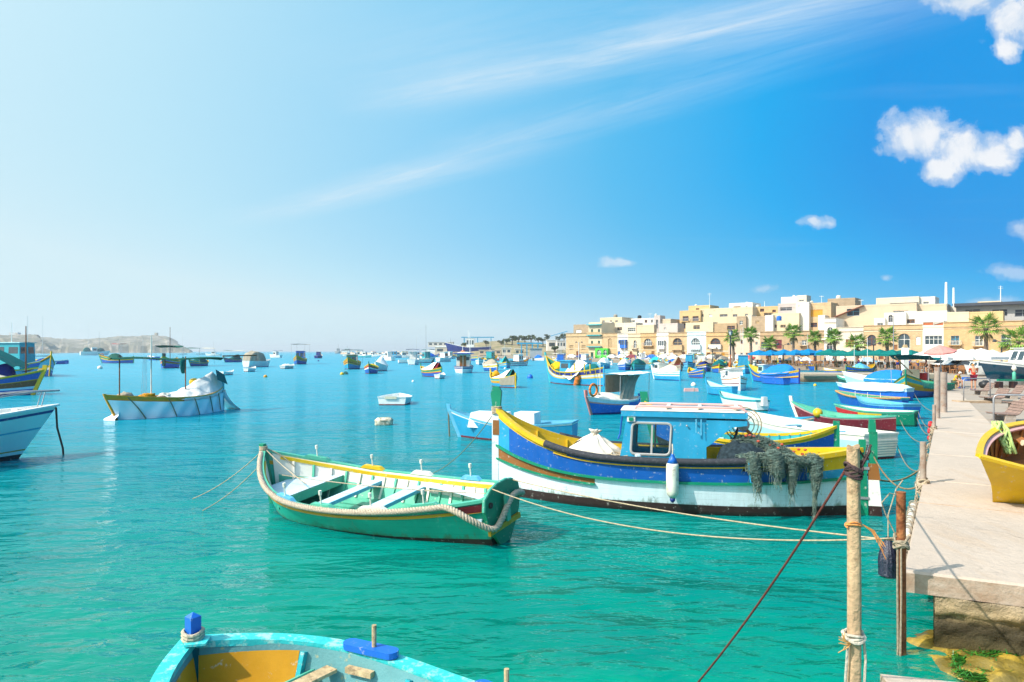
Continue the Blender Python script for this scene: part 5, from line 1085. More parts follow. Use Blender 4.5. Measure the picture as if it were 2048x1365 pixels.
# 40-41-39
t, H_ = skiff('small sky blue open boat in front of the white cabin boat with orange ring', 1400, 1484, 793, 4.0, 1.5, 'L', bands=BD('ltblue', 'skyblue'), boot='navy', fb=.6, rb=.45, rs=.12, tr=.35, inner='paleturq', gun='skyblue', tc='paleturq', N=20)
end_post(H_, t, 'skyblue', .2); 
t, H_ = skiff('white open boat with turquoise gunwale and a small outboard, alone on the open water', 1419, 1547, 822, 4.9, 1.7, 'L', bands=[(0, .18, 'turq', 0, 1), (.18, 1, 'white', 0, 1)], boot='teal', fb=.55, rb=.28, rs=.05, tr=.5, inner='paleturq', gun='turq', tc='paleturq', N=22)
mb = MB(); mb.box((H_.x(1, 0) - .15, 0, .55), (.3, .3, .5), taper=.8); mb.build('outboard_motor', paint('ltgrey', 0), t)
t, H_ = luzzu('white double-ended boat with a small cabin and an orange lifebuoy on a mast', 1437, 1500, 782, 5.6, 2.1, 'L', False, bands=[(0, .12, 'white', 0, 1), (.12, .2, 'orange', 0, 1), (.2, .5, 'white', 0, 1), (.5, .58, 'maroon', 0, 1), (.58, 1, 'white', 0, 1)], boot='iceblue', fb=.95, rb=.5, rs=.35, posts=('white', 'white'), inner='white', gun='white', floor='offwhite', N=20)
cabin(H_, t, 'white', .28, .62, 1.75, .6, 'white', .6, .1); ring(t, (H_.x(.12, 0), .1, 2.0), .33, 'y'); mast(t, H_.x(.16, 0), 0, .9, 3.0, 'orange', .04)
lumpy(H_, t, 'orange', .5, .62, .2, -.5, 0, 2, 'folded_flag')
# 42 / 43
t, H_ = luzzu('blue and yellow fishing boat under a bright blue tarpaulin moored by the stone pier', 1488, 1612, 768, 7.4, 2.5, 'L', False, bands=[(0, .14, 'yellow', 0, 1), (.14, .42, 'blue', 0, 1), (.42, .52, 'yellow', 0, 1), (.52, .60, 'maroon', 0, 1), (.60, 1, 'royal', 0, 1)], boot='navy', fb=.95, rb=.9, rs=.45, N=26, posts=('turq', 'navy'))
lumpy(H_, t, 'tarpblue', .36, .88, .95, .04, .15, 21, ridge=1.0); cabin(H_, t, 'paleturq', .2, .34, 1.8, .5, 'white', .6)
skiff('small dark blue open boat tied in front of the tarpaulin covered fishing boat', 1514, 1582, 770, 3.7, 1.5, 'L', bands=BD('blue', 'royal'), boot='navy', fb=.6, rb=.2, inner='blue', gun='royal', tc='blue')
skiff('blue and yellow boat tied behind the stone pier, left one of two', 1640, 1690, 752, 5.0, 1.8, 'L', bands=BD('yellow', 'blue'), boot='navy', fb=.7, gun='yellow', cat='boat')
t, H_ = luzzu('blue boat with folded awning tied behind the stone pier, right one of two', 1682, 1756, 752, 7.5, 2.2, 'R', False, bands=LZ('yellow', 'royal', 'navy', 'blue'), fb=.9)
lumpy(H_, t, 'ltblue', .35, .6, .7, 0, .1, 4); 
mast(t, H_.x(.2, 0), 0, .9, 5.2, 'white', .04); mast(t, H_.x(.7, 0), 0, .9, 4.2, 'white', .04)
# 36
t, H_ = luzzu('white and turquoise striped boat with a beige cover, in front of the houses', 1292, 1375, 762, 5.8, 2.3, 'L', False, bands=[(0, .12, 'turq', 0, 1), (.12, .3, 'white', 0, 1), (.3, .42, 'turq', 0, 1), (.42, .55, 'white', 0, 1), (.55, 1, 'skyblue', 0, 1)], boot='navy', fb=.95, rb=.3, rs=.1, posts=('white', 'skyblue'), inner='white', gun='white', N=22)
lumpy(H_, t, 'cream', .4, .9, .75, .02, .1, 9); cabin(H_, t, 'white', .14, .36, 1.85, .55, 'white', .8, .3)
t, H_ = luzzu('low blue boat with a yellow rail right of the white and turquoise striped boat', 1368, 1419, 757, 5.2, 1.9, 'L', bands=LZ('yellow', 'blue', 'navy', 'blue')); lumpy(H_, t, 'royal', .4, .85, .4, 0, .1, 10)
# 12 big luzzu
t, H_ = luzzu('large yellow and sky blue fishing boat with blue deckhouse and hanging grey sheet, middle distance', 1073, 1229, 773, 8.6, 2.9, 'L', False, bands=[(0, .08, 'yellow', 0, 1), (.08, .3, 'navy', .12, 1), (.08, .3, 'yellow', 0, .12), (.3, .36, 'yellow', 0, 1), (.36, .5, 'ltgrey', 0, 1), (.5, .58, 'yellow', 0, 1), (.58, 1, 'skyblue', 0, 1)], boot='maroon', fb=1.25, rb=1.6, rs=.55, posts=('turq', 'skyblue'), inner='green', N=32, kb=2.6)
cabin(H_, t, 'skyblue', .32, .52, 2.3, .6, 'skyblue', .9, .1, nwin=1)
mb = MB(); mb.grid(lambda u, v: Vector((lerp(H_.x(.48, 0), H_.x(.74, 0), u), H_.B / 2 * lerp(.1, 1.04, v), lerp(2.5 - .5 * abs(u - .4), .5 + .9 * abs(u - .45), v) + .05 * math.sin(u * 12 + v * 4))), 14, 8); mb.build('hanging_sheet', cloth('ltgrey'), t, smooth=True)
for q in (.2, .62, .8, .9): mb = MB(); mb.beam((H_.x(q, 0), .9, 1.2), (H_.x(q, 0) + .05, .9, 2.1), .08, .08); mb.build('stanchion', paint('yellow', 0), t)
lumpy(H_, t, 'teal', .72, .9, .6, -.3, .0, 33, 'net_pile'); lumpy(H_, t, 'yellow', .14, .26, .5, -.2, 0, 34, 'yellow_gear'); mast(t, H_.x(.56, 0), 0, 1, 4.2, 'white', .04)
for q in range(9): tt = .12 + q * .1; mb = MB(); a = H_.pt(tt, H_.zf(tt, .08, .1), 1); b_ = H_.pt(tt, H_.zf(tt, .3, .1), 1); mb.beam(a + Vector((0, .02, 0)), b_ + Vector((0, .02, 0)), .09, .03); mb.build('side_rib', paint('yellow', 0), t)
# 11 small luzzu with tent
t, H_ = luzzu('small yellow and orange boat with white tent and grey cloth over its stern', 966, 1049, 777, 5.0, 2.0, 'L', False, bands=[(0, .12, 'yellow', 0, 1), (.12, .3, 'turq', 0, 1), (.3, .38, 'yellow', 0, 1), (.38, .62, 'gold', 0, 1), (.62, 1, 'skyblue', 0, 1)], boot='maroon', fb=.8, rb=.5, rs=.4, posts=('yellow', 'yellow'), N=22)
tent(H_, t, 'white', 'teal', .3, .8, .75); tent(H_, t, 'teal', None, .78, .9, .7)
mb = MB(); mb.grid(lambda u, v: H_.pt(lerp(.68, .99, u), H_.sh(lerp(.68, .99, u)) * lerp(1.0, .25, v), 1, .05) + Vector((0, .02 * math.sin(u * 20), 0)), 10, 5); mb.grid(lambda u, v: H_.pt(lerp(.68, .99, u), H_.sh(lerp(.68, .99, u)) * lerp(1.0, .25, v), -1, .05), 10, 5); mb.build('stern_cloth', cloth('beige'), t, smooth=True)
lumpy(H_, t, 'gold', .12, .24, .5, -.2, 0, 14, 'yellow_gear')
# 13-24
t, H_ = luzzu('green and blue striped fishing boat with a white tent ending in a dark red flap', 831, 896, 755, 5.6, 2.1, 'L', False, bands=[(0, .12, 'yellow', 0, 1), (.12, .34, 'green', 0, 1), (.34, .44, 'yellow', 0, 1), (.44, .52, 'red', 0, 1), (.52, 1, 'blue', 0, 1)], fb=.85, rb=.45, rs=.4); tent(H_, t, 'white', 'maroon', .2, .78, 1.0); tent(H_, t, 'maroon', None, .77, .9, .85)
def dinghy(label, x0, x1, y, L, B, bow='R', toward=False, c='white', boot='maroon', **k): return skiff(label, x0, x1, y, L, B, bow, toward, bands=BD(c, c), boot=boot, gun=c, inner=c, floor=c, ts=(.4, .7), tc=c, cat='dinghy', name='dinghy', **k)
dinghy('tiny white dinghy floating in front of the dark red flapped tent boat', 866, 894, 758, 2.4, 1.2, 'R')
dinghy('small white dinghy with a dark seat just right of the wrapped boat\'s peak', 438, 471, 751, 2.3, 1.2)
dinghy('little white dinghy below the white boat with a beige deck tent', 488, 513, 744, 2.4, 1.2)
t, H_ = dinghy('white square-sterned dinghy seen from behind on the open water in the middle', 753, 829, 811, 2.9, 2.0, 'R', False, tr=.86, rb=.12, N=22, bluff=2.6, wl=.9)
t.rotation_euler.z = math.atan2(41.9, -7.4) - R(9); H_.fb
mb = MB(); mb.box((H_.x(1, 0) - .03, .05, H_.sh(1) - .04), (.08, .7, .16)); mb.build('motor_pad', paint('cream'), t)
t, H_ = luzzu('white cabin boat seen from astern with twin brown doors and a blue edged roof', 905, 951, 747, 6.0, 2.9, 'R', False, bands=[(0, .16, 'white', 0, 1), (.16, .38, 'navy', 0, 1), (.38, 1, 'white', 0, 1)], boot='ltgrey', fb=1.0, rb=.5, rs=.0, posts=('white', 'white'), inner='white', gun='navy', ph=.05, stb=4.5, ks=3)
t.rotation_euler.z = math.atan2(100, -9.0) - R(6)
cabin(H_, t, 'offwhite', .3, .8, 2.85, .72, 'white', .7, .3, nwin=2)
for q in (-.28, .28): mb = MB(); mb.box((H_.x(.8, 0) - .03, q, 1.7), (.05, .42, 1.9)); mb.build('door', FR['umber'], t)
for q in (-.85, .85): mb = MB(); mb.box((H_.x(.8, 0) - .03, q * .85, 2.2), (.05, .45, .5)); mb.build('window', glass(), t)
mb = MB(); mb.box((H_.x(.62, 0), 0, 2.98), (3.9, 3.2, .16), taper=.8); mb.build('roof_edge', paint('navy', 0), t); mb = MB(); mb.box((H_.x(.55, 0), 0, 3.13), (2.6, 2.0, .14), taper=.6); mb.build('roof_hatch', paint('white', 0), t)
mb = MB(); mb.lathe([(.34, 0), (.34, .12), (.2, .2)], 14, (H_.x(.6, 0), .1, 3.2)); mb.build('liferaft', paint('orange', 0), t); mast(t, H_.x(.5, 0), -.9, 3, 6.2, 'white', .04); mast(t, H_.x(.5, 0), .2, 3, 4.2, 'white', .05)
t, H_ = luzzu('orange striped blue boat with dark awning, bow on, left of the red banded one', 833 - 146, 723, 739, 7.0, 2.6, 'L', True, bands=LZ('yellow', 'gold', 'maroon', 'skyblue'), fb=1.0, rb=.8); canopy(H_, t, 'teal', .1, .9, 2.9, 1.0); cabin(H_, t, 'turq', .3, .6, 2.1, .6, 'yellow')
t, H_ = luzzu('blue boat with red and white band and yellow gear in the bay', 727, 759, 748, 5.2, 2.1, 'L', True, bands=[(0, .14, 'yellow', 0, 1), (.14, .34, 'red', 0, 1), (.34, .5, 'white', 0, 1), (.5, 1, 'blue', 0, 1)], fb=.9); lumpy(H_, t, 'yellow', .3, .7, .5, -.1, 0, 5)
t, H_ = luzzu('white boat under an orange lined white tent behind the red banded blue boat', 744, 777, 743, 5.5, 2.1, 'L', True, bands=BD('white'), fb=.7, gun='offwhite', posts=('white', 'white')); tent(H_, t, 'white', 'gold', .15, .8, 1.3)
t, H_ = luzzu('blue fishing boat with yellow bow stripes and a flat brown roof on posts', 587, 615, 729, 7.5, 2.7, 'L', True, bands=LZ('yellow', 'gold', 'navy', 'blue'), fb=1.0, rb=.9); cabin(H_, t, 'royal', .35, .7, 2.7, .6, 'royal'); canopy(H_, t, 'beige', .1, 1.0, 4.2, 1.1)
t, H_ = skiff('white motor boat with a beige deck tent and lettering on its stern quarter', 489, 541, 735, 6.2, 2.4, 'R', bands=BD('white'), boot='navy', fb=1.0, rb=.3, ts=None, cat='motor boat', name='motor_boat'); lumpy(H_, t, 'beige', .35, .98, 1.7, .0, .0, 6, ridge=.15)
t, H_ = skiff('small grey and red open boat in the middle left of the bay', 561, 590, 738, 3.8, 1.5, 'R', bands=BD('offwhite', 'ltgrey'), boot='boot'); lumpy(H_, t, 'offwhite', .3, .9, .3, 0, 0, 4)
t, H_ = luzzu('blue boat with a pitched dark tent under a cream roof, far out left', 449, 486, 725, 7.0, 2.4, 'L', True, bands=LZ('yellow', 'blue', 'maroon', 'royal')); tent(H_, t, 'teal', 'black', .25, .8, 1.2); canopy(H_, t, 'cream', .1, .9, 2.9)
t, H_ = luzzu('blue and green boat under a pale yellow roof behind the wrapped boat\'s peak', 377, 421, 733, 7.2, 2.6, 'L', True, bands=LZ('yellow', 'turq', 'green', 'blue')); canopy(H_, t, 'cream', 0, 1.0, 3.3, 1.2); lumpy(H_, t, 'teal', .3, .8, 1.0, -.1, 0, 8)
t, H_ = luzzu('blue, yellow and red striped boat seen end on below a hanging dark awning', 320, 363, 737, 6.8, 2.8, 'L', True, bands=[(0, .2, 'yellow', 0, 1), (.2, .32, 'skyblue', 0, 1), (.32, .44, 'red', 0, 1), (.44, .54, 'yellow', 0, 1), (.54, 1, 'royal', 0, 1)], fb=1.2, rb=.7); canopy(H_, t, 'dkgreen', .0, .85, 3.6, 1.0, .3); mast(t, H_.x(.3, 0), .3, 1, 6.6, 'brown', .06); mb = MB(); mb.box((H_.x(-.01, 0), 0, 1.4), (.2, .5, 2.0)); mb.build('bow_fender', paint('black', 0), t)
t, H_ = luzzu('blue fishing boat with green deck cover and red roof panel on posts', 208, 264, 727, 7.8, 2.6, 'L', False, bands=LZ('yellow', 'green', 'yellow', 'blue'), fb=1.1, rb=.8); lumpy(H_, t, 'dkgreen', .25, .6, 1.1, -.05, .05, 7); canopy(H_, t, 'red', .36, .72, 4.4, .8); mast(t, H_.x(.55, 0), 0, 1, 5.5, 'offwhite', .06); ring(t, (H_.x(.03, 0), .4, 1.8), .4, 'y')
t, H_ = skiff('white patrol-like workboat with dark gear on deck, farthest left group', 168, 209, 711, 15, 4.5, 'R', bands=BD('white'), boot='navy', fb=2.4, rb=.6, ts=None, cat='workboat', name='workboat'); cabin(H_, t, 'white', .4, .6, 5.2, .6); lumpy(H_, t, 'teal', .15, .4, 2.4, -.2, 0, 3, 'gear'); lumpy(H_, t, 'teal', .62, .9, 2.8, -.2, 0, 5, 'gear'); mast(t, 3, 0, 2, 16, 'grey', .12)
skiff('small blue and white open boat far left beside the blue barrel', 80, 123, 729, 4.8, 1.8, 'R', bands=BD('white', 'royal'), boot='navy', fb=.7)
for i, (x0, x1, y, c, lb) in enumerate([(540, 563, 716, 'white', 'white cabin boat with a dark blue cover beyond the beige tented boat'), (629, 646, 717, 'navy', 'small navy blue boat alone near the horizon'), (415, 440, 712, 'white', 'white fishing boat near the headland tip'), (816, 838, 730, 'white', 'small white boat with a blue spray hood by the bare masts'), (764, 790, 722, 'white', 'low white motor boat behind the orange lined tent'),
        (792, 828, 712, 'yellow', 'yellow edged flat boat in front of the breakwater'), (836, 868, 726, 'teal', 'blue-green fishing boat under a dark canopy with a bare mast'), (872, 905, 724, 'white', 'white covered boat left of the twin door cabin boat'), (295, 318, 721, 'royal', 'plain blue boat seen under the long dark awning')]):
    d = CH * FP / (y - HY); t, H_ = skiff(lb, x0, x1, y, 6.5 if d < 400 else 9, 2.4, 'R' if i % 2 else 'L', bands=BD(c if c != 'yellow' else 'yellow', c if c != 'yellow' else 'royal'), boot='navy', fb=1.0, rb=.5, ts=None, cat='motor boat', name='motor_boat')
    if i != 8: cabin(H_, t, ['white', 'navy', 'white', 'white', 'white', 'yellow', 'turq', 'white', 'blue'][i], .35, .65, 2.5, .6, 'white')
    if i in (0, 3, 6): canopy(H_, t, 'navy' if i != 6 else 'teal', .4, 1.0, 3.1, 1.0)
    if i in (2, 6): mast(t, 0, 0, 1, 9, 'grey', .06)
# navy boats on the horizon
for (x0, x1, y, h, lb) in [(670, 683, 706.5, 14, 'grey patrol ship on the horizon, left of a white yacht'), (683, 706, 706, 11, 'white motor yacht on the horizon')]:
    d = 1000; W_ = (x1 - x0) / FP * d; p = Wd((x0 + x1) / 2, d); t = thing('ship', lb, 'ship', (p.x, p.y, 0)); H_ = Hull(W_, 6, 3, 1, .3, 1, tr=.6); hull_body(H_, t, BD('grey' if 'grey' in lb else 'white'), .3, 'navy', 12); cabin(H_, t, 'grey' if 'grey' in lb else 'white', .3, .7, 7.5, .6, 'white', nwin=3); mast(t, 0, 0, 6, h, 'grey', .3)
for (px, y1, d, lb) in [(83, 633, 420, 'thin mast of a yacht behind the cabin at far left'), (175, 645, 600, 'tall bare yacht mast near the headland'), (283, 668, 300, 'white bare mast left of the dark awning'), (364, 658, 700, 'faint tall mast at the headland tip'), (400, 674, 700, 'short faint mast right of the headland'), (829, 672, 190, 'dark bare mast in the middle of the bay'), (48, 632, 130, 'leaning aerial pole above the turquoise cabin')]:
    p = Wd(px, d); L_ = 9; t = thing('sailing_boat', lb.replace('mast', 'masted sailing boat', 1) if 'aerial' not in lb else 'slim sailing boat with an aerial pole behind the turquoise cabin', 'sailing boat', (p.x, p.y, 0), R(20)); H_ = Hull(L_, 2.6, .9, .3, 0, .6, tr=.5); hull_body(H_, t, BD('white'), .15, 'navy', 12)
    mast(t, .6, 0, .9, Zy(y1, d), 'ltgrey', .05 if d < 400 else .09); mb = MB(); mb.tube([(.6, 0, 2), (-3.6, 0, 1.9)], .07, 6); mb.build('boom', paint('ltgrey', 0), t)
# ---- middle right clutter of boats in front of the shore
mid = [(1010, 1063, 733, 'white', 'maroon', 'white cruiser with a maroon stripe, left of the large yellow and blue boat', 9.0, 'cabin'), (996, 1023, 737, 'skyblue', 'yellow', 'blue boat with a peaked turquoise tent', 5.5, 'tentturq'), (958, 1006, 743, 'yellow', 'white', 'yellow railed white boat with a brown round cover', 6.5, 'lumpbrown'), (950, 975, 730, 'white', 'turq', 'white boat with a yellow prow left of the brown covered one', 5.5, 'none'),
       (1236, 1262, 741, 'blue', 'ltgrey', 'blue boat under a grey ribbed cover behind the large yellow boat', 6.5, 'lumpgrey'), (1234, 1268, 729, 'royal', 'yellow', 'dark blue boat with a green awning and yellow prow near the green shop', 9.5, 'canopygreen'), (1257, 1296, 741, 'turq', 'green', 'turquoise boat with a green deck and a red mast at the shore', 7.5, 'lumpgreen'), (1291, 1330, 731, 'paleturq', 'white', 'pale turquoise covered boat under the white arched house', 9.0, 'lumpturq'),
       (1322, 1368, 733, 'white', 'turq', 'white canopied boat in the crowded moorings before the ice blue house', 9.0, 'canopywhite'), (1365, 1392, 736, 'ltblue', 'navy', 'sky blue boat with a small blue cabin behind the yellow railed one', 7, 'cabin'), (1388, 1415, 735, 'white', 'offwhite', 'white cruiser with a raked windscreen near the golden arch house', 7, 'cabin'), (1420, 1462, 736, 'green', 'yellow', 'green edged boat under a dark green awning left of the tall lamp', 8, 'canopygreen'),
       (1425, 1452, 746, 'yellow', 'brown', 'small brown and yellow boat with a rounded dark hood', 4.5, 'lumpgreen'), (1462, 1500, 739, 'ltblue', 'white', 'pale blue low boat behind the white cabin boat', 6, 'none'), (1330, 1372, 743, 'beige', 'maroon', 'beige boat with a brown tent in the crowded moorings', 6.0, 'tentbrown'), (1150, 1190, 729, 'white', 'ltblue', 'white boat with a blue box at the shore behind the large boat', 8, 'cabin'), (1100, 1136, 727, 'turq', 'white', 'turquoise roofed boat moored behind the prow of the large boat', 8, 'canopywhite'),
       (1196, 1232, 731, 'white', 'teal', 'white fishing boat with a dark umbrella-like awning near the corner house', 8, 'canopygreen'), (886, 912, 718, 'white', 'green', 'white and green boat tied up below the pale quay shed', 8, 'cabin'), (925, 958, 722, 'yellow', 'turq', 'yellow and turquoise boat at the boatyard quay', 8, 'none'), (975, 1004, 722, 'maroon', 'white', 'long maroon and white boat at the boatyard quay', 9, 'none'), (1440, 1478, 757, 'white', 'beige', 'pale wooden raft-like boat beside the lamp reflection', 4.5, 'none'),
       (1590, 1640, 741, 'yellow', 'blue', 'yellow railed blue boat behind the tarpaulin boat', 8, 'none'), (1545, 1590, 738, 'yellow', 'green', 'long yellow and green boat in front of the cafe terrace', 9, 'canopyblue')]
for i, (x0, x1, y, c1, c2, lb, L_, ex) in enumerate(mid):
    bands = [(0, .16, c2, 0, 1), (.16, .4, c1, 0, 1), (.4, .5, c2, 0, 1), (.5, 1, c1 if c1 not in ('yellow', 'green') else 'blue', 0, 1)]
    t, H_ = luzzu(lb, x0, x1, y, L_, 2.4, 'L' if i % 3 else 'R', False, bands=bands, boot='navy', fb=.95, rb=.6, rs=.3, posts=(c2, c1), gun=c2, N=14)
    if ex == 'cabin': cabin(H_, t, 'white' if c1 != 'ltblue' else 'skyblue', .35, .62, 2.6, .6, 'white', nwin=2)
    elif ex.startswith('tent'): tent(H_, t, {'turq': 'turq', 'brown': 'beige'}[ex[4:]], 'teal' if 'turq' in ex else 'brown', .3, .8, 1.4)
    elif ex.startswith('lump'): lumpy(H_, t, {'brown': 'beige', 'grey': 'ltgrey', 'green': 'teal', 'turq': 'turq'}[ex[4:]], .25, .85, 1.0, .02, .1, i)
    elif ex.startswith('canopy'): canopy(H_, t, {'green': 'teal', 'white': 'offwhite', 'blue': 'royal'}[ex[6:]], .1, .95, 2.7, 1.05); lumpy(H_, t, 'turq' if i % 2 else 'royal', .4, .75, .7, -.1, 0, i)
    if i % 3 == 1: mast(t, 0, 0, 1, 4.5 + (i % 5), 'ltgrey', .04)
# blue hulled ship hauled up in the boatyard
p = Wd(940, 420); t = thing('ship', 'blue hulled ship with white superstructure standing in the boatyard', 'ship', (p.x, p.y, 2.2), math.pi)
H_ = Hull(26, 6.5, 3.6, 3.2, .6, .6, kb=1.6, rake=.1, tr=.6); hull_body(H_, t, BD('white', 'navy', .06), .3, 'maroon', 18); cabin(H_, t, 'white', .42, .6, 9, .6, 'white', nwin=3); mast(t, 1, 0, 8, 14, 'white', .18); mast(t, 12, 0, 6, 9, 'grey', .15)
mb = MB(); mb.box((0, 0, -.9), (18, 3, 1.2)); mb.build('cradle', RUST(), t)
p = Wd(882, 440); t = thing('ship', 'white ferry-like boat standing in front of the long boatyard building', 'ship', (p.x, p.y, .6), math.pi); H_ = Hull(17, 5, 3, 1.2, .3, .6, tr=.7); hull_body(H_, t, BD('white', 'ltgrey'), .3, 'navy', 14); cabin(H_, t, 'white', .3, .8, 6, .7, 'white', nwin=5)
# ---- buoys and floats
bu = [(200, 738, .45, 'offwhite', 'dirty white buoy floating left of the wrapped boat', 1), (531, 755, .24, 'gold', 'small orange buoy on the open water at left', 1), (684, 750, .28, 'yellow', 'yellow buoy touching a blue barrel', 1), (1060, 757, .36, 'royal', 'dark blue buoy left of the large yellow and blue fishing boat', 1.1), (637, 723, .3, 'navy', 'small dark buoy below the navy boat', 1), (1387, 772, .25, 'offwhite', 'pale round buoy right of the striped boat', 1), (826, 764, .14, 'white', 'tiny white float near the white square-sterned dinghy', 1), (1010, 738, .2, 'white', 'tiny white buoy below the maroon striped cruiser', 1), (1630, 772, .15, 'yellow', 'tiny yellow buoy in front of the pier', 1), (1278, 748, .2, 'yellow', 'tiny yellow buoy beside the striped boat bow', 1)]
for (px, py, r, c, lb, st) in bu: p = P(px, py); buoy('mooring_buoy', (p.x, p.y, 0), r, c, lb, st)
def barrel(px, py, r, h, c, lb, tilt=(0, 0)):
    p = P(px, py); t = thing('barrel_float', lb, 'barrel', (p.x, p.y, -.15), rot=(tilt[0], tilt[1], 0)); mb = MB(); mb.lathe([(r * .9, 0), (r, .05), (r, h * .33), (r * 1.05, h * .36), (r, h * .39), (r, h * .66), (r * 1.05, h * .69), (r, h * .72), (r, h - .05), (r * .9, h)], 18); mb.build('drum', paint(c), t, smooth='auto'); mb = MB(); mb.lathe([(r * .2, 0), (r * .2, .06)], 8, (r * .4, 0, h)); mb.build('bung', paint('black', 0), t)
barrel(134, 728, .42, 1.1, 'blue', 'blue barrel float standing in the water right of the small blue and white boat'); barrel(692, 749, .32, .7, 'teal', 'blue barrel lying beside the yellow buoy', (R(60), R(20)))
barrel(1152, 771, .3, 1.2, 'orange', 'orange fender-like float leaning on the side of the large yellow and blue boat', (R(15), R(12)))
# encrusted block float
p = P(768, 850); t = thing('block_float', 'grubby white foam block float overgrown with weed in the middle of the water', 'float', (p.x, p.y, 0), R(8))
mb = MB(); mb.grid(lambda u, v: (lambda a, b: Vector((math.copysign(abs(math.cos(a) * math.cos(b)) ** .45, math.cos(a)) * .40, math.copysign(abs(math.sin(a) * math.cos(b)) ** .45, math.sin(a)) * .3, .12 + math.copysign(abs(math.sin(b)) ** .6, math.sin(b)) * .2)) * (1 + .08 * noise.noise(Vector((a * 2, b * 3, 1)))))(u * 2 * math.pi, (v - .5) * math.pi), 32, 16)
mb.build('foam_block', mat('encrusted_foam', (.62, .56, .42), .95, .35, 6, (.16, .12, .07), .6, 9, .9, 20), t, smooth=True); mb = MB(); mb.tube([(.41 * math.cos(a), .31 * math.sin(a), .2 + .02 * math.sin(3 * a)) for a in [i * math.pi / 10 for i in range(21)]], .018, 5); mb.build('lashing', rope_mat(), t)
p = P(1382, 783); t = thing('block_float', 'pinkish rectangular raft float right of the awning boat', 'float', (p.x, p.y, 0), R(-4)); mb = MB(); mb.box((0, 0, .08), (1.15, .5, .34), taper=.93); mb.build('foam_block', paint('pink'), t); mb = MB(); mb.tube([(.2, -.27, .0), (.2, -.25, .27), (.2, .25, .27), (.2, .27, 0)], .02, 5); mb.build('lashing', rope_mat(), t)
rt = random.Random(21); tp = None
for q in range(16):
    px = 700 + q * 10.5 + rt.uniform(-4, 4); d = rt.uniform(330, 480); p = Wd(px, d); c1 = ['white', 'royal', 'yellow', 'turq', 'white', 'red'][q % 6]
    t = thing('motor_boat', 'tiny boat moored in front of the far breakwater', 'boat', (p.x, p.y, 0), rt.uniform(-.6, .6), 'tiny boats along the far breakwater'); H_ = Hull(rt.uniform(6, 9), 2.4, 1.0, .6, .3, .3, tr=.4); hull_body(H_, t, BD('white' if q % 2 else c1, c1), .1, 'navy', 8, gun=c1); cabin(H_, t, 'white', .35, .65, rt.uniform(2.2, 3.2), .6, c1)
for i, (px, y, c1, c2, lb) in enumerate([(1075, 722, 'white', 'royal', 'white boat with royal blue stripe just left of the tall yellow prow'), (1122, 735, 'royal', 'yellow', 'blue boat with yellow rail hidden behind the blue deckhouse'), (1172, 722, 'white', 'teal', 'white boat with teal cover under the golden corner house'), (1208, 738, 'skyblue', 'white', 'sky blue boat at the stern of the large yellow and blue boat'), (1284, 724, 'white', 'royal', 'white boat with royal blue cover near the shore, below the yellow arch'), (1310, 739, 'turq', 'yellow', 'turquoise boat with yellow rail behind the striped boat bow'), (1346, 725, 'royal', 'white', 'bright blue boat by the shore below the carved balcony'), (1385, 727, 'turq', 'white', 'turquoise covered boat by the shore below the ice blue house'),
       (1408, 744, 'navy', 'yellow', 'dark blue boat with yellow rail left of the hooded yellow boat'), (1445, 728, 'white', 'beige', 'white boat with beige cover close left of the tall lamp foot'), (1486, 748, 'skyblue', 'yellow', 'sky blue boat with yellow rail right of the orange ring cabin boat'), (1516, 738, 'white', 'teal', 'white boat with teal cover below the first blue umbrellas'), (1612, 733, 'royal', 'white', 'blue boat with a white cover behind the stone pier end'), (980, 726, 'turq', 'yellow', 'turquoise boat with yellow rail below the quay store'), (1040, 722, 'white', 'teal', 'white boat with teal cover below the cream shelter'), (858, 719, 'white', 'royal', 'white boat with blue cover left of the ferry'), (640 + 150, 716, 'skyblue', 'white', 'sky blue boat near the right end of the breakwater')]):
    t, H_ = luzzu(lb, px - 17, px + 17, y, 7.5, 2.4, 'LR'[i % 2], bands=[(0, .14, c2, 0, 1), (.14, .3, c1, 0, 1), (.3, .4, 'white', 0, 1), (.4, 1, c1, 0, 1)], boot='navy', fb=.95, rb=.7, rs=.3, posts=(c2, c1), gun=c2, N=12)
    if i % 3 == 0: lumpy(H_, t, c2, .2, .8, 1.1, .02, .1, i)
    elif i % 3 == 1: cabin(H_, t, c1, .3, .6, 2.7, .6, 'white', nwin=2); mast(t, 0, 0, 1, 5 + i % 4, 'ltgrey', .05)
    else: canopy(H_, t, c2, .1, .95, 2.8, 1.05); lumpy(H_, t, c1, .4, .75, .7, -.1, 0, i)
# ================================================================ FOREGROUND
# ---- the big fishing boat with the sky blue wheelhouse
a_, b_ = P(992, 986), P(1722, 1030); dv = a_ - b_; c_ = (a_ + b_) / 2
t = thing('fishing_boat', 'big fishing boat with high yellow bow, pale blue hull and sky blue wheelhouse', 'fishing boat', (c_.x, c_.y, 0), math.atan2(dv.y, dv.x)); t.scale = (1, -1, 1)
HM = Hull(dv.length, 2.15, 1.06, .92, .26, .3, wl=.84, rake=.0, kb=3.0, ks=2.2, bluff=2.3, stb=2.6, tm=.47); BM = t
hullc = mat('main_hull_paint', (.72, .80, .84), .38, .08, 1.2, (.22, .30, .33), .05, 3, .15, 16, .45, 0, .3, seam=.115)
BOOT = .20
hull_body(HM, t, [(0, .10, 'yellow', 0, .24), (0, .10, 'blue', .24, .86), (0, .30, 'yellow', .86, 1), (.10, .46, 'skyblue', 0, .05), (.10, .46, 'blue', .05, .86), (.30, .46, 'skyblue', .86, 1),
    (.46, .50, 'green', 0, 1), (.50, .64, 'umber', 0, .32), (.50, .64, hullc, .32, 1), (.64, 1, hullc, 0, 1)], BOOT, 'boot', N=60, near=True, inner='yellow', gun='yellow', gw=.13, gh=.09, floor='grey', zfl=.45, thick=.07)
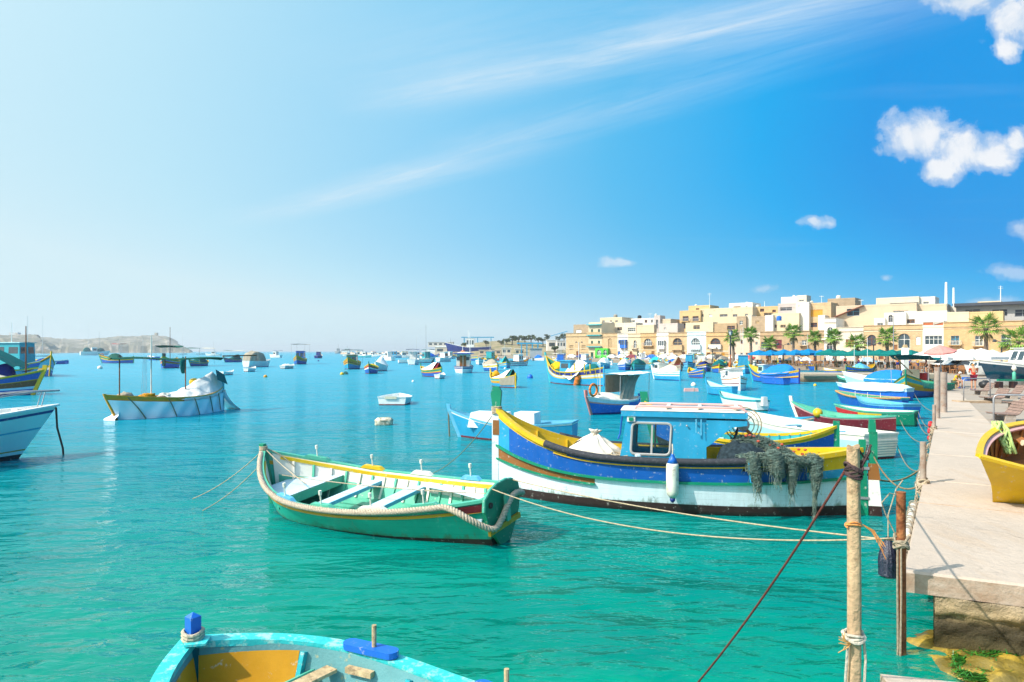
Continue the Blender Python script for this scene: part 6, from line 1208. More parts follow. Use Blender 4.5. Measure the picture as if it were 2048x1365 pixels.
for s_ in (-1, 1):
    mb = MB(); mb.sweep(HM.edge(s_, 0, 1, 60, f=.48, off=.03, boot=BOOT), .06, .05); mb.build('rubbing_strake', paint('green'), t)
    mb = MB(); mb.sweep(HM.edge(s_, 0.0, .32, 24, f=.65, off=.03, boot=BOOT), .05, .04); mb.build('rubbing_strake', paint('green'), t)
    mb = MB(); mb.sweep(HM.edge(s_, 0.2, .86, 40, f=.115, off=.02, boot=BOOT), .03, .025); mb.build('trim_line', paint('yellow'), t)
    mb = MB(); pts = HM.edge(s_, .175, .80, 40, f=0, dz=.015, off=.04); mb.tube(pts, .075, 12); mb.build('rubber_fender_tube', mat('black_foam', (.025, .027, .035), .75, .2, 10, (.09, .09, .1), .3, 20, .5, 40), t, smooth=True)
    for q in range(12):
        tt = .03 + q * .085
        if .42 < tt < .58: continue
        mb = MB(); mb.beam(HM.pt(tt, HM.sh(tt) - .03, s_, -.10), HM.pt(tt, .5, s_, -.10), .07, .05); mb.build('frame_rib', paint('yellow'), t)
end_post(HM, t, hullc, .02, .10, True, .16, zb=-.2)
zs = HM.sh(0); x0 = HM.x(0, zs)
mb = MB(); mb.prism([(x0 - .10, -.045, zs - .12), (x0 + .05, -.045, zs - .12), (x0 + .12, -.045, zs + .33), (x0 + .06, -.045, zs + .50), (x0 - .08, -.045, zs + .50), (x0 - .14, -.045, zs + .38)], (0, .09, 0)); mb.build('stem_head', paint('green'), t)
mb = MB(); mb.box((x0 - .02, 0, zs - .45), (.16, .125, .34)); mb.build('stem_panel', paint('umber'), t)
mb = MB()
for q in range(5): mb.tube([(x0 - .02 + .12 * math.cos(k * .52), .085 * math.sin(k * .52), zs + .02 - q * .035 + .01 * math.sin(k)) for k in range(13)], .016, 5)
mb.build('bow_lashing', rope_mat(), t)
# stern post and rudder
xs = HM.x(1, .5); mb = MB(); mb.prism([(xs - .13, -.04, -.2), (xs + .04, -.04, -.2), (xs + .04, -.04, 1.52), (xs - .08, -.04, 1.52)], (0, .08, 0)); mb.build('stern_post', paint('green'), t)
for (z0, z1, xa, xb, cc) in [(-.4, .20, -.36, -.11, 'boot'), (.20, .72, -.32, -.10, 'white'), (.72, 1.05, -.30, -.10, 'umber'), (1.05, 1.68, -.29, -.12, 'green')]:
    mb = MB(); mb.prism([(xs + xa * 1.15 if z0 < 1 else xs + xa, -.045, z0), (xs + xb - .03, -.045, z0), (xs + xb - .03, -.045, z1), (xs + xa, -.045, z1)], (0, .09, 0)); mb.build('rudder_blade' if z0 < 0 else 'rudder_panel', paint(cc), t)
mb = MB(); mb.box((xs - .2, 0, 1.80), (.13, .11, .26), taper=.8); mb.build('rudder_head', paint('green'), t)
for z in (.35, .95): mb = MB(); mb.box((xs - .06, 0, z), (.16, .12, .05)); mb.build('rudder_hinge', METAL(), t)
# wheelhouse
def lx(sb): return HM.L / 2 - sb
wt, ww = 1.92, .56
X0, X1 = lx(2.98), lx(4.72); wx = paint('skyblue'); zb = .5
def wall_hole(name, outer, hole, m, fn, th=.05):
    mb = MB(); polys = [[Vector((u, v, 0)) for u, v in outer]] + ([[Vector((u, v, 0)) for u, v in hole][::-1]] if hole else [])
    fl = [v for p in polys for v in p]; tr_ = geometry.tessellate_polygon(polys); n = len(fl)
    mb.add([fn(v.x, v.y, 0) for v in fl] + [fn(v.x, v.y, th) for v in fl], [f for f in tr_] + [tuple(i + n for i in f[::-1]) for f in tr_])
    for lp in [outer] + ([hole] if hole else []): k = len(lp); mb.add([fn(u, v, 0) for u, v in lp] + [fn(u, v, th) for u, v in lp], [(i, (i + 1) % k, k + (i + 1) % k, k + i) for i in range(k)])
    return mb.build(name, m, t)
def rrect(x0, y0, x1, y1, r, sl=0):
    out = []
    for (cx, cy, a0) in ((x0 + r, y0 + r, 180), (x1 - r, y0 + r, 270), (x1 - r, y1 - r, 0), (x0 + r, y1 - r, 90)):
        for q in range(4): a = R(a0 + q * 30); px_, py_ = cx + r * math.cos(a), cy + r * math.sin(a); out.append((px_ + sl * (py_ - y0), py_))
    return out
for s_ in (-1, 1):
    fs_ = lambda u, v, w_: Vector((u, s_ * (lerp(ww, ww - .06, (v - zb) / (wt - zb)) - w_), v))
    hole = rrect(X0 - 1.0, 1.12, X0 - .19, 1.78, .09, sl=-.06)
    wall_hole('wheelhouse_side', [(X1, zb), (X0 + .12, zb), (X0 - .10, wt), (X1, wt)], hole, wx, fs_)
    mb = MB(); mb.add([fs_(u, v, .03) for u, v in hole], [tuple(range(len(hole)))]); gm = bpy.data.materials.get('clear_glass')
    if gm is None:
        gm = bpy.data.materials.new('clear_glass'); gm.use_nodes = True; N_ = gm.node_tree.nodes; L_ = gm.node_tree.links; N_.clear()
        a1 = N_.new('ShaderNodeBsdfTransparent'); a1.inputs[0].default_value = (.82, .88, .86, 1); a2 = N_.new('ShaderNodeBsdfGlossy'); a2.inputs['Roughness'].default_value = .03; fr_ = N_.new('ShaderNodeFresnel'); m1 = N_.new('ShaderNodeMixShader'); o1 = N_.new('ShaderNodeOutputMaterial')
        L_.new(fr_.outputs[0], m1.inputs[0]); L_.new(a1.outputs[0], m1.inputs[1]); L_.new(a2.outputs[0], m1.inputs[2]); L_.new(m1.outputs[0], o1.inputs[0])
    w_ = mb.build('window', gm, t)
    mb = MB(); mb.tube([fs_(u, v, -.005) for u, v in hole + hole[:1]], .028, 6); mb.build('window_seal', paint('grey', 0), w_)
    mb = MB(); mb.beam(fs_(X0 - .62, 1.12, .02), fs_(X0 - .64, 1.78, .02), .05, .04); mb.build('window_divider', paint('grey', 0), w_)
    mb = MB(); mb.box((X0 - .2, s_ * (ww - .04), 1.86), (.17, .06, .11)); mb.build('nav_light_box', paint('white', 0), t); mb = MB(); mb.box((X0 - .2, s_ * (ww - .005), 1.86), (.09, .04, .07)); mb.build('nav_light', paint('red' if s_ > 0 else 'green', 0), t)
    for (bx_, bz) in ((X0 - 1.35, 1.75), (X1 + .2, 1.8)): mb = MB(); mb.blob((bx_, s_ * (ww - .01), bz), (.022, .02, .022), 1, 0, 8, 6); mb.build('bolt', METAL(), t)
    mb = MB(); mb.blob((X0 - .35, s_ * ww, 1.08), (.07, .04, .05), 3, .2, 10, 6); mb.build('fairlead_cap', paint('iceblue', 0), t)
ff = lambda u, v, w_: Vector((lerp(X0 + .12, X0 - .10, (v - zb) / (wt - zb)) - w_, u, v))
wall_hole('wheelhouse_front', [(-ww + .01, zb), (ww - .01, zb), (ww - .07, wt), (-ww + .07, wt)], rrect(-.45, 1.12, .45, 1.80, .08), paint('white'), ff)
mb = MB(); mb.add([ff(u, v, .03) for u, v in rrect(-.45, 1.12, .45, 1.80, .08)], [tuple(range(16))]); mb.build('windscreen', gm, t); mb = MB(); mb.beam(ff(0, 1.12, .0), ff(0, 1.80, .0), .05, .05); mb.build('windscreen_mullion', paint('white', 0), t)
fb_ = lambda u, v, w_: Vector((X1 + w_, u, v)); wall_hole('wheelhouse_back', [(-ww + .01, zb), (ww - .01, zb), (ww - .07, wt), (-ww + .07, wt)], [(-.3, .7), (.3, .7), (.3, 1.8), (-.3, 1.8)], wx, fb_)
XR = lx(5.52); mb = MB(); mb.box(((X0 + .0 + XR) / 2, 0, wt + .06), (X0 - XR + .02, 2 * ww + .02, .12)); mb.build('wheelhouse_roof', wx, t)
mb = MB(); mb.grid(lambda u, v: Vector((lerp(X0 + .02, XR + .05, u), (v - .5) * 2 * (ww + .02), wt + .125 + .05 * (1 - (abs(v - .5) * 2) ** 2))), 6, 8, flip=True); mb.build('roof_skin', paint('offwhite'), t)
for s_ in (-1, 1):
    mb = MB(); mb.prism([(X1, s_ * (ww - .02), wt - .04), (XR, s_ * (ww - .02), wt - .04), (XR, s_ * (ww - .02), wt - .14), (X1 - .5, s_ * (ww - .02), wt - .18), (X1 - .08, s_ * (ww - .02), wt - .55), (X1, s_ * (ww - .02), wt - .6)], (0, -s_ * .04, 0)); mb.build('roof_bracket', wx, t)
    mb = MB(); mb.tube([(X0 - .25, s_ * .42, wt + .12), (X0 - .3, s_ * .42, wt + .20), (X0 - .6, s_ * .42, wt + .21), (XR + .1, s_ * .42, wt + .21), (XR, s_ * .42, wt + .12)], .025, 8); mb.build('roof_rail', paint('pink', 0), t)
for q in (.12, .25, .4): mb = MB(); mb.box((X0 - .35 - q * 5, 0, wt + .20), (.07, .86, .04)); mb.build('roof_slat', paint('offwhite', 0), t)
mb = MB(); mb.tube([(X1 + .1, -ww - .03, wt - .02), (X1 + .1, -ww - .05, wt - .35)], .015, 6); mb.tube([(X1 + .2, -ww - .03, wt - .02), (X1 + .2, -ww - .05, wt - .3)], .015, 6); mb.build('bracket_hook', paint('ltblue', 0), t, kind='stuff')
mb = MB(); mb.tube([(X0 + .1, .5, wt + .05), (X0 + .16, .5, wt - .5), (X0 + .2, .45, 1.3)], .02, 6); mb.build('handrail', paint('blue', 0), t)
# net hauler: ring guard on an arm
nx, nz, ny = lx(5.45), 1.78, -.25
mb = MB()
for r_, w__ in ((.36, .013), (.30, .010), (.22, .010)): mb.tube([(nx + r_ * math.cos(k * math.pi / 16), ny, nz + r_ * math.sin(k * math.pi / 16)) for k in range(33)], w__, 5)
for q in range(8): a = q * math.pi / 4; mb.tube([(nx + .08 * math.cos(a), ny, nz + .08 * math.sin(a)), (nx + .36 * math.cos(a), ny, nz + .36 * math.sin(a))], .008, 5)
o = mb.build('net_hauler_guard', mat('brass_wire', (.38, .30, .20), .5, .3, 12), t)
mb = MB(); mb.lathe([(.03, -.1), (.13, -.06), (.08, 0), (.13, .06), (.03, .1)], 16, (nx, ny, nz), rot=Matrix.Rotation(R(90), 3, 'X')); mb.build('hauler_drum', METAL(), t)
mb = MB(); mb.beam((nx - .02, ny, nz - .05), (nx - .52, ny - .1, 1.15), .06, .06); mb.beam((nx + .22, ny, nz + .1), (nx - .1, ny, nz - .02), .09, .09); mb.build('hauler_arm', RUST(), t)
for q in (0, .07): mb = MB(); mb.tube(sag((nx + .1, ny - .02, nz - .1 + q), (lx(5.0) - .1 + q, -.6, 1.02), .08), .016, 6); mb.build('hauler_hose', paint('black', 0), t)
# stern deck
mb = MB(); mb.grid(lambda u, v: Vector((HM.x(lerp(.86, .985, u), 1.1), (v - .5) * 2 * max(0, HM.hw(lerp(.86, .985, u), 1.1) - .09), HM.sh(.9) - .10)), 8, 4, flip=True); mb.build('stern_deck', paint('yellow'), t)
for (q, s_) in ((.905, 1), (.935, 1)): mb = MB(); p_ = HM.pt(q, HM.sh(q) - .08, s_, -.09); mb.lathe([(.03, 0), (.03, .012)], 8, p_, rot=Matrix.Rotation(R(90), 3, 'X')); mb.build('scupper_hole', paint('black', 0), t)
# things aboard
Mx0, Mzs, Mxs = x0, zs, xs
M0 = BM.matrix_basis.copy()
M0 = Matrix.Translation(BM.location) @ BM.rotation_euler.to_matrix().to_4x4() @ Matrix.Diagonal((1, -1, 1, 1))
def aboard(name, label, cat): o = thing(name, label, cat, BM.location, BM.rotation_euler.z); o.scale = (1, -1, 1); return o
bagm = mat('white_sacking', (.66, .60, .52), .9, .18, 5, bump=.8, bscale=14, spec=.1)
bt = aboard('sack', 'crumpled white sack tied at the top, on the foredeck of the big fishing boat', 'sack'); mb = MB(); bx_ = lx(2.25)
def bag(u, v):
    a = u * 2 * math.pi; prof = [(.02, .0), (.50, .02), (.56, .12), (.50, .26), (.36, .40), (.20, .50), (.09, .56), (.05, .60), (.09, .64), (.12, .68), (.02, .66)]
    k = v * 10; i = min(9, int(k)); r, z = [lerp(prof[i][q], prof[i + 1][q], k - i) for q in (0, 1)]
    f = 1 + .16 * math.sin(a * 9 + 3 * noise.noise(Vector((a, z * 4, 2)))) * (z / .6) + .22 * noise.noise(Vector((math.cos(a) * 1.6, math.sin(a) * 1.6, z * 3)))
    return Vector((bx_ + r * f * math.cos(a) * 1.05 - .12 * z, .0 + r * f * math.sin(a) * .8, .86 + z * 1.0 + .05 * noise.noise(Vector((a * 2, z * 6, 5)))))
mb.grid(bag, 64, 30); mb.build('sack_cloth', bagm, bt, smooth=True); mb = MB(); mb.tube([(bx_ - .07 + .065 * math.cos(k), .065 * math.sin(k), 1.445 + .01 * math.sin(2 * k)) for k in [i * math.pi / 6 for i in range(13)]], .012, 5); mb.build('tie_cord', rope_mat(), bt)
mb = MB(); mb.blob((bx_ + .72, -.1, 1.02), (.20, .22, .10), 4, .4, 22, 14, 4); mb.blob((bx_ + .55, -.3, .99), (.16, .14, .09), 7, .4, 20, 12, 4); o = mb.build('blue_cloth', cloth('royal'), smooth=True); o.matrix_basis = M0; tag(o, 'rumpled blue cloth lying left of the white sack', 'cloth')
mb = MB(); pr = random.Random(3)
for q in range(7):
    cx, cy, rr = lx(2.95) + pr.uniform(-.12, .2), -.55 + pr.uniform(-.1, .3), pr.uniform(.12, .2); mb.tube([(cx + rr * math.cos(k * .5), cy + rr * math.sin(k * .5) * .8, .97 + q * .018 + .02 * math.sin(k)) for k in range(14)], .014, 5)
o = mb.build('coiled_rope', rope_mat()); o.matrix_basis = M0; tag(o, 'tan rope coiled between the white sack and the wheelhouse', 'rope')
# net pile: thousands of thin twine loops over a dark heap, draped over the side
nt_ = aboard('fishing_net', 'dark and grey-green fishing net heaped over the stern rail of the big boat', 'fishing net')
netd = mat('dark_net', (.02, .035, .045), .9, .5, 12, bump=1, bscale=60, spec=.1); netg = mat('grey_green_net', (.15, .22, .19), .9, .45, 9, (.36, .38, .28), .4, 14, 1, 60, .1)
mb = MB(); cxn = lx(5.55)
mb.grid(lambda u, v: (lambda a, q: Vector((cxn + .62 * math.cos(a) * math.cos(q) * (1 + .1 * noise.noise(Vector((a, q * 2, 1)))) + .12 * math.sin(q), -.45 + .5 * math.sin(a) * math.cos(q), .92 + .52 * math.sin(q) * (1 + .25 * noise.noise(Vector((a * 2, q * 2, 8)))))))(u * 2 * math.pi, v * math.pi / 2), 40, 18)
mb.build('dark_net_heap', netd, nt_, smooth=True)
def net_heap(name, spine, wid, n, m, seed, r=.0042, core=.45):
    n = int(n * 2.5)
    rn = random.Random(seed); mb = MB(); k = len(spine)
    def at(q):
        i = min(int(q * (k - 1)), k - 2); return Vector(spine[i]).lerp(Vector(spine[i + 1]), q * (k - 1) - i), lerp(wid[i], wid[i + 1], q * (k - 1) - i)
    pts = []; rs = []
    for i in range(25): p_, w__ = at(i / 24); pts.append(p_); rs.append(w__ * core * (1 + .25 * noise.noise(p_ * 6)))
    mb.tube(pts, rs, 12)
    for _ in range(n):
        q = rn.random(); ln = rn.uniform(.05, .16); out = []
        off = Vector((rn.gauss(0, 1), rn.gauss(0, 1), rn.gauss(0, 1))).normalized(); ph = rn.random() * 9
        for j in range(6):
            qq = min(1, max(0, q + (j / 5 - .5) * ln)); p_, w__ = at(qq); tw = Matrix.Rotation(j * .5 + ph * .0, 3, 'Z') @ off
            out.append(p_ + tw * w__ * (.62 + .35 * abs(math.sin(ph + j * 1.1))))
        mb.tube(out, r, 3, cap=False)
        if rn.random() < .10: e = out[-1]; mb.tube([e, e + Vector((rn.uniform(-.03, .03), -.02, -.1)), e + Vector((rn.uniform(-.05, .05), -.02, -rn.uniform(.15, .3)))], r * .8, 3, cap=False)
    return mb.build(name, m, nt_, smooth=True)
yr = -HM.B / 2 * .93
net_heap('net_ridge', [(lx(5.3), -.35, 1.45), (lx(5.75), -.45, 1.42), (lx(6.2), -.55, 1.22), (lx(6.45), -.75, 1.05)], [.14, .2, .2, .16], 420, netg, 1)
net_heap('net_drape', [(lx(5.55), yr + .25, 1.18), (lx(5.6), yr - .02, 1.20), (lx(5.62), yr - .13, .95), (lx(5.7), yr - .14, .60)], [.12, .15, .14, .06], 330, netg, 2)
net_heap('net_drape', [(lx(5.95), yr + .35, 1.22), (lx(6.0), yr + .02, 1.22), (lx(6.02), yr - .08, 1.02), (lx(6.1), yr - .05, .9)], [.14, .18, .16, .10], 380, netg, 3)
net_heap('net_drape', [(lx(6.35), yr + .45, 1.15), (lx(6.32), yr + .14, 1.16), (lx(6.32), yr + .01, .9), (lx(6.3), yr + .02, .55)], [.12, .14, .12, .05], 280, netg, 4)
net_heap('net_drape', [(lx(6.7), yr + .55, 1.15), (lx(6.76), yr + .30, 1.14), (lx(6.78), yr + .20, .9), (lx(6.75), yr + .2, .5), (lx(6.74), yr + .2, .15)], [.15, .17, .13, .05, .02], 330, netg, 5)
net_heap('net_drape', [(lx(5.35), yr + .12, 1.18), (lx(5.8), yr + .02, 1.2), (lx(6.3), yr + .08, 1.17), (lx(6.85), yr + .32, 1.14)], [.10, .13, .13, .10], 420, netg, 6)
mb = MB(); mb.tube([(lx(5.5), yr + .1, 1.2), (lx(5.52), yr - .14, 1.1), (lx(5.55), yr - .17, .75), (lx(5.65), yr - .17, .72), (lx(5.68), yr - .1, 1.15)], .013, 6); mb.build('blue_line', paint('skyblue', 0), nt_)
net_heap('net_float_line', [(lx(5.7), -.3, 1.5), (lx(6.0), -.4, 1.42), (lx(6.3), -.5, 1.25)], [.12, .14, .12], 20, netg, 7)
mb = MB(); pr = random.Random(5)
for q in range(16): mb.blob((lx(5.5 + q * .075), -.5 + pr.uniform(-.15, .1), 1.55 - q * .018 + pr.uniform(-.06, .06)), (.035, .025, .025), q, 0, 6, 5)
mb.build('net_floats', mat('red_float', (.45, .08, .04), .6), nt_, kind='stuff')
# hanging fender
ft = aboard('boat_fender', 'long white boat fender with blue ends hanging on the side of the big fishing boat', 'fender'); fx_, fy = lx(4.07), -HM.hw(.51, .7) - .13
mb = MB(); mb.lathe([(.05, .36), (.115, .44), (.125, .52), (.125, 1.0), (.115, 1.06)], 20, (fx_, fy, 0)); mb.build('fender_body', mat('fender_white', (.68, .66, .56), .5, .15, 5, (.35, .24, .14), .35, 7), ft, smooth=True)
mb = MB(); mb.lathe([(.115, 1.061), (.06, 1.16), (.03, 1.22), (.035, 1.24)], 16, (fx_, fy, 0)); mb.build('fender_top', paint('royal'), ft, smooth=True); mb = MB(); mb.lathe([(.02, .27), (.05, .31), (.055, .359)], 14, (fx_, fy, 0)); mb.build('fender_tip', paint('navy'), ft, smooth=True)
mb = MB(); mb.tube([(fx_, fy, 1.23), (fx_, fy + .05, 1.30), (fx_ + .01, fy + .15, 1.42)], .014, 6); mb.build('fender_rope', rope_mat((.62, .56, .45), 'pale_rope'), ft)

# ---- the green rowing boat
a_, b_ = P(527, 1020), P(1003, 1098); a_.y += .15; dv = a_ - b_; c_ = (a_ + b_) / 2
t = thing('rowing_boat', 'green open rowing boat with thick rope fender and pale blue thwarts', 'rowing boat', (c_.x, c_.y + .45, -.02), rot=(R(-7), R(0.5), math.atan2(dv.y, dv.x))); t.scale = (1, -1, 1)
HG = Hull(dv.length, 2.35, .62, .60, .26, .32, tr=.42, wl=.72, rake=.02, kb=2.6, ks=2.0, bluff=3.0, stb=1.9, tm=.46)
hull_body(HG, t, [(0, .20, 'mint', 0, 1), (.20, .28, 'yellow', 0, 1), (.28, 1, mat('green_hull_paint', (.015, .40, .28), .35, .18, 1.5, (.12, .50, .40), .12, 3, .2, 18, .5, 0, .25, seam=.13), 0, 1)], .15, 'boot', N=56, near=True, inner='offwhite', gun='mint', gw=.085, gh=.05, floor='mint', zfl=.10, thick=.05)
end_post(HG, t, 'green', .14, .08, True, .14)
for s_ in (-1, 1):
    mb = MB(); mb.grid(lambda u, v: HG.pt(lerp(.03, .99, u), lerp(HG.sh(u) * .55, .09, v), s_, -.056), 40, 3, flip=(s_ < 0)); mb.build('lower_planking', paint('mint'), t, smooth=True)
    mb = MB(); mb.sweep(HG.edge(s_, .04, .97, 40, dz=-.07, off=-.075), .03, .07); mb.build('inner_rail', paint('yellow'), t)
    mb = MB(); mb.sweep(HG.edge(s_, 0, 1, 40, f=.24, off=.015, boot=.15), .035, .05); mb.build('rubbing_strake', paint('gold'), t)
    for q in range(17):
        tt = .07 + q * .054; mb = MB(); pts = [HG.pt(tt, z, s_, -.075) for z in [lerp(HG.sh(tt) - .10, .11, k / 4) for k in range(5)]]; mb.sweep(pts, .05, .03); mb.build('frame_rib', paint('mint' if q % 2 else 'offwhite'), t)
    pc = [['ltblue', 'mint', 'offwhite', 'mint'], ['mint', 'yellow', 'offwhite', 'ltblue']][s_ > 0]
    # thole blocks and pins
    for (tt, cc) in zip((.13, .33, .56, .80) if s_ > 0 else (.30, .47, .66, .83), pc):
        p_ = HG.pt(tt, HG.sh(tt), s_, -.02); p2 = HG.pt(tt + .01, HG.sh(tt + .01), s_, -.02); d_ = (p2 - p_).normalized()
        mb = MB(); mb.prism([p_ - d_ * .30 + Vector((0, -.05, .02)), p_ + d_ * .30 + Vector((0, -.05, .02)), p_ + d_ * .20 + Vector((0, -.05, .09)), p_ - d_ * .20 + Vector((0, -.05, .09))], (0, .10, 0)); o = mb.build('thole_block', paint(cc), t)
        mb = MB(); mb.tube([p_ + Vector((0, 0, .06)), p_ + Vector((0, 0, .27))], .014, 8); mb.tube([p_ + Vector((0, 0, .25)), p_ + Vector((0, 0, .33))], .030, 8); mb.build('thole_pin', paint('offwhite', 0), o)
for i, (tt, w_, cc) in enumerate([(.36, .26, 'iceblue'), (.56, .30, 'iceblue')]):
    z = HG.sh(tt) - .20; hw = HG.hw(tt, z) - .05; mb = MB(); mb.box((HG.x(tt, z), 0, z), (w_, 2 * hw, .045)); mb.build('thwart', paint('iceblue'), t)
    mb = MB(); mb.box((HG.x(tt, z) - w_ / 2 - .01, 0, z - .01), (.02, 2 * hw, .07)); mb.build('thwart_edge', paint('ltblue'), t)
zf_ = HG.sh(.15) - .30
mb = MB(); mb.grid(lambda u, v: Vector((HG.x(lerp(.05, .22, u), zf_), (v - .5) * 2 * max(0, HG.hw(lerp(.05, .22, u), zf_) - .04), zf_)), 10, 4, flip=True); mb.build('bow_seat', paint('iceblue'), t); xx = HG.x(.22, zf_); hw = HG.hw(.22, zf_) - .04
mb = MB(); mb.box((xx, 0, zf_ - .10), (.03, 2 * hw, .17)); mb.build('bow_bulkhead', paint('mint'), t)
zs_ = HG.sh(.85) - .22
for s_ in (-1, 1): mb = MB(); mb.grid(lambda u, v: Vector((HG.x(lerp(.60, .97, u), zs_), s_ * max(.0, HG.hw(lerp(.60, .97, u), zs_) - .05 - .30 * v * (1 - u * .3)), zs_ + .005)), 10, 2, flip=(s_ > 0)); mb.build('side_bench', paint('iceblue'), t)
mb = MB(); z = zs_ - .01; mb.box((HG.x(.955, z), 0, z), (.42, 2 * HG.hw(.95, z) - .08, .04)); mb.build('stern_seat', paint('iceblue'), t)
for q in range(5): mb = MB(); mb.box((HG.x(.45, .1), -.44 + q * .22, .125), (2.6, .17, .03)); mb.build('bottom_board', paint('mint'), t)
# transom shield with rounded top, keel, rudder
xt = HG.x(1, .6); zt = HG.sh(1); prof = [(-.16, .0), (-.50, zt * .5), (-.58, zt * .80), (-.54, zt + .02), (-.36, zt + .13), (-.15, zt + .18), (0, zt + .18), (.15, zt + .18), (.36, zt + .13), (.54, zt + .02), (.58, zt * .80), (.50, zt * .5), (.16, 0)]
mb = MB(); mb.prism([(xt - .02, y, z) for y, z in prof], (-.07, 0, 0)); mb.build('transom', paint('green'), t)
mb = MB(); mb.tube([(xt - .055, y * .99, z) for y, z in prof[2:11]], .03, 6); mb.build('transom_cap', paint('mint'), t)
mb = MB(); mb.box((xt - .12, -.05, .34), (.05, 1.0, .09)); mb.build('step_board', paint('gold'), t)
mb = MB(); mb.prism([(xt + .9, -.03, -.28), (xt - .08, -.03, -.28), (xt - .10, -.03, -.42), (xt - .05, -.03, .16), (xt + .15, -.03, .10)], (0, .06, 0)); mb.build('skeg', paint('boot'), t)
mb = MB(); mb.box((xt - .16, .0, .62), (.05, .12, .45)); mb.build('rudder_post', paint('mint'), t); mb = MB(); mb.lathe([(.05, -.02), (.05, .02)], 10, (xt - .10, -.42, .78), rot=Matrix.Rotation(R(90), 3, 'Y')); mb.build('transom_hole', paint('boot'), t)
mb = MB(); mb.prism([HG.pt(.93, HG.sh(.93) * .93, -1, .01), HG.pt(1, HG.sh(1) * .93, -1, .01), HG.pt(1, HG.sh(1) * .78, -1, .01), HG.pt(.93, HG.sh(.93) * .78, -1, .01)], (0, -.03, 0)); mb.build('quarter_plate', paint('maroon'), t)
# thick laid rope fender from the bow along the near side and across the transom
mb = MB(); path = [Vector((HG.x(0, 1.0) + .10, 0, HG.sh(0) - .05))] + HG.edge(-1, .015, .90, 60, dz=-.0, off=.05)
pe = path[-1]; path += [pe + Vector((-.25, -.02, -.05)), pe + Vector((-.45, -.0, -.16)), Vector((xt - .10, -.55, .42)), Vector((xt - .17, -.42, .36)), Vector((xt - .18, -.2, .50)), Vector((xt - .18, .05, .74)), Vector((xt - .17, .28, .80)), Vector((xt - .16, .5, .74)), Vector((xt - .10, .66, .66))]
sm = []
for i in range(len(path) - 1):
    for k in range(3): sm.append(path[i].lerp(path[i + 1], k / 3))
for _ in range(3): sm = [sm[0]] + [(sm[i - 1] + sm[i] * 2 + sm[i + 1]) / 4 for i in range(1, len(sm) - 1)] + [sm[-1]]
twisted(mb, sm, .056, .17); mb.build('rope_fender', rope_mat((.60, .49, .37), 'thick_rope'), t, smooth=True)
mb = MB(); zb_ = HG.sh(0) + .02; xb = HG.x(0, 1.1)
for q in range(3): mb.tube([(xb + .02 + .09 * math.cos(k * .52), .07 * math.sin(k * .52), zb_ + q * .03) for k in range(13)], .014, 5)
mb.tube(sag((xb - .05, .05, zb_), (xb - .5, .35, zb_ - .45), -.05), .012, 5); mb.tube(sag((xb - .05, .0, zb_), (xb - 1.6, -.35, .72), .05), .012, 5); mb.tube(sag((xb - .6, -.1, .75), (xt + .2, -.1, .86), .06, 20), .010, 5)
mb.build('bow_lashing', rope_mat(), t)
BG = t; xt_g = xt; MG = Matrix.Translation(t.location) @ t.rotation_euler.to_matrix().to_4x4() @ Matrix.Diagonal((1, -1, 1, 1))

# ---- the boat cut by the bottom edge
t = thing('rowing_boat', 'turquoise gunwaled boat with yellow bow lining, cut off by the bottom edge', 'rowing boat', (-0.99, 4.88, 0), rot=(0, 0, math.atan2(.57, -.82)))
HB = Hull(4.6, 1.98, .52, .12, .1, .3, tr=.6, wl=.8, rake=.02, bluff=3.6, kb=2.0, tm=.5); BB = t
hull_body(HB, t, BD('turq', 'turq', .1), .08, 'boot', N=48, near=True, inner='teal', gun='turq', gw=.15, gh=.06, floor='paleturq', zfl=.12, thick=.10)
wornt = mat('worn_turquoise', (.03, .50, .50), .5, .15, 4, (.45, .68, .58), .45, 9, .4, 30, .4)
for ch in t.children:
    if ch.name.startswith('gunwale'): ch.data.materials[0] = wornt
    if ch.name.startswith('inner_planking'): ch.data.materials[0] = mat('teal_inside', (.10, .27, .28), .6, .15, 2, (.5, .38, .12), .12, 9, .3, 30)
xb = HB.x(0, .6); zb_ = HB.sh(0)
mb = MB(); mb.prism([(xb - .14, -.13, zb_ + .031), (xb + .02, -.03, zb_ + .031), (xb + .02, .03, zb_ + .031), (xb - .14, .13, zb_ + .031), (xb - .26, .0, zb_ + .031)], (0, 0, .02)); mb.build('bow_knee', wornt, t)
mb = MB(); mb.box((xb - .06, 0, zb_ + .13), (.10, .10, .24)); mb.add([(xb - .11, -.05, zb_ + .25), (xb - .01, -.05, zb_ + .25), (xb - .01, .05, zb_ + .25), (xb - .11, .05, zb_ + .25), (xb - .06, 0, zb_ + .29)], [(0, 1, 4), (1, 2, 4), (2, 3, 4), (3, 0, 4)]); mb.build('stem_head', paint('royal'), t)
mb = MB()
for q in range(3): mb.tube([(xb - .06 + .085 * math.cos(k * .52), .085 * math.sin(k * .52), zb_ + .05 + q * .03 + .012 * math.sin(k)) for k in range(13)], .017, 6)
mb.tube([(xb + .0, -.07, zb_ + .08), (xb - .02, .12, zb_ - .02), (xb - .2, .3, zb_ - .12), (xb - .45, .62, zb_ - .08), (xb - .5, .7, zb_ - .2), (xb - .38, .6, zb_ - .26)], .015, 6); mb.build('bow_lashing', rope_mat((.62, .52, .38), 'pale_rope2'), t)
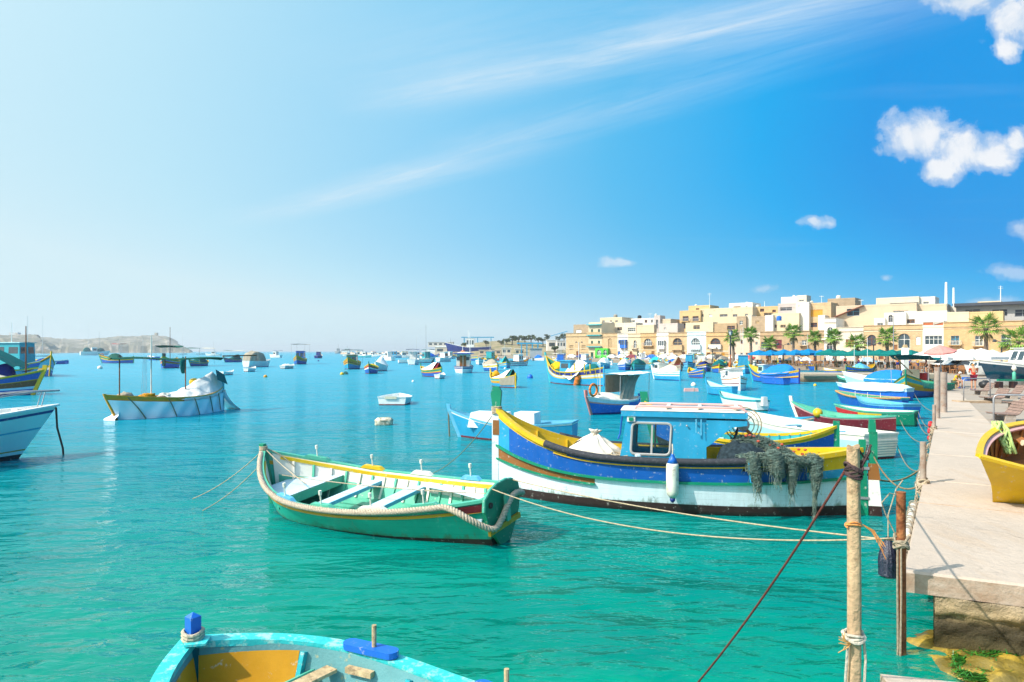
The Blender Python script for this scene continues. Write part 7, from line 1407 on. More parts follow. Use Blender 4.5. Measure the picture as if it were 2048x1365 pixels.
for s_ in (-1, 1):
    mb = MB(); mb.grid(lambda u, v: HB.pt(lerp(.02, .155, u), lerp(HB.sh(.1) - .06, .13, v), s_, -.106), 8, 3, flip=(s_ < 0)); mb.build('bow_lining', paint('gold'), t, smooth=True)
    for tt in (.165, .40, .62, .84): mb = MB(); mb.beam(HB.pt(tt, HB.sh(tt) - .04, s_, -.12), HB.pt(tt, .13, s_, -.12), .05, .05); mb.build('frame_rib', paint('turq'), t)
for (tt, s_) in ((.285, -1), (.60, -1), (.285, 1), (.60, 1)):
    p_ = HB.pt(tt, HB.sh(tt), s_, -.03) + Vector((0, 0, .03)); e = (HB.pt(tt + .02, HB.sh(tt), s_, -.03) - HB.pt(tt - .02, HB.sh(tt), s_, -.03)).normalized(); n_ = Vector((-e.y, e.x, 0))
    mb = MB(); pts = []
    for k in range(8): a = R(-90 + k * 180 / 7); pts.append(p_ + e * (.22 + .07 * math.cos(a)) + n_ * .075 * math.sin(a))
    for k in range(8): a = R(90 + k * 180 / 7); pts.append(p_ + e * (-.22 + .07 * math.cos(a)) + n_ * .075 * math.sin(a))
    mb.prism(pts, (0, 0, .055)); o = mb.build('thole_block', paint('royal'), t); mb = MB(); mb.tube([p_ + e * .04 + Vector((0, 0, .05)), p_ + e * .04 + Vector((0, 0, .25))], .021, 10); mb.build('thole_pin', WOOD(), o)
    mb = MB(); mb.box(HB.pt(tt + .0, HB.sh(tt) - .10, s_, -.14), (.28, .06, .05), rz=math.atan2(e.y, e.x)); mb.build('backing_block', WOOD(), t)
for (tt, z) in ((.19, .36), (.21, .26)): mb = MB(); mb.box((HB.x(tt, z), 0, z), (.06, 2 * HB.hw(tt, z) - .25, .08), rot=Matrix.Rotation(R(20), 3, 'Y')); mb.build('bow_bench_slat', paint('mint'), t)
mb = MB(); mb.box((HB.x(.23, .3) + .03, 0, .42), (.14, 2 * HB.hw(.22, .4) - .24, .03)); mb.build('bench_top', WOOD(), t)
mb = MB(); mb.box((HB.x(.45, .3), 0, .34), (.26, 2 * HB.hw(.45, .34) - .22, .04)); mb.build('thwart', paint('turq'), t)
mb = MB(); pr = random.Random(9)
for q in range(7): cx, cy, rr = xb - .62 + pr.uniform(-.08, .08), pr.uniform(-.12, .12), pr.uniform(.15, .26); mb.tube([(cx + rr * math.cos(k * .45), cy + rr * math.sin(k * .45), .16 + q * .02 + .02 * math.sin(k * 1.3)) for k in range(15)], .010, 5)
mb.build('coiled_line', mat('orange_line', (.55, .26, .09), .9), t)

# ---- white motor cruiser bow at the left edge
t = thing('motor_cruiser', 'white motor cruiser bow with steel rail and navy stripe at the left edge', 'motor boat', (-17.15, 17.5, 0), R(60)); L_ = 8.0
HC = Hull(L_, 2.9, 1.22, .36, .0, .4, tr=.9, wl=.55, rake=.14, kb=1.5, bluff=2.4, tm=.55)
wg = mat('gelcoat', (.80, .80, .77), .22, .03, 1, bump=0, coat=.4)
hull_body(HC, t, [(0, .10, wg, 0, 1), (.10, .16, 'navy', 0, 1), (.16, .46, wg, 0, 1), (.46, .50, 'ltblue', 0, 1), (.50, .90, wg, 0, 1), (.90, .93, 'gold', 0, 1), (.93, 1, wg, 0, 1)], .14, 'black', N=36, near=True, inner='white', gun='white', gw=.14, gh=.06, floor='white', zfl=.95, thick=.08)
mb = MB(); zc = HC.sh(.4) - .05; mb.grid(lambda u, v: Vector((HC.x(lerp(.22, .75, u), 1), (v - .5) * 2 * (HC.hw(lerp(.22, .75, u), 1.2) - .25) * (1 - .0 * u), zc + .62 * ss(u * 2.2) * (1 - (abs(v - .5) * 2) ** 2.2))), 20, 12, flip=True); mb.build('coach_roof', wg, t, smooth=True)
for s_ in (-1, 1):
    top = [HC.pt(.0, HC.sh(0), s_) + Vector((.04, 0, .46))] + [HC.pt(q, HC.sh(q), s_, -.08) + Vector((0, 0, .52)) for q in (.06, .14, .22, .32, .42, .55)]; mb = MB(); mb.tube(top, .03, 8); mb.build('bow_rail', METAL(), t)
    for q in (.03, .20, .38, .55): mb = MB(); mb.tube([HC.pt(q, HC.sh(q), s_, -.06) + Vector((-.12, 0, .02)), HC.pt(q, HC.sh(q), s_, -.08) + Vector((0, 0, .52 if q > .04 else .47))], .014, 6); mb.build('stanchion', METAL(), t)
mb = MB(); mb.lathe([(.17, 0), (.12, .06), (.10, .16), (.17, .24), (.17, .27)], 16, (HC.x(.16, 1), 0, 1.22)); mb.tube([(HC.x(.16, 1) + .2 * math.cos(k), .2 * math.sin(k), 1.24 + k * .006) for k in [i * .4 for i in range(34)]], .022, 6); mb.build('mooring_bitt', rope_mat((.62, .48, .34), 'tan_rope'), t)
mb = MB(); mb.box((HC.x(.06, 1.2), 0, HC.sh(.06) - .02), (.5, .35, .08)); mb.build('anchor_plate', paint('ltgrey', 0), t)
bp = Matrix.Rotation(R(60), 3, 'Z') @ HC.pt(0, HC.sh(0) - .08, 1) + t.location; mb = MB(); e_ = P(127, 900)
e_ = Wd(126, bp.y - .1); mb.tube([bp, bp.lerp(Vector((e_.x, e_.y, -.1)), .4) + Vector((-.05, 0, 0)), (e_.x, e_.y, .2), (e_.x + .02, e_.y, -.1)], .03, 7); o = mb.build('mooring_rope', rope_mat((.10, .06, .05), 'wet_rope')); tag(o, 'dark wet mooring rope dropping from the white cruiser bow into the water', 'rope')

# ---- wrapped boat with awning
PAINT['bulwark'] = (.95, .42, .03)
t = thing('fishing_boat', 'boat wrapped in white sheeting with orange bulwark and dark green awning on poles', 'fishing boat', (-18.9, 35.0, 0), R(207)); HW = Hull(6.6, 2.6, 1.0, .7, .75, .3, wl=.85, bluff=2.0, rake=.0, kb=2, ks=2.4)
a_, b_ = P(222, 842), P(438, 822); dv = a_ - b_; t.location = ((a_ + b_) / 2 + Vector((0, .5, 0))); t.rotation_euler.z = math.atan2(dv.y, dv.x); HW = Hull(dv.length, 2.5, .95, .28, .35, .3, wl=.85, kb=2, ks=2.6)
hull_body(HW, t, [(0, .30, 'bulwark', 0, .45), (.0, .3, 'white', .45, 1), (.30, 1, 'white', 0, 1)], .08, 'white', N=28, inner='brown', gun='bulwark', floor='brown', zfl=.5)
end_post(HW, t, 'bulwark', .05, .08); end_post(HW, t, 'turq', .35, .08, False)
sheetm = mat('white_sheeting', (.90, .89, .90), .6, .06, 2, bump=.5, bscale=5, spec=.3)
for s_ in (-1, 1):
    mb = MB(); mb.grid(lambda u, v: HW.pt(u, HW.sh(u) * lerp(.80, -.04, v), s_, .10) + Vector((0, s_ * (.10 * v * v + .035 * math.sin(u * 46 + 4 * v)) , .02 * noise.noise(Vector((u * 9, v * 3, 1))))) , 60, 8); mb.build('side_sheet', sheetm, t, smooth=True)
    for q in (.08, .30, .52, .70, .84): mb = MB(); mb.tube([HW.pt(q + .02 * k, HW.sh(q) * lerp(.95, 0, k / 4), s_, .20) for k in range(5)], .028, 5); mb.build('sheet_lashing', rope_mat((.24, .22, .12), 'olive_rope'), t)
mb = MB(); mb.grid(lambda u, v: Vector((HW.x(0, 0) + lerp(.05, .38, v) , lerp(-.25, .2, u) * (1 + v) + .06 * math.sin(v * 7), lerp(.38, .0, v ** .6))), 6, 6); mb.build('sheet_corner', sheetm, t, smooth=True)
mb = MB(); mb.grid(lambda u, v: Vector((HW.x(1, 0) - lerp(-.05, .75, v * v) + .05 * math.sin(u * 12), lerp(-.5, .5, u) * (.5 + .6 * v), lerp(1.15, 0, v))), 6, 6); mb.build('sheet_corner', sheetm, t, smooth=True)
def crumple(u, v):
    tt = lerp(.38, .99, u); q = (v - .5) * 2; hw = HW.hw(tt, HW.sh(tt)) + .05; ridge = [.15, .35, .55, .85, 1.05, .9, .25][min(6, int(u * 6.99))]
    k = u * 6; i = min(5, int(k)); R_ = [.15, .3, .5, .75, 1.0, 1.15, .4]; ridge = lerp(R_[i], R_[i + 1], k - i)
    return Vector((HW.x(tt, 1), q * hw, HW.sh(tt) - .1 + ridge * (1 - abs(q)) + .10 * noise.noise(Vector((tt * 12, q * 4, 2))) + .05 * noise.noise(Vector((tt * 30, q * 10, 6)))))
mb = MB(); mb.grid(crumple, 44, 20, flip=True); mb.build('top_sheet', mat('crumpled_sheet', (.68, .66, .62), .8, .12, 3, bump=.7, bscale=9), t, smooth=True)
mb = MB(); mb.add([(HW.x(.90, 1), .16, 2.30), (HW.x(.84, 1), .75, 1.75), (HW.x(.97, 1), .62, 1.45), (HW.x(.99, 1), .2, 2.0)], [(0, 1, 2, 3), (3, 2, 1, 0)]); mb.build('dark_flap', cloth('teal'), t)
mb = MB(); mb.blob((HW.x(.74, 1), -.35, 1.62), (.26, .22, .22), 3, .05, 14, 10); mb.build('yellow_float', paint('yellow'), t, smooth=True)
for q in (.12, .25, .42, .55): mb = MB(); mb.blob((HW.x(q, 1), .2 * math.sin(q * 30), HW.sh(q) + .02), (.35, .3, .16), q * 10, .3, 14, 8); mb.build('deck_gear', [cloth('beige'), cloth('orange'), cloth('gold'), cloth('offwhite')][int(q * 8) % 4], t, smooth=True)
for (xq, y_) in ((.02, .0), (.60, .1)): mb = MB(); mb.tube([(HW.x(xq, 0), y_, .8), (HW.x(xq, 0), y_, 3.02)], .03, 7); mb.build('awning_post', RUST(), t)
mb = MB(); mb.tube([(HW.x(.28, 0), .1, .8), (HW.x(.28, 0), .1, 4.1)], [.04, .025], 8); mb.build('mast', paint('offwhite', 0), t)
mb = MB(); xa, xz = HW.x(.0, 0) + .3, HW.x(.95, 0) - .4
mb.grid(lambda u, v: Vector((lerp(xa, xz, u), (v - .5) * .5, 2.98 + .05 * math.sin(u * 9) - .16 * abs(v - .5) - .30 * max(0, (u - .62)) * (1 - v))), 20, 6, flip=True); mb.grid(lambda u, v: Vector((lerp(xa, xz, u), (v - .5) * .5, 2.965 + .05 * math.sin(u * 9) - .16 * abs(v - .5) - .30 * max(0, (u - .62)) * (1 - v))), 20, 6); mb.build('awning', cloth('dkgreen'), t, smooth=True)
mb = MB(); mb.beam((xz + .1, 0, 3.03), (xz - 2.3, 0, 3.06), .07, .07); mb.build('awning_spar', RUST(), t)
mb = MB(); mb.blob((HW.x(.66, 0), -.6, 2.55), (.16, .1, .45), 6, .2, 12, 8); mb.build('hanging_bundle', cloth('teal'), t, smooth=True)
for q in range(4): mb = MB(); mb.tube([(HW.x(.17 + q * .015, 0), .3, 1.0), (HW.x(.20 + q * .01, 0), .2, 3.0)], .007, 4); mb.build('rigging_line', METAL(), t)

# ---- two fishing boats at the left edge
t = thing('fishing_boat', 'brown and blue banded fishing boat with cream tent and dark awning, left edge', 'fishing boat', (-36.5, 47.5, 0), R(10)); HL = Hull(8.0, 2.9, 1.15, .75, .5, .3, wl=.86, kb=2.3)
a_ = P(93, 792); t.location = Vector((a_.x - 5.7, a_.y + .4, 0))
hull_body(HL, t, [(0, .08, 'yellow', 0, 1), (.08, .36, 'blue', 0, 1), (.36, .41, 'gold', 0, 1), (.41, .68, 'brown', 0, 1), (.68, .80, 'iceblue', 0, 1), (.80, 1, 'blue', 0, 1)], .12, 'navy', N=34, near=True, inner='turq', gun='yellow', gw=.14, gh=.1, floor='brown')
end_post(HL, t, 'yellow', .35, .14, True, .3); mb = MB(); mb.add([(HL.x(.1, 1), -.7, 1.75), (HL.x(.03, 1), 0, 2.6 - .6), (HL.x(.1, 1), .7, 1.75)], [(0, 1, 2), (2, 1, 0)]); mb.build('bow_bulwark', paint('maroon'), t)
mb = MB(); mb.grid(lambda u, v: Vector((lerp(HL.x(.12, 1), HL.x(.62, 1), u), (v - .5) * 2 * HL.hw(lerp(.12, .62, u), 1.2), HL.sh(.3) + 1.75 * u ** .9 * (1 - abs(v - .5) * 2) ** .9)), 14, 12, flip=True); mb.build('tent', cloth('offwhite'), t, smooth=True)
mb = MB(); mb.add([(HL.x(.62, 1), -1.2, HL.sh(.5)), (HL.x(.40, 1), -.98, HL.sh(.5) + .52), (HL.x(.62, 1), -.5, HL.sh(.5) + 1.18)], [(0, 1, 2), (2, 1, 0)]); mb.build('tent_opening', cloth('gold'), t)
lumpy(HL, t, 'navy', .18, .34, 1.1, -.5, 0, 9, 'dark_bundle')
t2 = t; mast(t, HL.x(.06, 0), 0, 1.2, 5.2, 'brown', .06)
mb = MB(); mb.grid(lambda u, v: Vector((lerp(HL.x(.12, 1), HL.x(.9, 1), u), lerp(-1.2, 1.2, v), 3.0 + 1.1 * math.sin(u * 2.2) + .1 * math.sin(v * 8) - .9 * (1 - u) ** 2)), 14, 8, flip=True); mb.build('awning', cloth('teal'), t, smooth=True)
t = thing('fishing_boat', 'blue and yellow fishing boat with raised bow behind the brown banded boat at the left', 'fishing boat', (-46, 72, 0), R(-40)); a_ = P(78, 752); t.location = Vector((a_.x - 1.2, a_.y + 2, 0)); HX = Hull(7.5, 2.8, 1.3, 1.5, .5, .3, kb=2.2)
hull_body(HX, t, [(0, .1, 'yellow', 0, 1), (.1, .5, 'skyblue', 0, 1), (.5, .6, 'yellow', 0, 1), (.6, .72, 'white', 0, 1), (.72, 1, 'blue', 0, 1)], .12, 'navy', N=26, inner='yellow', gun='yellow', gw=.16, gh=.1); end_post(HX, t, 'yellow', .5, .12, True, .3); lumpy(HX, t, 'navy', .2, .6, 1.0, -.2, 0, 4, 'dark_bundle'); lumpy(HX, t, 'yellow', .62, .75, .8, -.4, 0, 3, 'yellow_gear')
t = thing('fishing_boat', 'boat with a turquoise deckhouse and white roof edge at the far left', 'fishing boat', (-60, 80, 0), R(-10)); a_ = Wd(10, 88); t.location = Vector((a_.x, a_.y, 0)); HY_ = Hull(9, 3, 1.3, .8, .4, .3); hull_body(HY_, t, LZ(), .12, 'navy', N=20)
cabin(HY_, t, 'turq', .12, .8, 4.35, .8, 'paleturq', 1.0, .1, nwin=3, winz=(.6, .85)); mast(t, 1, 0, 4, 7, 'white', .05)
# ================================================================ QUAYSIDE
# wooden mooring post in the foreground
p = Wd(1707, 5.15); zt = Zy(893, 5.15); t = thing('mooring_post', 'tall bare wooden pole with dark rope at its top, nearest post in the foreground', 'mooring post', (p.x, p.y, 0))
def pole(u, v):
    a = u * 2 * math.pi; z = lerp(-2.4, zt, v); r = lerp(.062, .045, v) * (1 + .07 * noise.noise(Vector((math.cos(a) * 2, math.sin(a) * 2, z * .7)))) * (1 + .05 * math.sin(a * 5 + z))
    return Vector((r * math.cos(a) + .012 * math.sin(z * 1.3) + (zt - z) * -.004, r * math.sin(a), z + (0.015 * math.sin(a * 2 + 1) if v > .99 else 0)))
polem = mat('sun_bleached_pole', (.50, .34, .20), .85, .28, 5, (.26, .15, .08), .25, 7, .9, 30, .1, 0, .5)
mb = MB(); mb.grid(pole, 22, 60); mb.add([pole(i / 22, 1) for i in range(22)], [tuple(range(22))]); mb.build('pole_shaft', polem, t, smooth=True)
def coil(mb, z, r, turns, rr, cx=0, cy=0, wob=.01, seed=0, step=.9):
    n = int(turns * 16); mb.tube([(cx + (r + rr) * math.cos(k * math.pi / 8), cy + (r + rr) * math.sin(k * math.pi / 8), z - k / 16 * rr * 2 * step + wob * math.sin(k * .7 + seed)) for k in range(n + 1)], rr, 6)
mb = MB(); coil(mb, zt - .16, .046, 4.3, .010, wob=.012); coil(mb, zt - .14, .05, 2, .011, wob=.03, seed=2); mb.tube([(.05, -.02, zt - .15), (.11, -.02, zt - .04), (.13, 0, zt + .01), (.10, .02, zt - .1), (.03, .02, zt + .0), (.04, 0, zt - .03)], .010, 5)
mb.build('rope_lashing', rope_mat((.10, .06, .06), 'dark_red_rope'), t)
z1 = Zy(1047, 5.15); mb = MB(); coil(mb, z1, .052, 1.6, .006, wob=.01); coil(mb, z1 + .008, .05, 1.0, .005, wob=.02)
pr = random.Random(2)
for q in range(7): x = .05; mb.tube([(x, -.03, z1), (x + .06 + pr.uniform(0, .03), -.03, z1 - .03 - pr.uniform(0, .03)), (x + .10 + pr.uniform(0, .10), -.04, z1 - .12 - pr.uniform(0, .14))], .0035, 4)
mb.build('orange_twine', mat('orange_twine', (.70, .25, .06), .9, .3, 30), t)
z2 = Zy(1275, 5.15); mb = MB(); coil(mb, z2 + .04, .056, 2.4, .012, wob=.008); coil(mb, z2 + .02, .06, 1.6, .014, wob=.02, seed=3)
mb.tube([(.05, -.05, z2), (.075, -.03, z2 - .15), (.055, -.05, z2 - .35), (.065, -.03, z2 - .6), (.03, -.06, z2 - .8)], .010, 6); mb.tube([(-.06, -.04, z2), (-.075, -.03, z2 - .3), (-.06, -.05, z2 - .8)], .010, 6); mb.build('rope_lashing', rope_mat((.62, .50, .38), 'pale_rope'), t)
mb = MB()
for q in range(16): a = pr.uniform(-.4, .5); mb.tube([(-.045, -.055, z2 - .02), (-.075 - pr.uniform(0, .03), -.07, z2 - .03 + a * .08), (-.09 - pr.uniform(0, .06), -.07, z2 + a * .20 - .03)], .003, 4)
mb.build('frayed_fibre', mat('frayed_fibre', (.68, .34, .10), .9), t, kind='stuff')
wood_top = Vector((p.x, p.y, zt - .18))
# rusty steel post
p = Wd(1803, 7.45); zt2 = Zy(983, 7.45); t = thing('mooring_post', 'rusty steel tube post with tangled rope, right beside the quay corner', 'mooring post', (p.x, p.y, 0), rot=(R(1), R(-.8), 0))
mb = MB(); mb.tube([(0, 0, -2.3), (0, 0, .2), (0, 0, zt2)], .047, 16, cap=False); mb.tube([(0, 0, zt2 - .3), (0, 0, zt2)], .039, 16, cap=False); mb.lathe([(.047, zt2 - .01), (.049, zt2), (.039, zt2)], 16); mb.build('steel_tube', RUST(), t, smooth='auto')
z3 = Zy(1082, 7.45); mb = MB(); coil(mb, z3 + .02, .05, 3.2, .012, wob=.012); coil(mb, z3 - .01, .06, 2.2, .013, wob=.03, seed=1); coil(mb, z3 + .03, .055, 1.3, .012, wob=.05, seed=4)
mb.tube([(-.05, -.02, z3), (-.06, -.03, z3 - .5), (-.055, -.03, z3 - 1.15), (-.08, -.03, z3 - 1.5)], .010, 5); mb.tube([(-.03, -.05, z3), (-.035, -.06, z3 - .6), (-.05, -.06, z3 - 1.3)], .010, 5); mb.tube([(-.05, 0, z3 + .05), (-.16, .02, z3 + .3), (-.20, .02, z3 + .42), (-.12, .0, z3 + .53), (-.03, 0, z3 + .5)], .007, 5)
mb.build('rope_lashing', rope_mat((.42, .34, .24), 'brown_rope'), t); rust_z = z3; rust_p = Vector((p.x, p.y, z3))
# black net fender
p2 = Wd(1776, 10.0); t = thing('bag_fender', 'black net bag fender hanging in the water behind the rusty post', 'fender', (p2.x, p2.y, 0))
mb = MB(); mb.grid(lambda u, v: (lambda a, z: Vector(((.03 + .10 * math.sin(min(1, (1 - z) * 1.25) * 1.9)) * math.cos(a) * (1 + .06 * math.sin(a * 14)), (.03 + .10 * math.sin(min(1, (1 - z) * 1.25) * 1.9)) * math.sin(a) * (1 + .06 * math.sin(a * 14)), z * .56 + .02)))(u * 2 * math.pi, v), 42, 14); mb.build('net_bag', mat('black_shiny_net', (.015, .015, .04), .3, .3, 20, bump=.8, bscale=40, spec=.8), t, smooth=True)
mb = MB(); mb.tube([(0, 0, .56), (.0, 0, .9), (.06, -.1, 1.3), (.1, -.2, 1.45)], .010, 5); mb.build('hanging_rope', rope_mat(), t)
# further posts
def post(px, y1, y0, d, r, m, label, wrap=True):
    p = Wd(px, d); z1, z0 = Zy(y1, d), -1.5; t = thing('mooring_post', label, 'mooring post', (p.x, p.y, 0)); mb = MB(); mb.tube([(0, 0, z0), (0, 0, z1)], r, 12); mb.build('tube', m, t, smooth='auto')
    if wrap:
        mb = MB(); coil(mb, .92, r, 3, .02, wob=.03); coil(mb, .88, r + .01, 3, .025, wob=.06, seed=px); coil(mb, .8, r + .03, 2, .02, wob=.08, seed=px + 1); mb.build('rope_lashing', rope_mat((.50, .40, .28), 'rope_b'), t)
    return t
gpost = mat('weathered_grey_post', (.34, .27, .22), .8, .3, 6, (.20, .09, .05), .45, 3, .6, 20)
post(1846, 884, 950, 12.7, .055, gpost, 'grey steel post by the quay edge with a big rope knot at its foot')
post(1874, 735, 880, 25.0, .10, gpost, 'tall grey pole rising over the moored boats, left of a pair at the quay edge', False)
post(1887, 700 + 45, 870, 27.5, .13, gpost, 'thick tall grey pole at the quay edge, right one of the pair', False)
post(1868, 810, 900, 21.5, .05, gpost, 'thin slanting grey post in front of the tall pair')
# quay edge pipes wrapped with rope
pr = random.Random(6)
def edge_pipe(s0_, s1_, col, label, z=.52):
    t = thing('pipe_fender', label, 'fender', tuple(Q(0, 0, 0))); o0 = Vector(t.location); mb = MB(); a = Q(s0_, -.09, z) - o0; b = Q(s1_, -.09, z + .02) - o0; mb.tube([a, a.lerp(b, .5) + Vector((0, 0, -.02)), b], .055, 12); mb.build('pipe', paint(col), t, smooth='auto')
    mb = MB(); d_ = (b - a).normalized(); n_ = 6
    for q in range(n_):
        c = a.lerp(b, (q + .5) / n_) + d_ * pr.uniform(-.05, .05); x = d_.cross(Vector((0, 0, 1))); mb.tube([c + d_ * k * .012 + (x * math.cos(k * .6) + Vector((0, 0, 1)) * math.sin(k * .6)) * (.065 + .006 * math.sin(k)) for k in range(16 + int(pr.random() * 8))], .010, 5)
    mb.build('rope_lashing', rope_mat((.40, .33, .25), 'rope_c'), t)
edge_pipe(1.25, 2.35, 'ltgrey', 'rope-bound grey pipe on the quay edge nearest the rusty post', .58); edge_pipe(2.5, 4.7, 'offwhite', 'white pipe lashed along the quay edge in front of the grey post', .66); edge_pipe(6.6, 9.6, 'offwhite', 'off-white pipe lashed along the quay edge beyond the grey post', .66)
mb = MB(); pr = random.Random(12)
for q in range(70):
    s = 1.0 + q * .40 + pr.uniform(-.2, .2); c = Q(s, -.06 + pr.uniform(-.04, .02), .62 + pr.uniform(-.12, .14)); rr = pr.uniform(.05, .13)
    mb.tube([c + qd * rr * math.cos(k * .6) + Vector((0, 0, 1)) * rr * math.sin(k * .6) + qn * -.02 * math.sin(k * 1.7) for k in range(int(pr.uniform(7, 14)))], pr.uniform(.008, .016), 5)
o = mb.build('tangled_rope', rope_mat((.48, .37, .26), 'rope_d')); o['kind'] = 'stuff'; tag(o, 'tangle of old mooring ropes hanging along the quay edge', 'rope')
mb = MB()
for q in range(14): c = Q(18.2 + q * .22, -.16, .75 - .05 * abs(q - 7) + pr.uniform(-.08, .05)); mb.blob(c, (.08, .07, .07), q, .05, 8, 6)
o = mb.build('float_line', paint('red')); tag(o, 'string of small red floats hanging at the quay edge', 'floats')
# ---- ropes across the water
def rope_thing(pts, r, label, c=(.58, .46, .30), k='rope_long', name='mooring_rope'):
    mb = MB(); mb.tube(pts, r, 6); o = mb.build(name, rope_mat(c, k), smooth=True); return tag(o, label, 'rope')
ga = MG @ Vector((xt_g - .05, -.3, HG.sh(1) + .15)); gb = MG @ Vector((xt_g - .1, .35, HG.sh(1) + .12))
rope_thing(sag(ga, rust_p + Vector((-.06, 0, .03)), .30, 26), .0095, 'lower of two tan mooring ropes from the green rowing boat to the rusty post')
rope_thing(sag(gb, rust_p + Vector((-.06, .02, .0)), .10, 26), .0095, 'upper of two tan mooring ropes from the green rowing boat to the rusty post')
rope_thing(sag(wood_top + Vector((-.05, 0, .02)), P(1385, 1378, 0.0), .08, 20), .010, 'dark red rope slanting from the wooden pole top down to the bottom edge', (.16, .05, .04), 'maroon_rope')
gbow = MG @ Vector((HG.x(0, 1.1), 0, HG.sh(0) + .03)); rope_thing(sag(gbow, P(385, 998), .12, 18), .009, 'tan rope from the green boat bow to the water, upper left one'); rope_thing(sag(gbow - Vector((0, 0, .25)), P(405, 1022), .1, 18), .009, 'tan rope from the green boat bow to the water, lower left one')
mb0 = M0 @ Vector((Mx0, 0, Mzs - .05)); rope_thing(sag(mb0, P(855, 951), .25, 22), .010, 'thin green-grey rope from the high bow of the big fishing boat into the water', (.20, .24, .16), 'green_rope')
sp_ = M0 @ Vector((Mxs - .2, 0, 1.25)); q1 = Wd(1846, 12.7); rope_thing(sag(sp_, (q1.x, q1.y, .85), .35, 20), .016, 'brown rope from the green rudder of the big fishing boat to the grey post', (.30, .22, .13), 'rope_e')
rope_thing(sag(sp_ + Vector((-.2, .3, -.3)), Q(9.5, -.05, .7), .35, 20), .02, 'knotted weedy rope sagging between the big fishing boat and the quay', (.26, .22, .12), 'rope_f')
wp = wood_top; rope_thing(sag(wp + Vector((.05, .02, .03)), sp_ + Vector((-.1, 0, .15)), .06, 12), .012, 'short dark rope from the wooden pole to the stern of the big fishing boat', (.10, .07, .05), 'rope_g')
for i, (a, b, d_) in enumerate([((1790, 905), 13.5, .3), ((1800, 862), 19.0, .25), ((1832, 850), 21.0, .2), ((1835, 838), 23.0, .2), ((1828, 800), 30.0, .2)]):
    pa = P(*a) + Vector((0, 0, .45)); rope_thing(sag(pa, Q(b - 5, -.03, .75), d_ + .1, 14), .014, 'slack mooring line to the quay, %s nearest of those behind the big boat' % ORD[i], (.32, .26, .18), 'rope_h')
# ---- rock shelf, weed and concrete foot at the bottom right
rockm = mat('wet_yellow_rock', (.42, .27, .03), .35, .5, 3, (.06, .055, .015), .85, 3.2, 1.0, 12, .6)
mb = MB()
def shelf(u, v):
    x = lerp(3.55, 7.6, u); y = lerp(8.15, 5.4, v); e = min(1, u * 3.2) * min(1, v * 8 + .4); z = -.75 + .79 * ss(e) + .13 * noise.noise(Vector((x * 1.5, y * 1.5, 1))) + .09 * noise.noise(Vector((x * 5, y * 5, 3))) + .02 * noise.noise(Vector((x * 14, y * 14, 3)))
    return Vector((x, y, z + .02))
mb.grid(shelf, 70, 56); o = struct(mb.build('rock_shelf', rockm, smooth=True))
pr = random.Random(1)
for i, (px, py, sx, sy, sz) in enumerate([(1990, 1262, .30, .22, .16), (2040, 1240, .25, .2, .28), (1905, 1285, .18, .14, .08), (1950, 1292, .16, .12, .07)]):
    p = P(px, py); mb = MB(); mb.blob((p.x, p.y, .0), (sx, sy, sz), i + 3, .3, 20, 14, 2.2); tag(mb.build('rock', rockm, smooth=True), ['brown wet rock jammed against the quay foot', 'pale angular rock leaning on the quay wall at the right edge', 'low yellow rock just left of the quay foot rocks', 'small yellow rock awash by the green weed'][i], 'rock')
weedm = mat('green_seaweed', (.02, .14, .01), .4, .5, 9, (.10, .26, .01), .4, 12, .3, 20, .6); mb = MB()
for cl_ in range(11):
    ccx, ccy = 1925 + (cl_ % 4) * 34 + pr.uniform(-8, 8), 1312 + (cl_ // 4) * 20 + pr.uniform(-6, 6)
    for q in range(330):
        p = P(ccx + pr.gauss(0, 11), ccy + pr.gauss(0, 5), .05); a = Vector((pr.gauss(0, .5) + .8, pr.gauss(0, .4) - .3, pr.uniform(-.15, .25))).normalized() * pr.uniform(.03, .09); s_ = Vector((a.y, -a.x, .01)).normalized() * .008
        h_ = pr.uniform(.0, .03); mb.add([p + Vector((0, 0, h_)) - s_, p + Vector((0, 0, h_)) + s_, p + a + Vector((0, 0, h_)) + s_ * .5, p + a - s_ * .5 + Vector((0, 0, h_))], [(0, 1, 2, 3)])
o = mb.build('seaweed', weedm); o['kind'] = 'stuff'; tag(o, 'bright green seaweed on the rocks at the bottom right corner', 'seaweed')
e1 = P(1760, 1348, .35); mb = MB(); mb.prism([(e1.x, e1.y, -1), (e1.x + .62, e1.y - .16, -1), (e1.x + 1.0, e1.y - 2.2, -1), (e1.x - .4, e1.y - 2.4, -1)], (0, 0, 1.35)); struct(mb.build('concrete_step', quay_top))
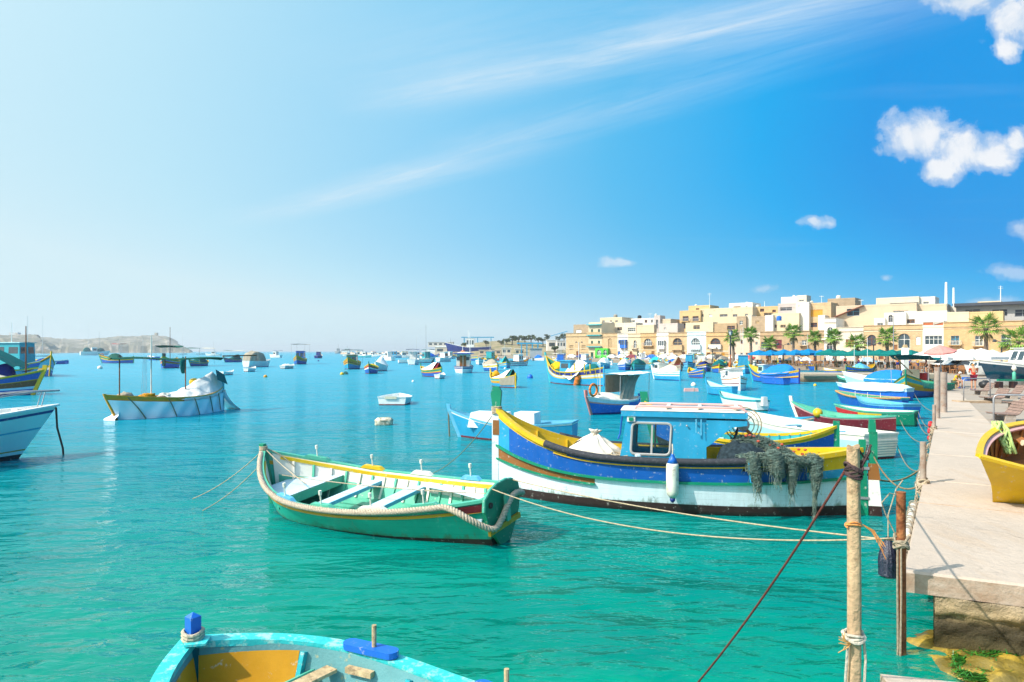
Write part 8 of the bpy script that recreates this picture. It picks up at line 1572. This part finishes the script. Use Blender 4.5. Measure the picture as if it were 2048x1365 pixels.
# ---- yellow boat standing on the quay
t = thing('rowing_boat', 'yellow wooden boat with varnished inside lying tilted on the quay at the right edge', 'rowing boat', (9.9, 11.7, 1.28), rot=(R(-24), R(3), R(200)))
HYB = Hull(4.8, 1.9, .42, .22, .15, .42, tr=.5, wl=.94, rake=.13, ux=2.6, bluff=3.2, stb=2.2, tm=.5)
hull_body(HYB, t, [(0, .22, 'yellow', 0, .10), (.0, .22, 'white', .10, .36), (0, .22, 'yellow', .36, 1), (.22, 1, 'yellow', 0, 1)], .02, 'yellow', N=44, near=True, inner='umber', gun='yellow', gw=.09, gh=.05, floor='umber', zfl=-.12, thick=.05)
vw = mat('varnished_wood', (.42, .15, .03), .4, .3, 5, (.6, .3, .1), .2, 6, .2, 30)
for s_ in (-1, 1):
    for q in range(15):
        tt = .06 + q * .06; mb = MB(); mb.sweep([HYB.pt(tt, z, s_, -.07) for z in [lerp(HYB.sh(tt) - .05, -.1, k / 4) for k in range(5)]], .045, .03); mb.build('frame_rib', vw, t)
    mb = MB(); mb.sweep(HYB.edge(s_, .02, .97, 36, dz=-.03, off=-.09), .07, .03); mb.build('inner_rail', paint('pink', 0), t)
for tt in (.30, .52, .76): z = HYB.sh(tt) - .16; mb = MB(); mb.box((HYB.x(tt, z), 0, z), (.24, 2 * HYB.hw(tt, z) - .1, .035)); mb.build('thwart', vw, t)
for q in range(6): mb = MB(); mb.box((HYB.x(.45, 0), -.5 + q * .2, -.09), (2.6, .16, .025)); mb.build('bottom_board', vw, t)
mb = MB(); z = HYB.sh(.4) - .2; mb.box((HYB.x(.41, z), .0, z - .12), (.03, 1.2, .3)); mb.build('bulkhead', paint('gold'), t)
mb = MB(); mb.tube([(.9, -.4, .36), (-.9, .45, .5), (-1.6, .75, .52)], .025, 8); mb.tube([(1.15, -.52, .34), (.9, -.4, .36)], .05, 8); mb.build('oar', paint('cream'), t)
MY = Matrix.Translation(t.location) @ t.rotation_euler.to_matrix().to_4x4()
ropeg = thing('rope_bundle', 'pale lime green rope bundle hanging over the gunwale of the yellow boat', 'rope', MY @ HYB.pt(.22, HYB.sh(.22), -1)); mb = MB(); pr = random.Random(8)
for q in range(14): mb.tube([Vector((pr.uniform(-.08, .08), pr.uniform(-.08, .08), .12)), Vector((pr.uniform(-.1, .1), pr.uniform(-.1, .06), .0)), Vector((pr.uniform(-.1, .12) + .05, -.10 + pr.uniform(-.06, .06), -.22)), Vector((pr.uniform(-.06, .1) + .08, -.14 + pr.uniform(-.06, .06), -.40))], .025, 6)
mb.build('rope_strands', mat('lime_rope', (.42, .55, .18), .8, .3, 20, bump=.6, bscale=40), ropeg, smooth=True)
for (x_, y_) in ((.9, .25), (-.9, .3)):
    w_ = MY @ Vector((x_, y_, -.36)); mb = MB(); mb.box((w_.x, w_.y, .93), (.22, .5, .22), rz=R(25)); tag(mb.build('chock', WOOD()), 'wooden chock under the %s half of the yellow boat' % ('left' if x_ > 0 else 'right'), 'chock')
# ---- hoop rails and the slab they stand on
def hoop(x0, x1, yt, yb, d, d2, label):
    a = Wd(x0, d); b = Wd(x1, d2); z1 = Zy(yt, d); t = thing('hoop_rail', label, 'railing', (a.x, a.y, .81)); v = Vector((b.x - a.x, b.y - a.y, 0)); h = z1 - .81; mb = MB()
    r = .12; u_ = v.normalized(); mb.tube([(0, 0, 0), (0, 0, h - r), u_ * .035 + Vector((0, 0, h - r * .3)), u_ * r + Vector((0, 0, h)), v - u_ * r + Vector((0, 0, h)), v - u_ * .035 + Vector((0, 0, h - r * .3)), v + Vector((0, 0, h - r)), v], .027, 10); mb.build('hoop', METAL(), t, smooth=True)
    for q in (Vector(), v): m2 = MB(); m2.lathe([(.08, 0), (.08, .02), (.04, .04)], 10, q); m2.build('foot_plate', METAL(), t)
hoop(1927, 1980, 758, 801, 33.0, 33.5, 'further steel hoop rail on the quay, in front of the man in red'); hoop(1987, 2110, 790, 853, 21.5, 21.0, 'nearer steel hoop rail on the quay beside the yellow boat')
mb = MB(); a = Wd(1927, 33); mb.box((a.x + 1.35, a.y + .1, .85), (3.2, .7, .12), rz=R(-3)); tag(mb.build('stone_plinth', pier_m := concrete('plinth', (.52, .40, .28), .6)), 'low stone plinth under the further hoop rail', 'plinth')
# ---- sun loungers / benches
loungem = mat('brown_mesh_fabric', (.23, .15, .12), .8, .25, 8)
def bench(px, py, label, rz, proto=None):
    p = P(px, py, .81); 
    if proto: return dup(proto, (p.x, p.y, .81), rz, label)
    t = thing('slatted_bench', label, 'bench', (p.x, p.y, .81), rz, 'slatted benches on the quay')
    prof = [(-.62, .42), (-.2, .40), (.2, .38), (.40, .42), (.62, .70), (.78, 1.0), (.86, 1.06)]
    for i in range(len(prof) - 1):
        for k in range(2):
            a = Vector(prof[i]).lerp(Vector(prof[i + 1]), k / 2 + .04); b = Vector(prof[i]).lerp(Vector(prof[i + 1]), k / 2 + .46); c = (a + b) / 2
            mb = MB(); mb.box((c.x, 0, c.y), ((b - a).length, 1.1, .04), rot=Matrix.Rotation(-math.atan2(b.y - a.y, b.x - a.x), 3, 'Y')); mb.build('slat', loungem, t)
    for s_ in (-.45, .45):
        mb = MB(); mb.tube([(x, s_, z - .05) for x, z in prof], .025, 6); mb.build('side_frame', METAL(), t)
        mb = MB(); mb.box((.0, s_, .18), (.5, .14, .36)); mb.build('leg', concrete('bench_foot', (.5, .44, .38)), t)
    return t
b0 = bench(2008, 842, 'nearest slatted bench, behind the nearer hoop rail', R(-8)); bench(1962, 790, 'slatted bench just right of the man in red shorts', R(-12), b0); bench(1985, 806, 'slatted bench between the two hoop rails', R(-5), b0); bench(2020, 797, 'slatted bench in front of the beached cruiser keel', R(-10), b0); bench(2036, 818, 'slatted bench nearest the right edge of the view', R(-6), b0)
for o in COL.objects:
    if o.name.startswith('slatted_bench'): o.scale = (.66, .8, .66)
# ---- beached white cruiser with dark blue-green hull
def beached(x, y, rz):
    t = thing('motor_cruiser', 'large white cruiser with glossy dark blue hull standing on the quay at the right edge', 'motor boat', (x, y, 1.05), rz)
    H_ = Hull(10.5, 3.4, 1.95, .75, .0, .45, tr=.85, wl=.42, rake=.12, kb=1.6, bluff=2.4, tm=.55)
    nav = mat('glossy_navy', (.004, .05, .09), .12, .1, 1, bump=0, coat=.6, spec=.6)
    hull_body(H_, t, [(0, .14, wg, 0, 1), (.14, .80, nav, 0, 1), (.80, 1, 'ltgrey', 0, 1)], .0, 'ltgrey', N=40, near=True, inner='white', gun='white', gw=.14, gh=.1, floor='white', zfl=1.9, thick=.08)
    mb = MB(); mb.grid(lambda u, v: Vector((H_.x(lerp(.12, .9, u), 1), (v - .5) * 2 * (H_.hw(lerp(.12, .9, u), 2) - .25), 2.0 + .55 * ss(u * 3) * (1 - (abs(v - .5) * 2) ** 3))), 20, 12, flip=True); mb.build('coach_roof', wg, t, smooth=True)
    cabin(H_, t, 'white', .30, .80, 3.95, .62, 'white', 2.2, .55, nwin=3, winz=(.25, .82), over=.3)
    mast(t, -1.4, 0, 3.5, 5.0, 'white', .04); mb = MB(); mb.tube([(-1.4, -1.1, 3.75), (-1.4, 0, 3.85), (-1.4, 1.1, 3.75)], .03, 6); mb.build('aerial_bar', paint('teal', 0), t)
    for s_ in (-1, 1):
        mb = MB(); mb.tube([H_.pt(q, H_.sh(q), s_, -.05) + Vector((0, 0, .5)) for q in (0, .06, .14, .25, .36)], .018, 6); mb.build('bow_rail', METAL(), t)
    for q in (-3.2, 0, 2.6): mb = MB(); mb.box((q, 0, -.12 - .3), (.3, 1.5, .55)); mb.build('keel_block', WOOD(), t)
    return t, H_
p = Wd(1965, 47); bt_, Hbc = beached(p.x + 3.9, p.y + .5, R(184)); bt_.scale = (.62, .62, .62)
p = Wd(2010, 46.5); t = thing('boat_cradle', 'green steel beam of the cradle under the beached cruiser', 'cradle', (p.x - .2, p.y - .3, .81), R(8)); mb = MB(); mb.beam((-.6, 0, .55), (3, 0, .5), .14, .14); mb.build('beam', paint('green'), t)
for q in (-.5, .6, 1.8): mb = MB(); mb.box((q, 0, .22), (.3, .4, .44)); mb.build('block', paint('boot', 0), t)
ft = thing('boat_fender', 'white and green fender hanging from the beached cruiser bow', 'fender', tuple(Wd(2028, 45.3, 1.55))); mb = MB(); mb.lathe([(.05, .0), (.11, .08), (.11, .5), (.05, .6)], 12, (0, 0, -.2)); mb.build('fender_body', paint('mint'), ft, smooth=True); mb = MB(); mb.lathe([(.05, .41), (.16, .6), (.05, .85)], 10); mb.tube([(0, 0, .8), (0, 0, 1.3)], .012, 5); mb.build('fender_cap', paint('offwhite'), ft, smooth=True)
p = Wd(1946, 68); t = thing('motor_cruiser', 'smaller white cruiser with two square windows behind the man in red', 'motor boat', (p.x + 1.2, p.y, 1.0), R(188)); t.scale = (.6, .6, .6); H_ = Hull(6.5, 2.5, 1.2, .4, 0, .3, tr=.8, wl=.6); hull_body(H_, t, BD('white', 'white'), .05, 'ltgrey', N=16, ts=None) if False else hull_body(H_, t, BD('white', 'white'), .05, 'ltgrey', N=16); cabin(H_, t, 'white', .15, .7, 2.1, .7, 'white', 1.1, .3, nwin=2, winz=(.35, .85)); mb = MB(); mb.box((0, 0, -.28), (4, .5, .2)); mb.box((0, 0, -.30), (.4, 1.6, .18)); mb.build('cradle', RUST(), t)
mb = MB(); p = P(1899, 783, .81); HGq = Hull(3.2, 1.4, .5, .15, 0, .1, tr=.6); t = thing('rowing_boat', 'dark green dinghy lying on the quay beside the seated man', 'rowing boat', (p.x + .2, p.y + 1.6, .92), R(100)); t.scale = (.7, .7, .7); hull_body(HGq, t, BD('green', 'dkgreen'), .03, 'dkgreen', N=14, inner='green', gun='green')
p = P(1990, 778, .81); mb = MB(); mb.blob((p.x, p.y + 1, 1.05), (.35, .3, .28), 4, .2, 12, 8); tag(mb.build('tyre_stack', paint('black', 0), smooth=True), 'black bag lying between the man in red and the benches', 'bag')
# blue-ish pallets / crates near the seated man
for i, (px, py, c, s) in enumerate([(1893, 778, 'dkgreen', .5), (1934, 762, 'blue', .45), (1878, 771, 'red', .4)]):
    p = P(px, py, .81); t = thing('fish_crate', ['dark green fish crate left of the seated man', 'blue fish crate between the two men', 'red fish crate at the quay edge behind the tall poles'][i], 'crate', (p.x, p.y, .81), R(20 * i)); mb = MB()
    for (c_, d_) in (((0, 0, .02), (s * 1.5, s, .04)), ((0, s / 2, .16), (s * 1.5, .03, .28)), ((0, -s / 2, .16), (s * 1.5, .03, .28)), ((s * .75, 0, .16), (.03, s, .28)), ((-s * .75, 0, .16), (.03, s, .28))): mb.box(c_, d_)
    mb.build('crate_shell', paint(c), t)
# ================================================================ PEOPLE
SKIN = mat('skin', (.48, .24, .14), .6, .1, 6, bump=0)
def skinned(name, joints, edges, m, parent, lv=2, root=0):
    me = bpy.data.meshes.new(name); me.from_pydata([j[0] for j in joints], edges, []); o = bpy.data.objects.new(name, me); COL.objects.link(o); o.parent = parent
    sk = o.modifiers.new('skin', 'SKIN'); sk.use_smooth_shade = True; sk.branch_smoothing = .6
    for i, j in enumerate(joints): sv = me.skin_vertices[0].data[i]; r = j[1]; sv.radius = (r, r) if not isinstance(r, tuple) else r; sv.use_root = (i == root)
    ss_ = o.modifiers.new('sub', 'SUBSURF'); ss_.levels = lv; ss_.render_levels = lv
    me.materials.append(m); return o
def person(loc, rz, label, pose, shirt, trousers, hair, hat=None, h=1.75, group=None):
    """pose: dict of joint overrides in body space, +x is the way the person faces"""
    t = thing('person', label, 'person', loc, rz, group); k = h / 1.75
    J = dict(pel=(0, 0, .95), wai=(0, 0, 1.08), che=(.0, 0, 1.32), nek=(0, 0, 1.47), hed=(.02, 0, 1.56), top=(.03, 0, 1.68),
             shl=(0, .17, 1.42), ell=(-.02, .22, 1.14), wrl=(.05, .22, .90), hnl=(.08, .22, .82), shr=(0, -.17, 1.42), elr=(-.02, -.22, 1.14), wrr=(.05, -.22, .90), hnr=(.08, -.22, .82),
             hil=(0, .09, .90), knl=(.02, .10, .50), anl=(0, .10, .09), tol=(.15, .11, .04), hir=(0, -.09, .90), knr=(.02, -.10, .50), anr=(0, -.10, .09), tor=(.15, -.11, .04)); J.update(pose)
    J = {a: tuple(x * k for x in b) for a, b in J.items()}
    Rr = dict(pel=.13, wai=.12, che=(.15, .12), nek=.055, hed=.085, top=.07, shl=.06, ell=.042, wrl=.03, hnl=.035, shr=.06, elr=.042, wrr=.03, hnr=.035, hil=.085, knl=.058, anl=.042, tol=.035, hir=.085, knr=.058, anr=.042, tor=.035)
    names = list(J); ix = {a: i for i, a in enumerate(names)}
    E = [('pel', 'wai'), ('wai', 'che'), ('che', 'nek'), ('nek', 'hed'), ('hed', 'top'), ('che', 'shl'), ('shl', 'ell'), ('ell', 'wrl'), ('wrl', 'hnl'), ('che', 'shr'), ('shr', 'elr'), ('elr', 'wrr'), ('wrr', 'hnr'), ('pel', 'hil'), ('hil', 'knl'), ('knl', 'anl'), ('anl', 'tol'), ('pel', 'hir'), ('hir', 'knr'), ('knr', 'anr'), ('anr', 'tor')]
    sc_ = lambda r: tuple(x * k for x in r) if isinstance(r, tuple) else r * k
    skinned('body', [(J[n], sc_(Rr[n])) for n in names], [(ix[a], ix[b]) for a, b in E], SKIN, t)
    v = lambda n: Vector(J[n])
    fat = lambda r, q: tuple(x * k * q for x in r) if isinstance(r, tuple) else r * k * q
    sj = [(J['pel'], fat(.135, 1.06)), (J['wai'], fat(.13, 1.1)), (J['che'], fat((.155, .125), 1.12)), (tuple(v('che').lerp(v('nek'), .7)), fat(.07, 1.1))]
    se = [(0, 1), (1, 2), (2, 3)]
    for s in 'lr': sj += [(J['sh' + s], fat(.068, 1.15)), (tuple(v('sh' + s).lerp(v('el' + s), .62)), fat(.062, 1.2))]; n = len(sj); se += [(2, n - 2), (n - 2, n - 1)]
    skinned('shirt', sj, se, cloth(shirt), t)
    tj = [(J['pel'], fat(.14, 1.07))]; te = []
    for s in 'lr': tj += [(J['hi' + s], fat(.095, 1.15)), (tuple(v('hi' + s).lerp(v('kn' + s), .8)), fat(.075, 1.25))]; n = len(tj); te += [(0, n - 2), (n - 2, n - 1)]
    skinned('trousers', tj, te, cloth(trousers), t)
    hd = v('hed').lerp(v('top'), .45); dirh = (v('top') - v('hed')).normalized()
    mb = MB(); mb.blob(hd + dirh * .035 * k + Vector((-.02 * k, 0, 0)), (.098 * k, .088 * k, .10 * k), 2, .04, 16, 10, flat=-.25); mb.build('cap' if hat else 'hair', cloth(hat) if hat else mat('hair_' + hair, PAINT[hair], .8), t, smooth=True)
    if hat: mb = MB(); mb.lathe([(.10 * k, 0), (.105 * k, .01)], 14, hd + Vector((.045 * k, 0, .045 * k))); mb.build('cap_brim', cloth(hat), t)
    f = hd + Vector((.085 * k, 0, -.035 * k)); mb = MB(); mb.blob(f, (.022 * k, .014 * k, .028 * k), 1, 0, 8, 6); mb.build('nose', SKIN, t, smooth=True)
    for s in 'lr':
        mb = MB(); w_ = v('hn' + s); d_ = (w_ - v('wr' + s)).normalized(); sd_ = Vector((0, 1, 0)) if abs(d_.y) < .8 else Vector((1, 0, 0)); sd_ = (sd_ - d_ * sd_.dot(d_)).normalized(); up = d_.cross(sd_)
        for q in range(4): mb.tube([w_ + sd_ * (q - 1.5) * .02 * k, w_ + sd_ * (q - 1.5) * .022 * k + d_ * .055 * k, w_ + sd_ * (q - 1.5) * .021 * k + d_ * (.08 + .01 * (q in (1, 2))) * k - up * .02 * k], .0095 * k, 6)
        mb.tube([w_ - d_ * .02 * k, w_ - d_ * .0 + up * .035 * k, w_ + d_ * .03 * k + up * .04 * k], .011 * k, 6); mb.build('hand_fingers', SKIN, t, smooth=True)
        mb = MB(); mb.blob(v('an' + s).lerp(v('to' + s), .55), (.12 * k, .05 * k, .045 * k), 1, 0, 12, 8); mb.build('shoe', paint('white' if shirt == 'red' else 'navy', 0), t, smooth=True)
    return t
PAINT['ginger'] = (.45, .20, .05); PAINT['darkred'] = (.16, .008, .03); PAINT['redshirt'] = (.75, .04, .012); PAINT['ochre'] = (.78, .48, .02); PAINT['olive'] = (.07, .09, .06); PAINT['hairdark'] = (.03, .02, .015)
p = P(1947, 781, .81); person((p.x, p.y, .81), R(75), 'man in a red shirt and dark red shorts standing with his back turned', dict(hed=(.09, 0, 1.53), top=(.14, 0, 1.63), nek=(.04, 0, 1.46), ell=(.06, .25, 1.16), wrl=(.24, .14, 1.14), hnl=(.30, .11, 1.16), elr=(.06, -.25, 1.16), wrr=(.24, -.14, 1.12), hnr=(.30, -.11, 1.14)), 'redshirt', 'darkred', 'ginger', h=1.74)
p = P(1908, 777, .81); mbx = MB(); mbx.box((p.x, p.y, .81 + .17), (.45, .4, .34)); tag(mbx.build('stool_box', WOOD()), 'wooden box the man in yellow is sitting on', 'box')
person((p.x, p.y, .81), R(-65), 'seated man in a yellow shirt and white cap bending over his work', dict(pel=(0, 0, .42), wai=(.06, 0, .54), che=(.18, 0, .76), nek=(.28, 0, .90), hed=(.36, 0, .96), top=(.43, 0, 1.05), shl=(.22, .18, .86), ell=(.30, .26, .60), wrl=(.48, .16, .50), hnl=(.54, .10, .48), shr=(.22, -.18, .86), elr=(.30, -.26, .60), wrr=(.48, -.16, .50), hnr=(.54, -.10, .48), hil=(.04, .10, .40), knl=(.44, .20, .46), anl=(.40, .20, .09), tol=(.54, .22, .04), hir=(.04, -.10, .40), knr=(.44, -.20, .46), anr=(.40, -.20, .09), tor=(.54, -.22, .04)), 'ochre', 'olive', 'hairdark', hat='white', h=1.75)
# third figure: yellow shirted, bending in the orange boat
pc = random.Random(11)
spots = [(1596, 116, 'white', 'navy'), (1628, 114, 'red', 'navy'), (1650, 111, 'navy', 'grey'), (1666, 108, 'white', 'brown'), (1690, 106, 'red', 'black'), (1718, 103, 'maroon', 'navy'), (1722, 101.5, 'white', 'teal'), (1752, 100, 'ltblue', 'grey'), (1770, 98, 'black', 'grey'), (1795, 97, 'orange', 'navy'), (1818, 93, 'navy', 'black'), (1835, 92, 'yellow', 'navy'), (1560, 119, 'ltgrey', 'navy'), (1536, 121, 'orange', 'brown'), (1852, 82, 'maroon', 'black'), (1412, 140, 'navy', 'grey'), (1380, 150, 'white', 'blue')]
for i, (px, d, sh, tr_) in enumerate(spots):
    p = Wd(px, d - 2.5); person((p.x, p.y, .81), pc.uniform(0, 6.28), 'distant person in a %s top, %s from the left along the cafe promenade' % ({'ltblue': 'light blue', 'ltgrey': 'light grey'}.get(sh, sh), ORD[sorted(spots).index(spots[i])]), dict(wrl=(.22, .2, 1.05), hnl=(.3, .18, 1.08)) if i % 2 else {}, sh, tr_, 'hairdark', h=pc.uniform(1.6, 1.8))
# ---- sea air
mb = MB(); mb.box((0, 3400, 22.5), (7000, 7800, 59))
hz = mb.build('haze', None) if False else None
m = bpy.data.materials.new('sea_haze'); m.use_nodes = True; N = m.node_tree.nodes; N.clear(); o_ = N.new('ShaderNodeOutputMaterial'); v_ = N.new('ShaderNodeVolumePrincipled'); v_.inputs['Color'].default_value = (.93, .96, 1, 1); v_.inputs['Density'].default_value = 0.00026; v_.inputs['Anisotropy'].default_value = .3
m.node_tree.links.new(v_.outputs[0], o_.inputs[1])
hz = mb.build('haze', m); hz['kind'] = 'stuff'; hz['label'] = 'pale sea haze filling the air over the whole harbour'; hz['category'] = 'haze'
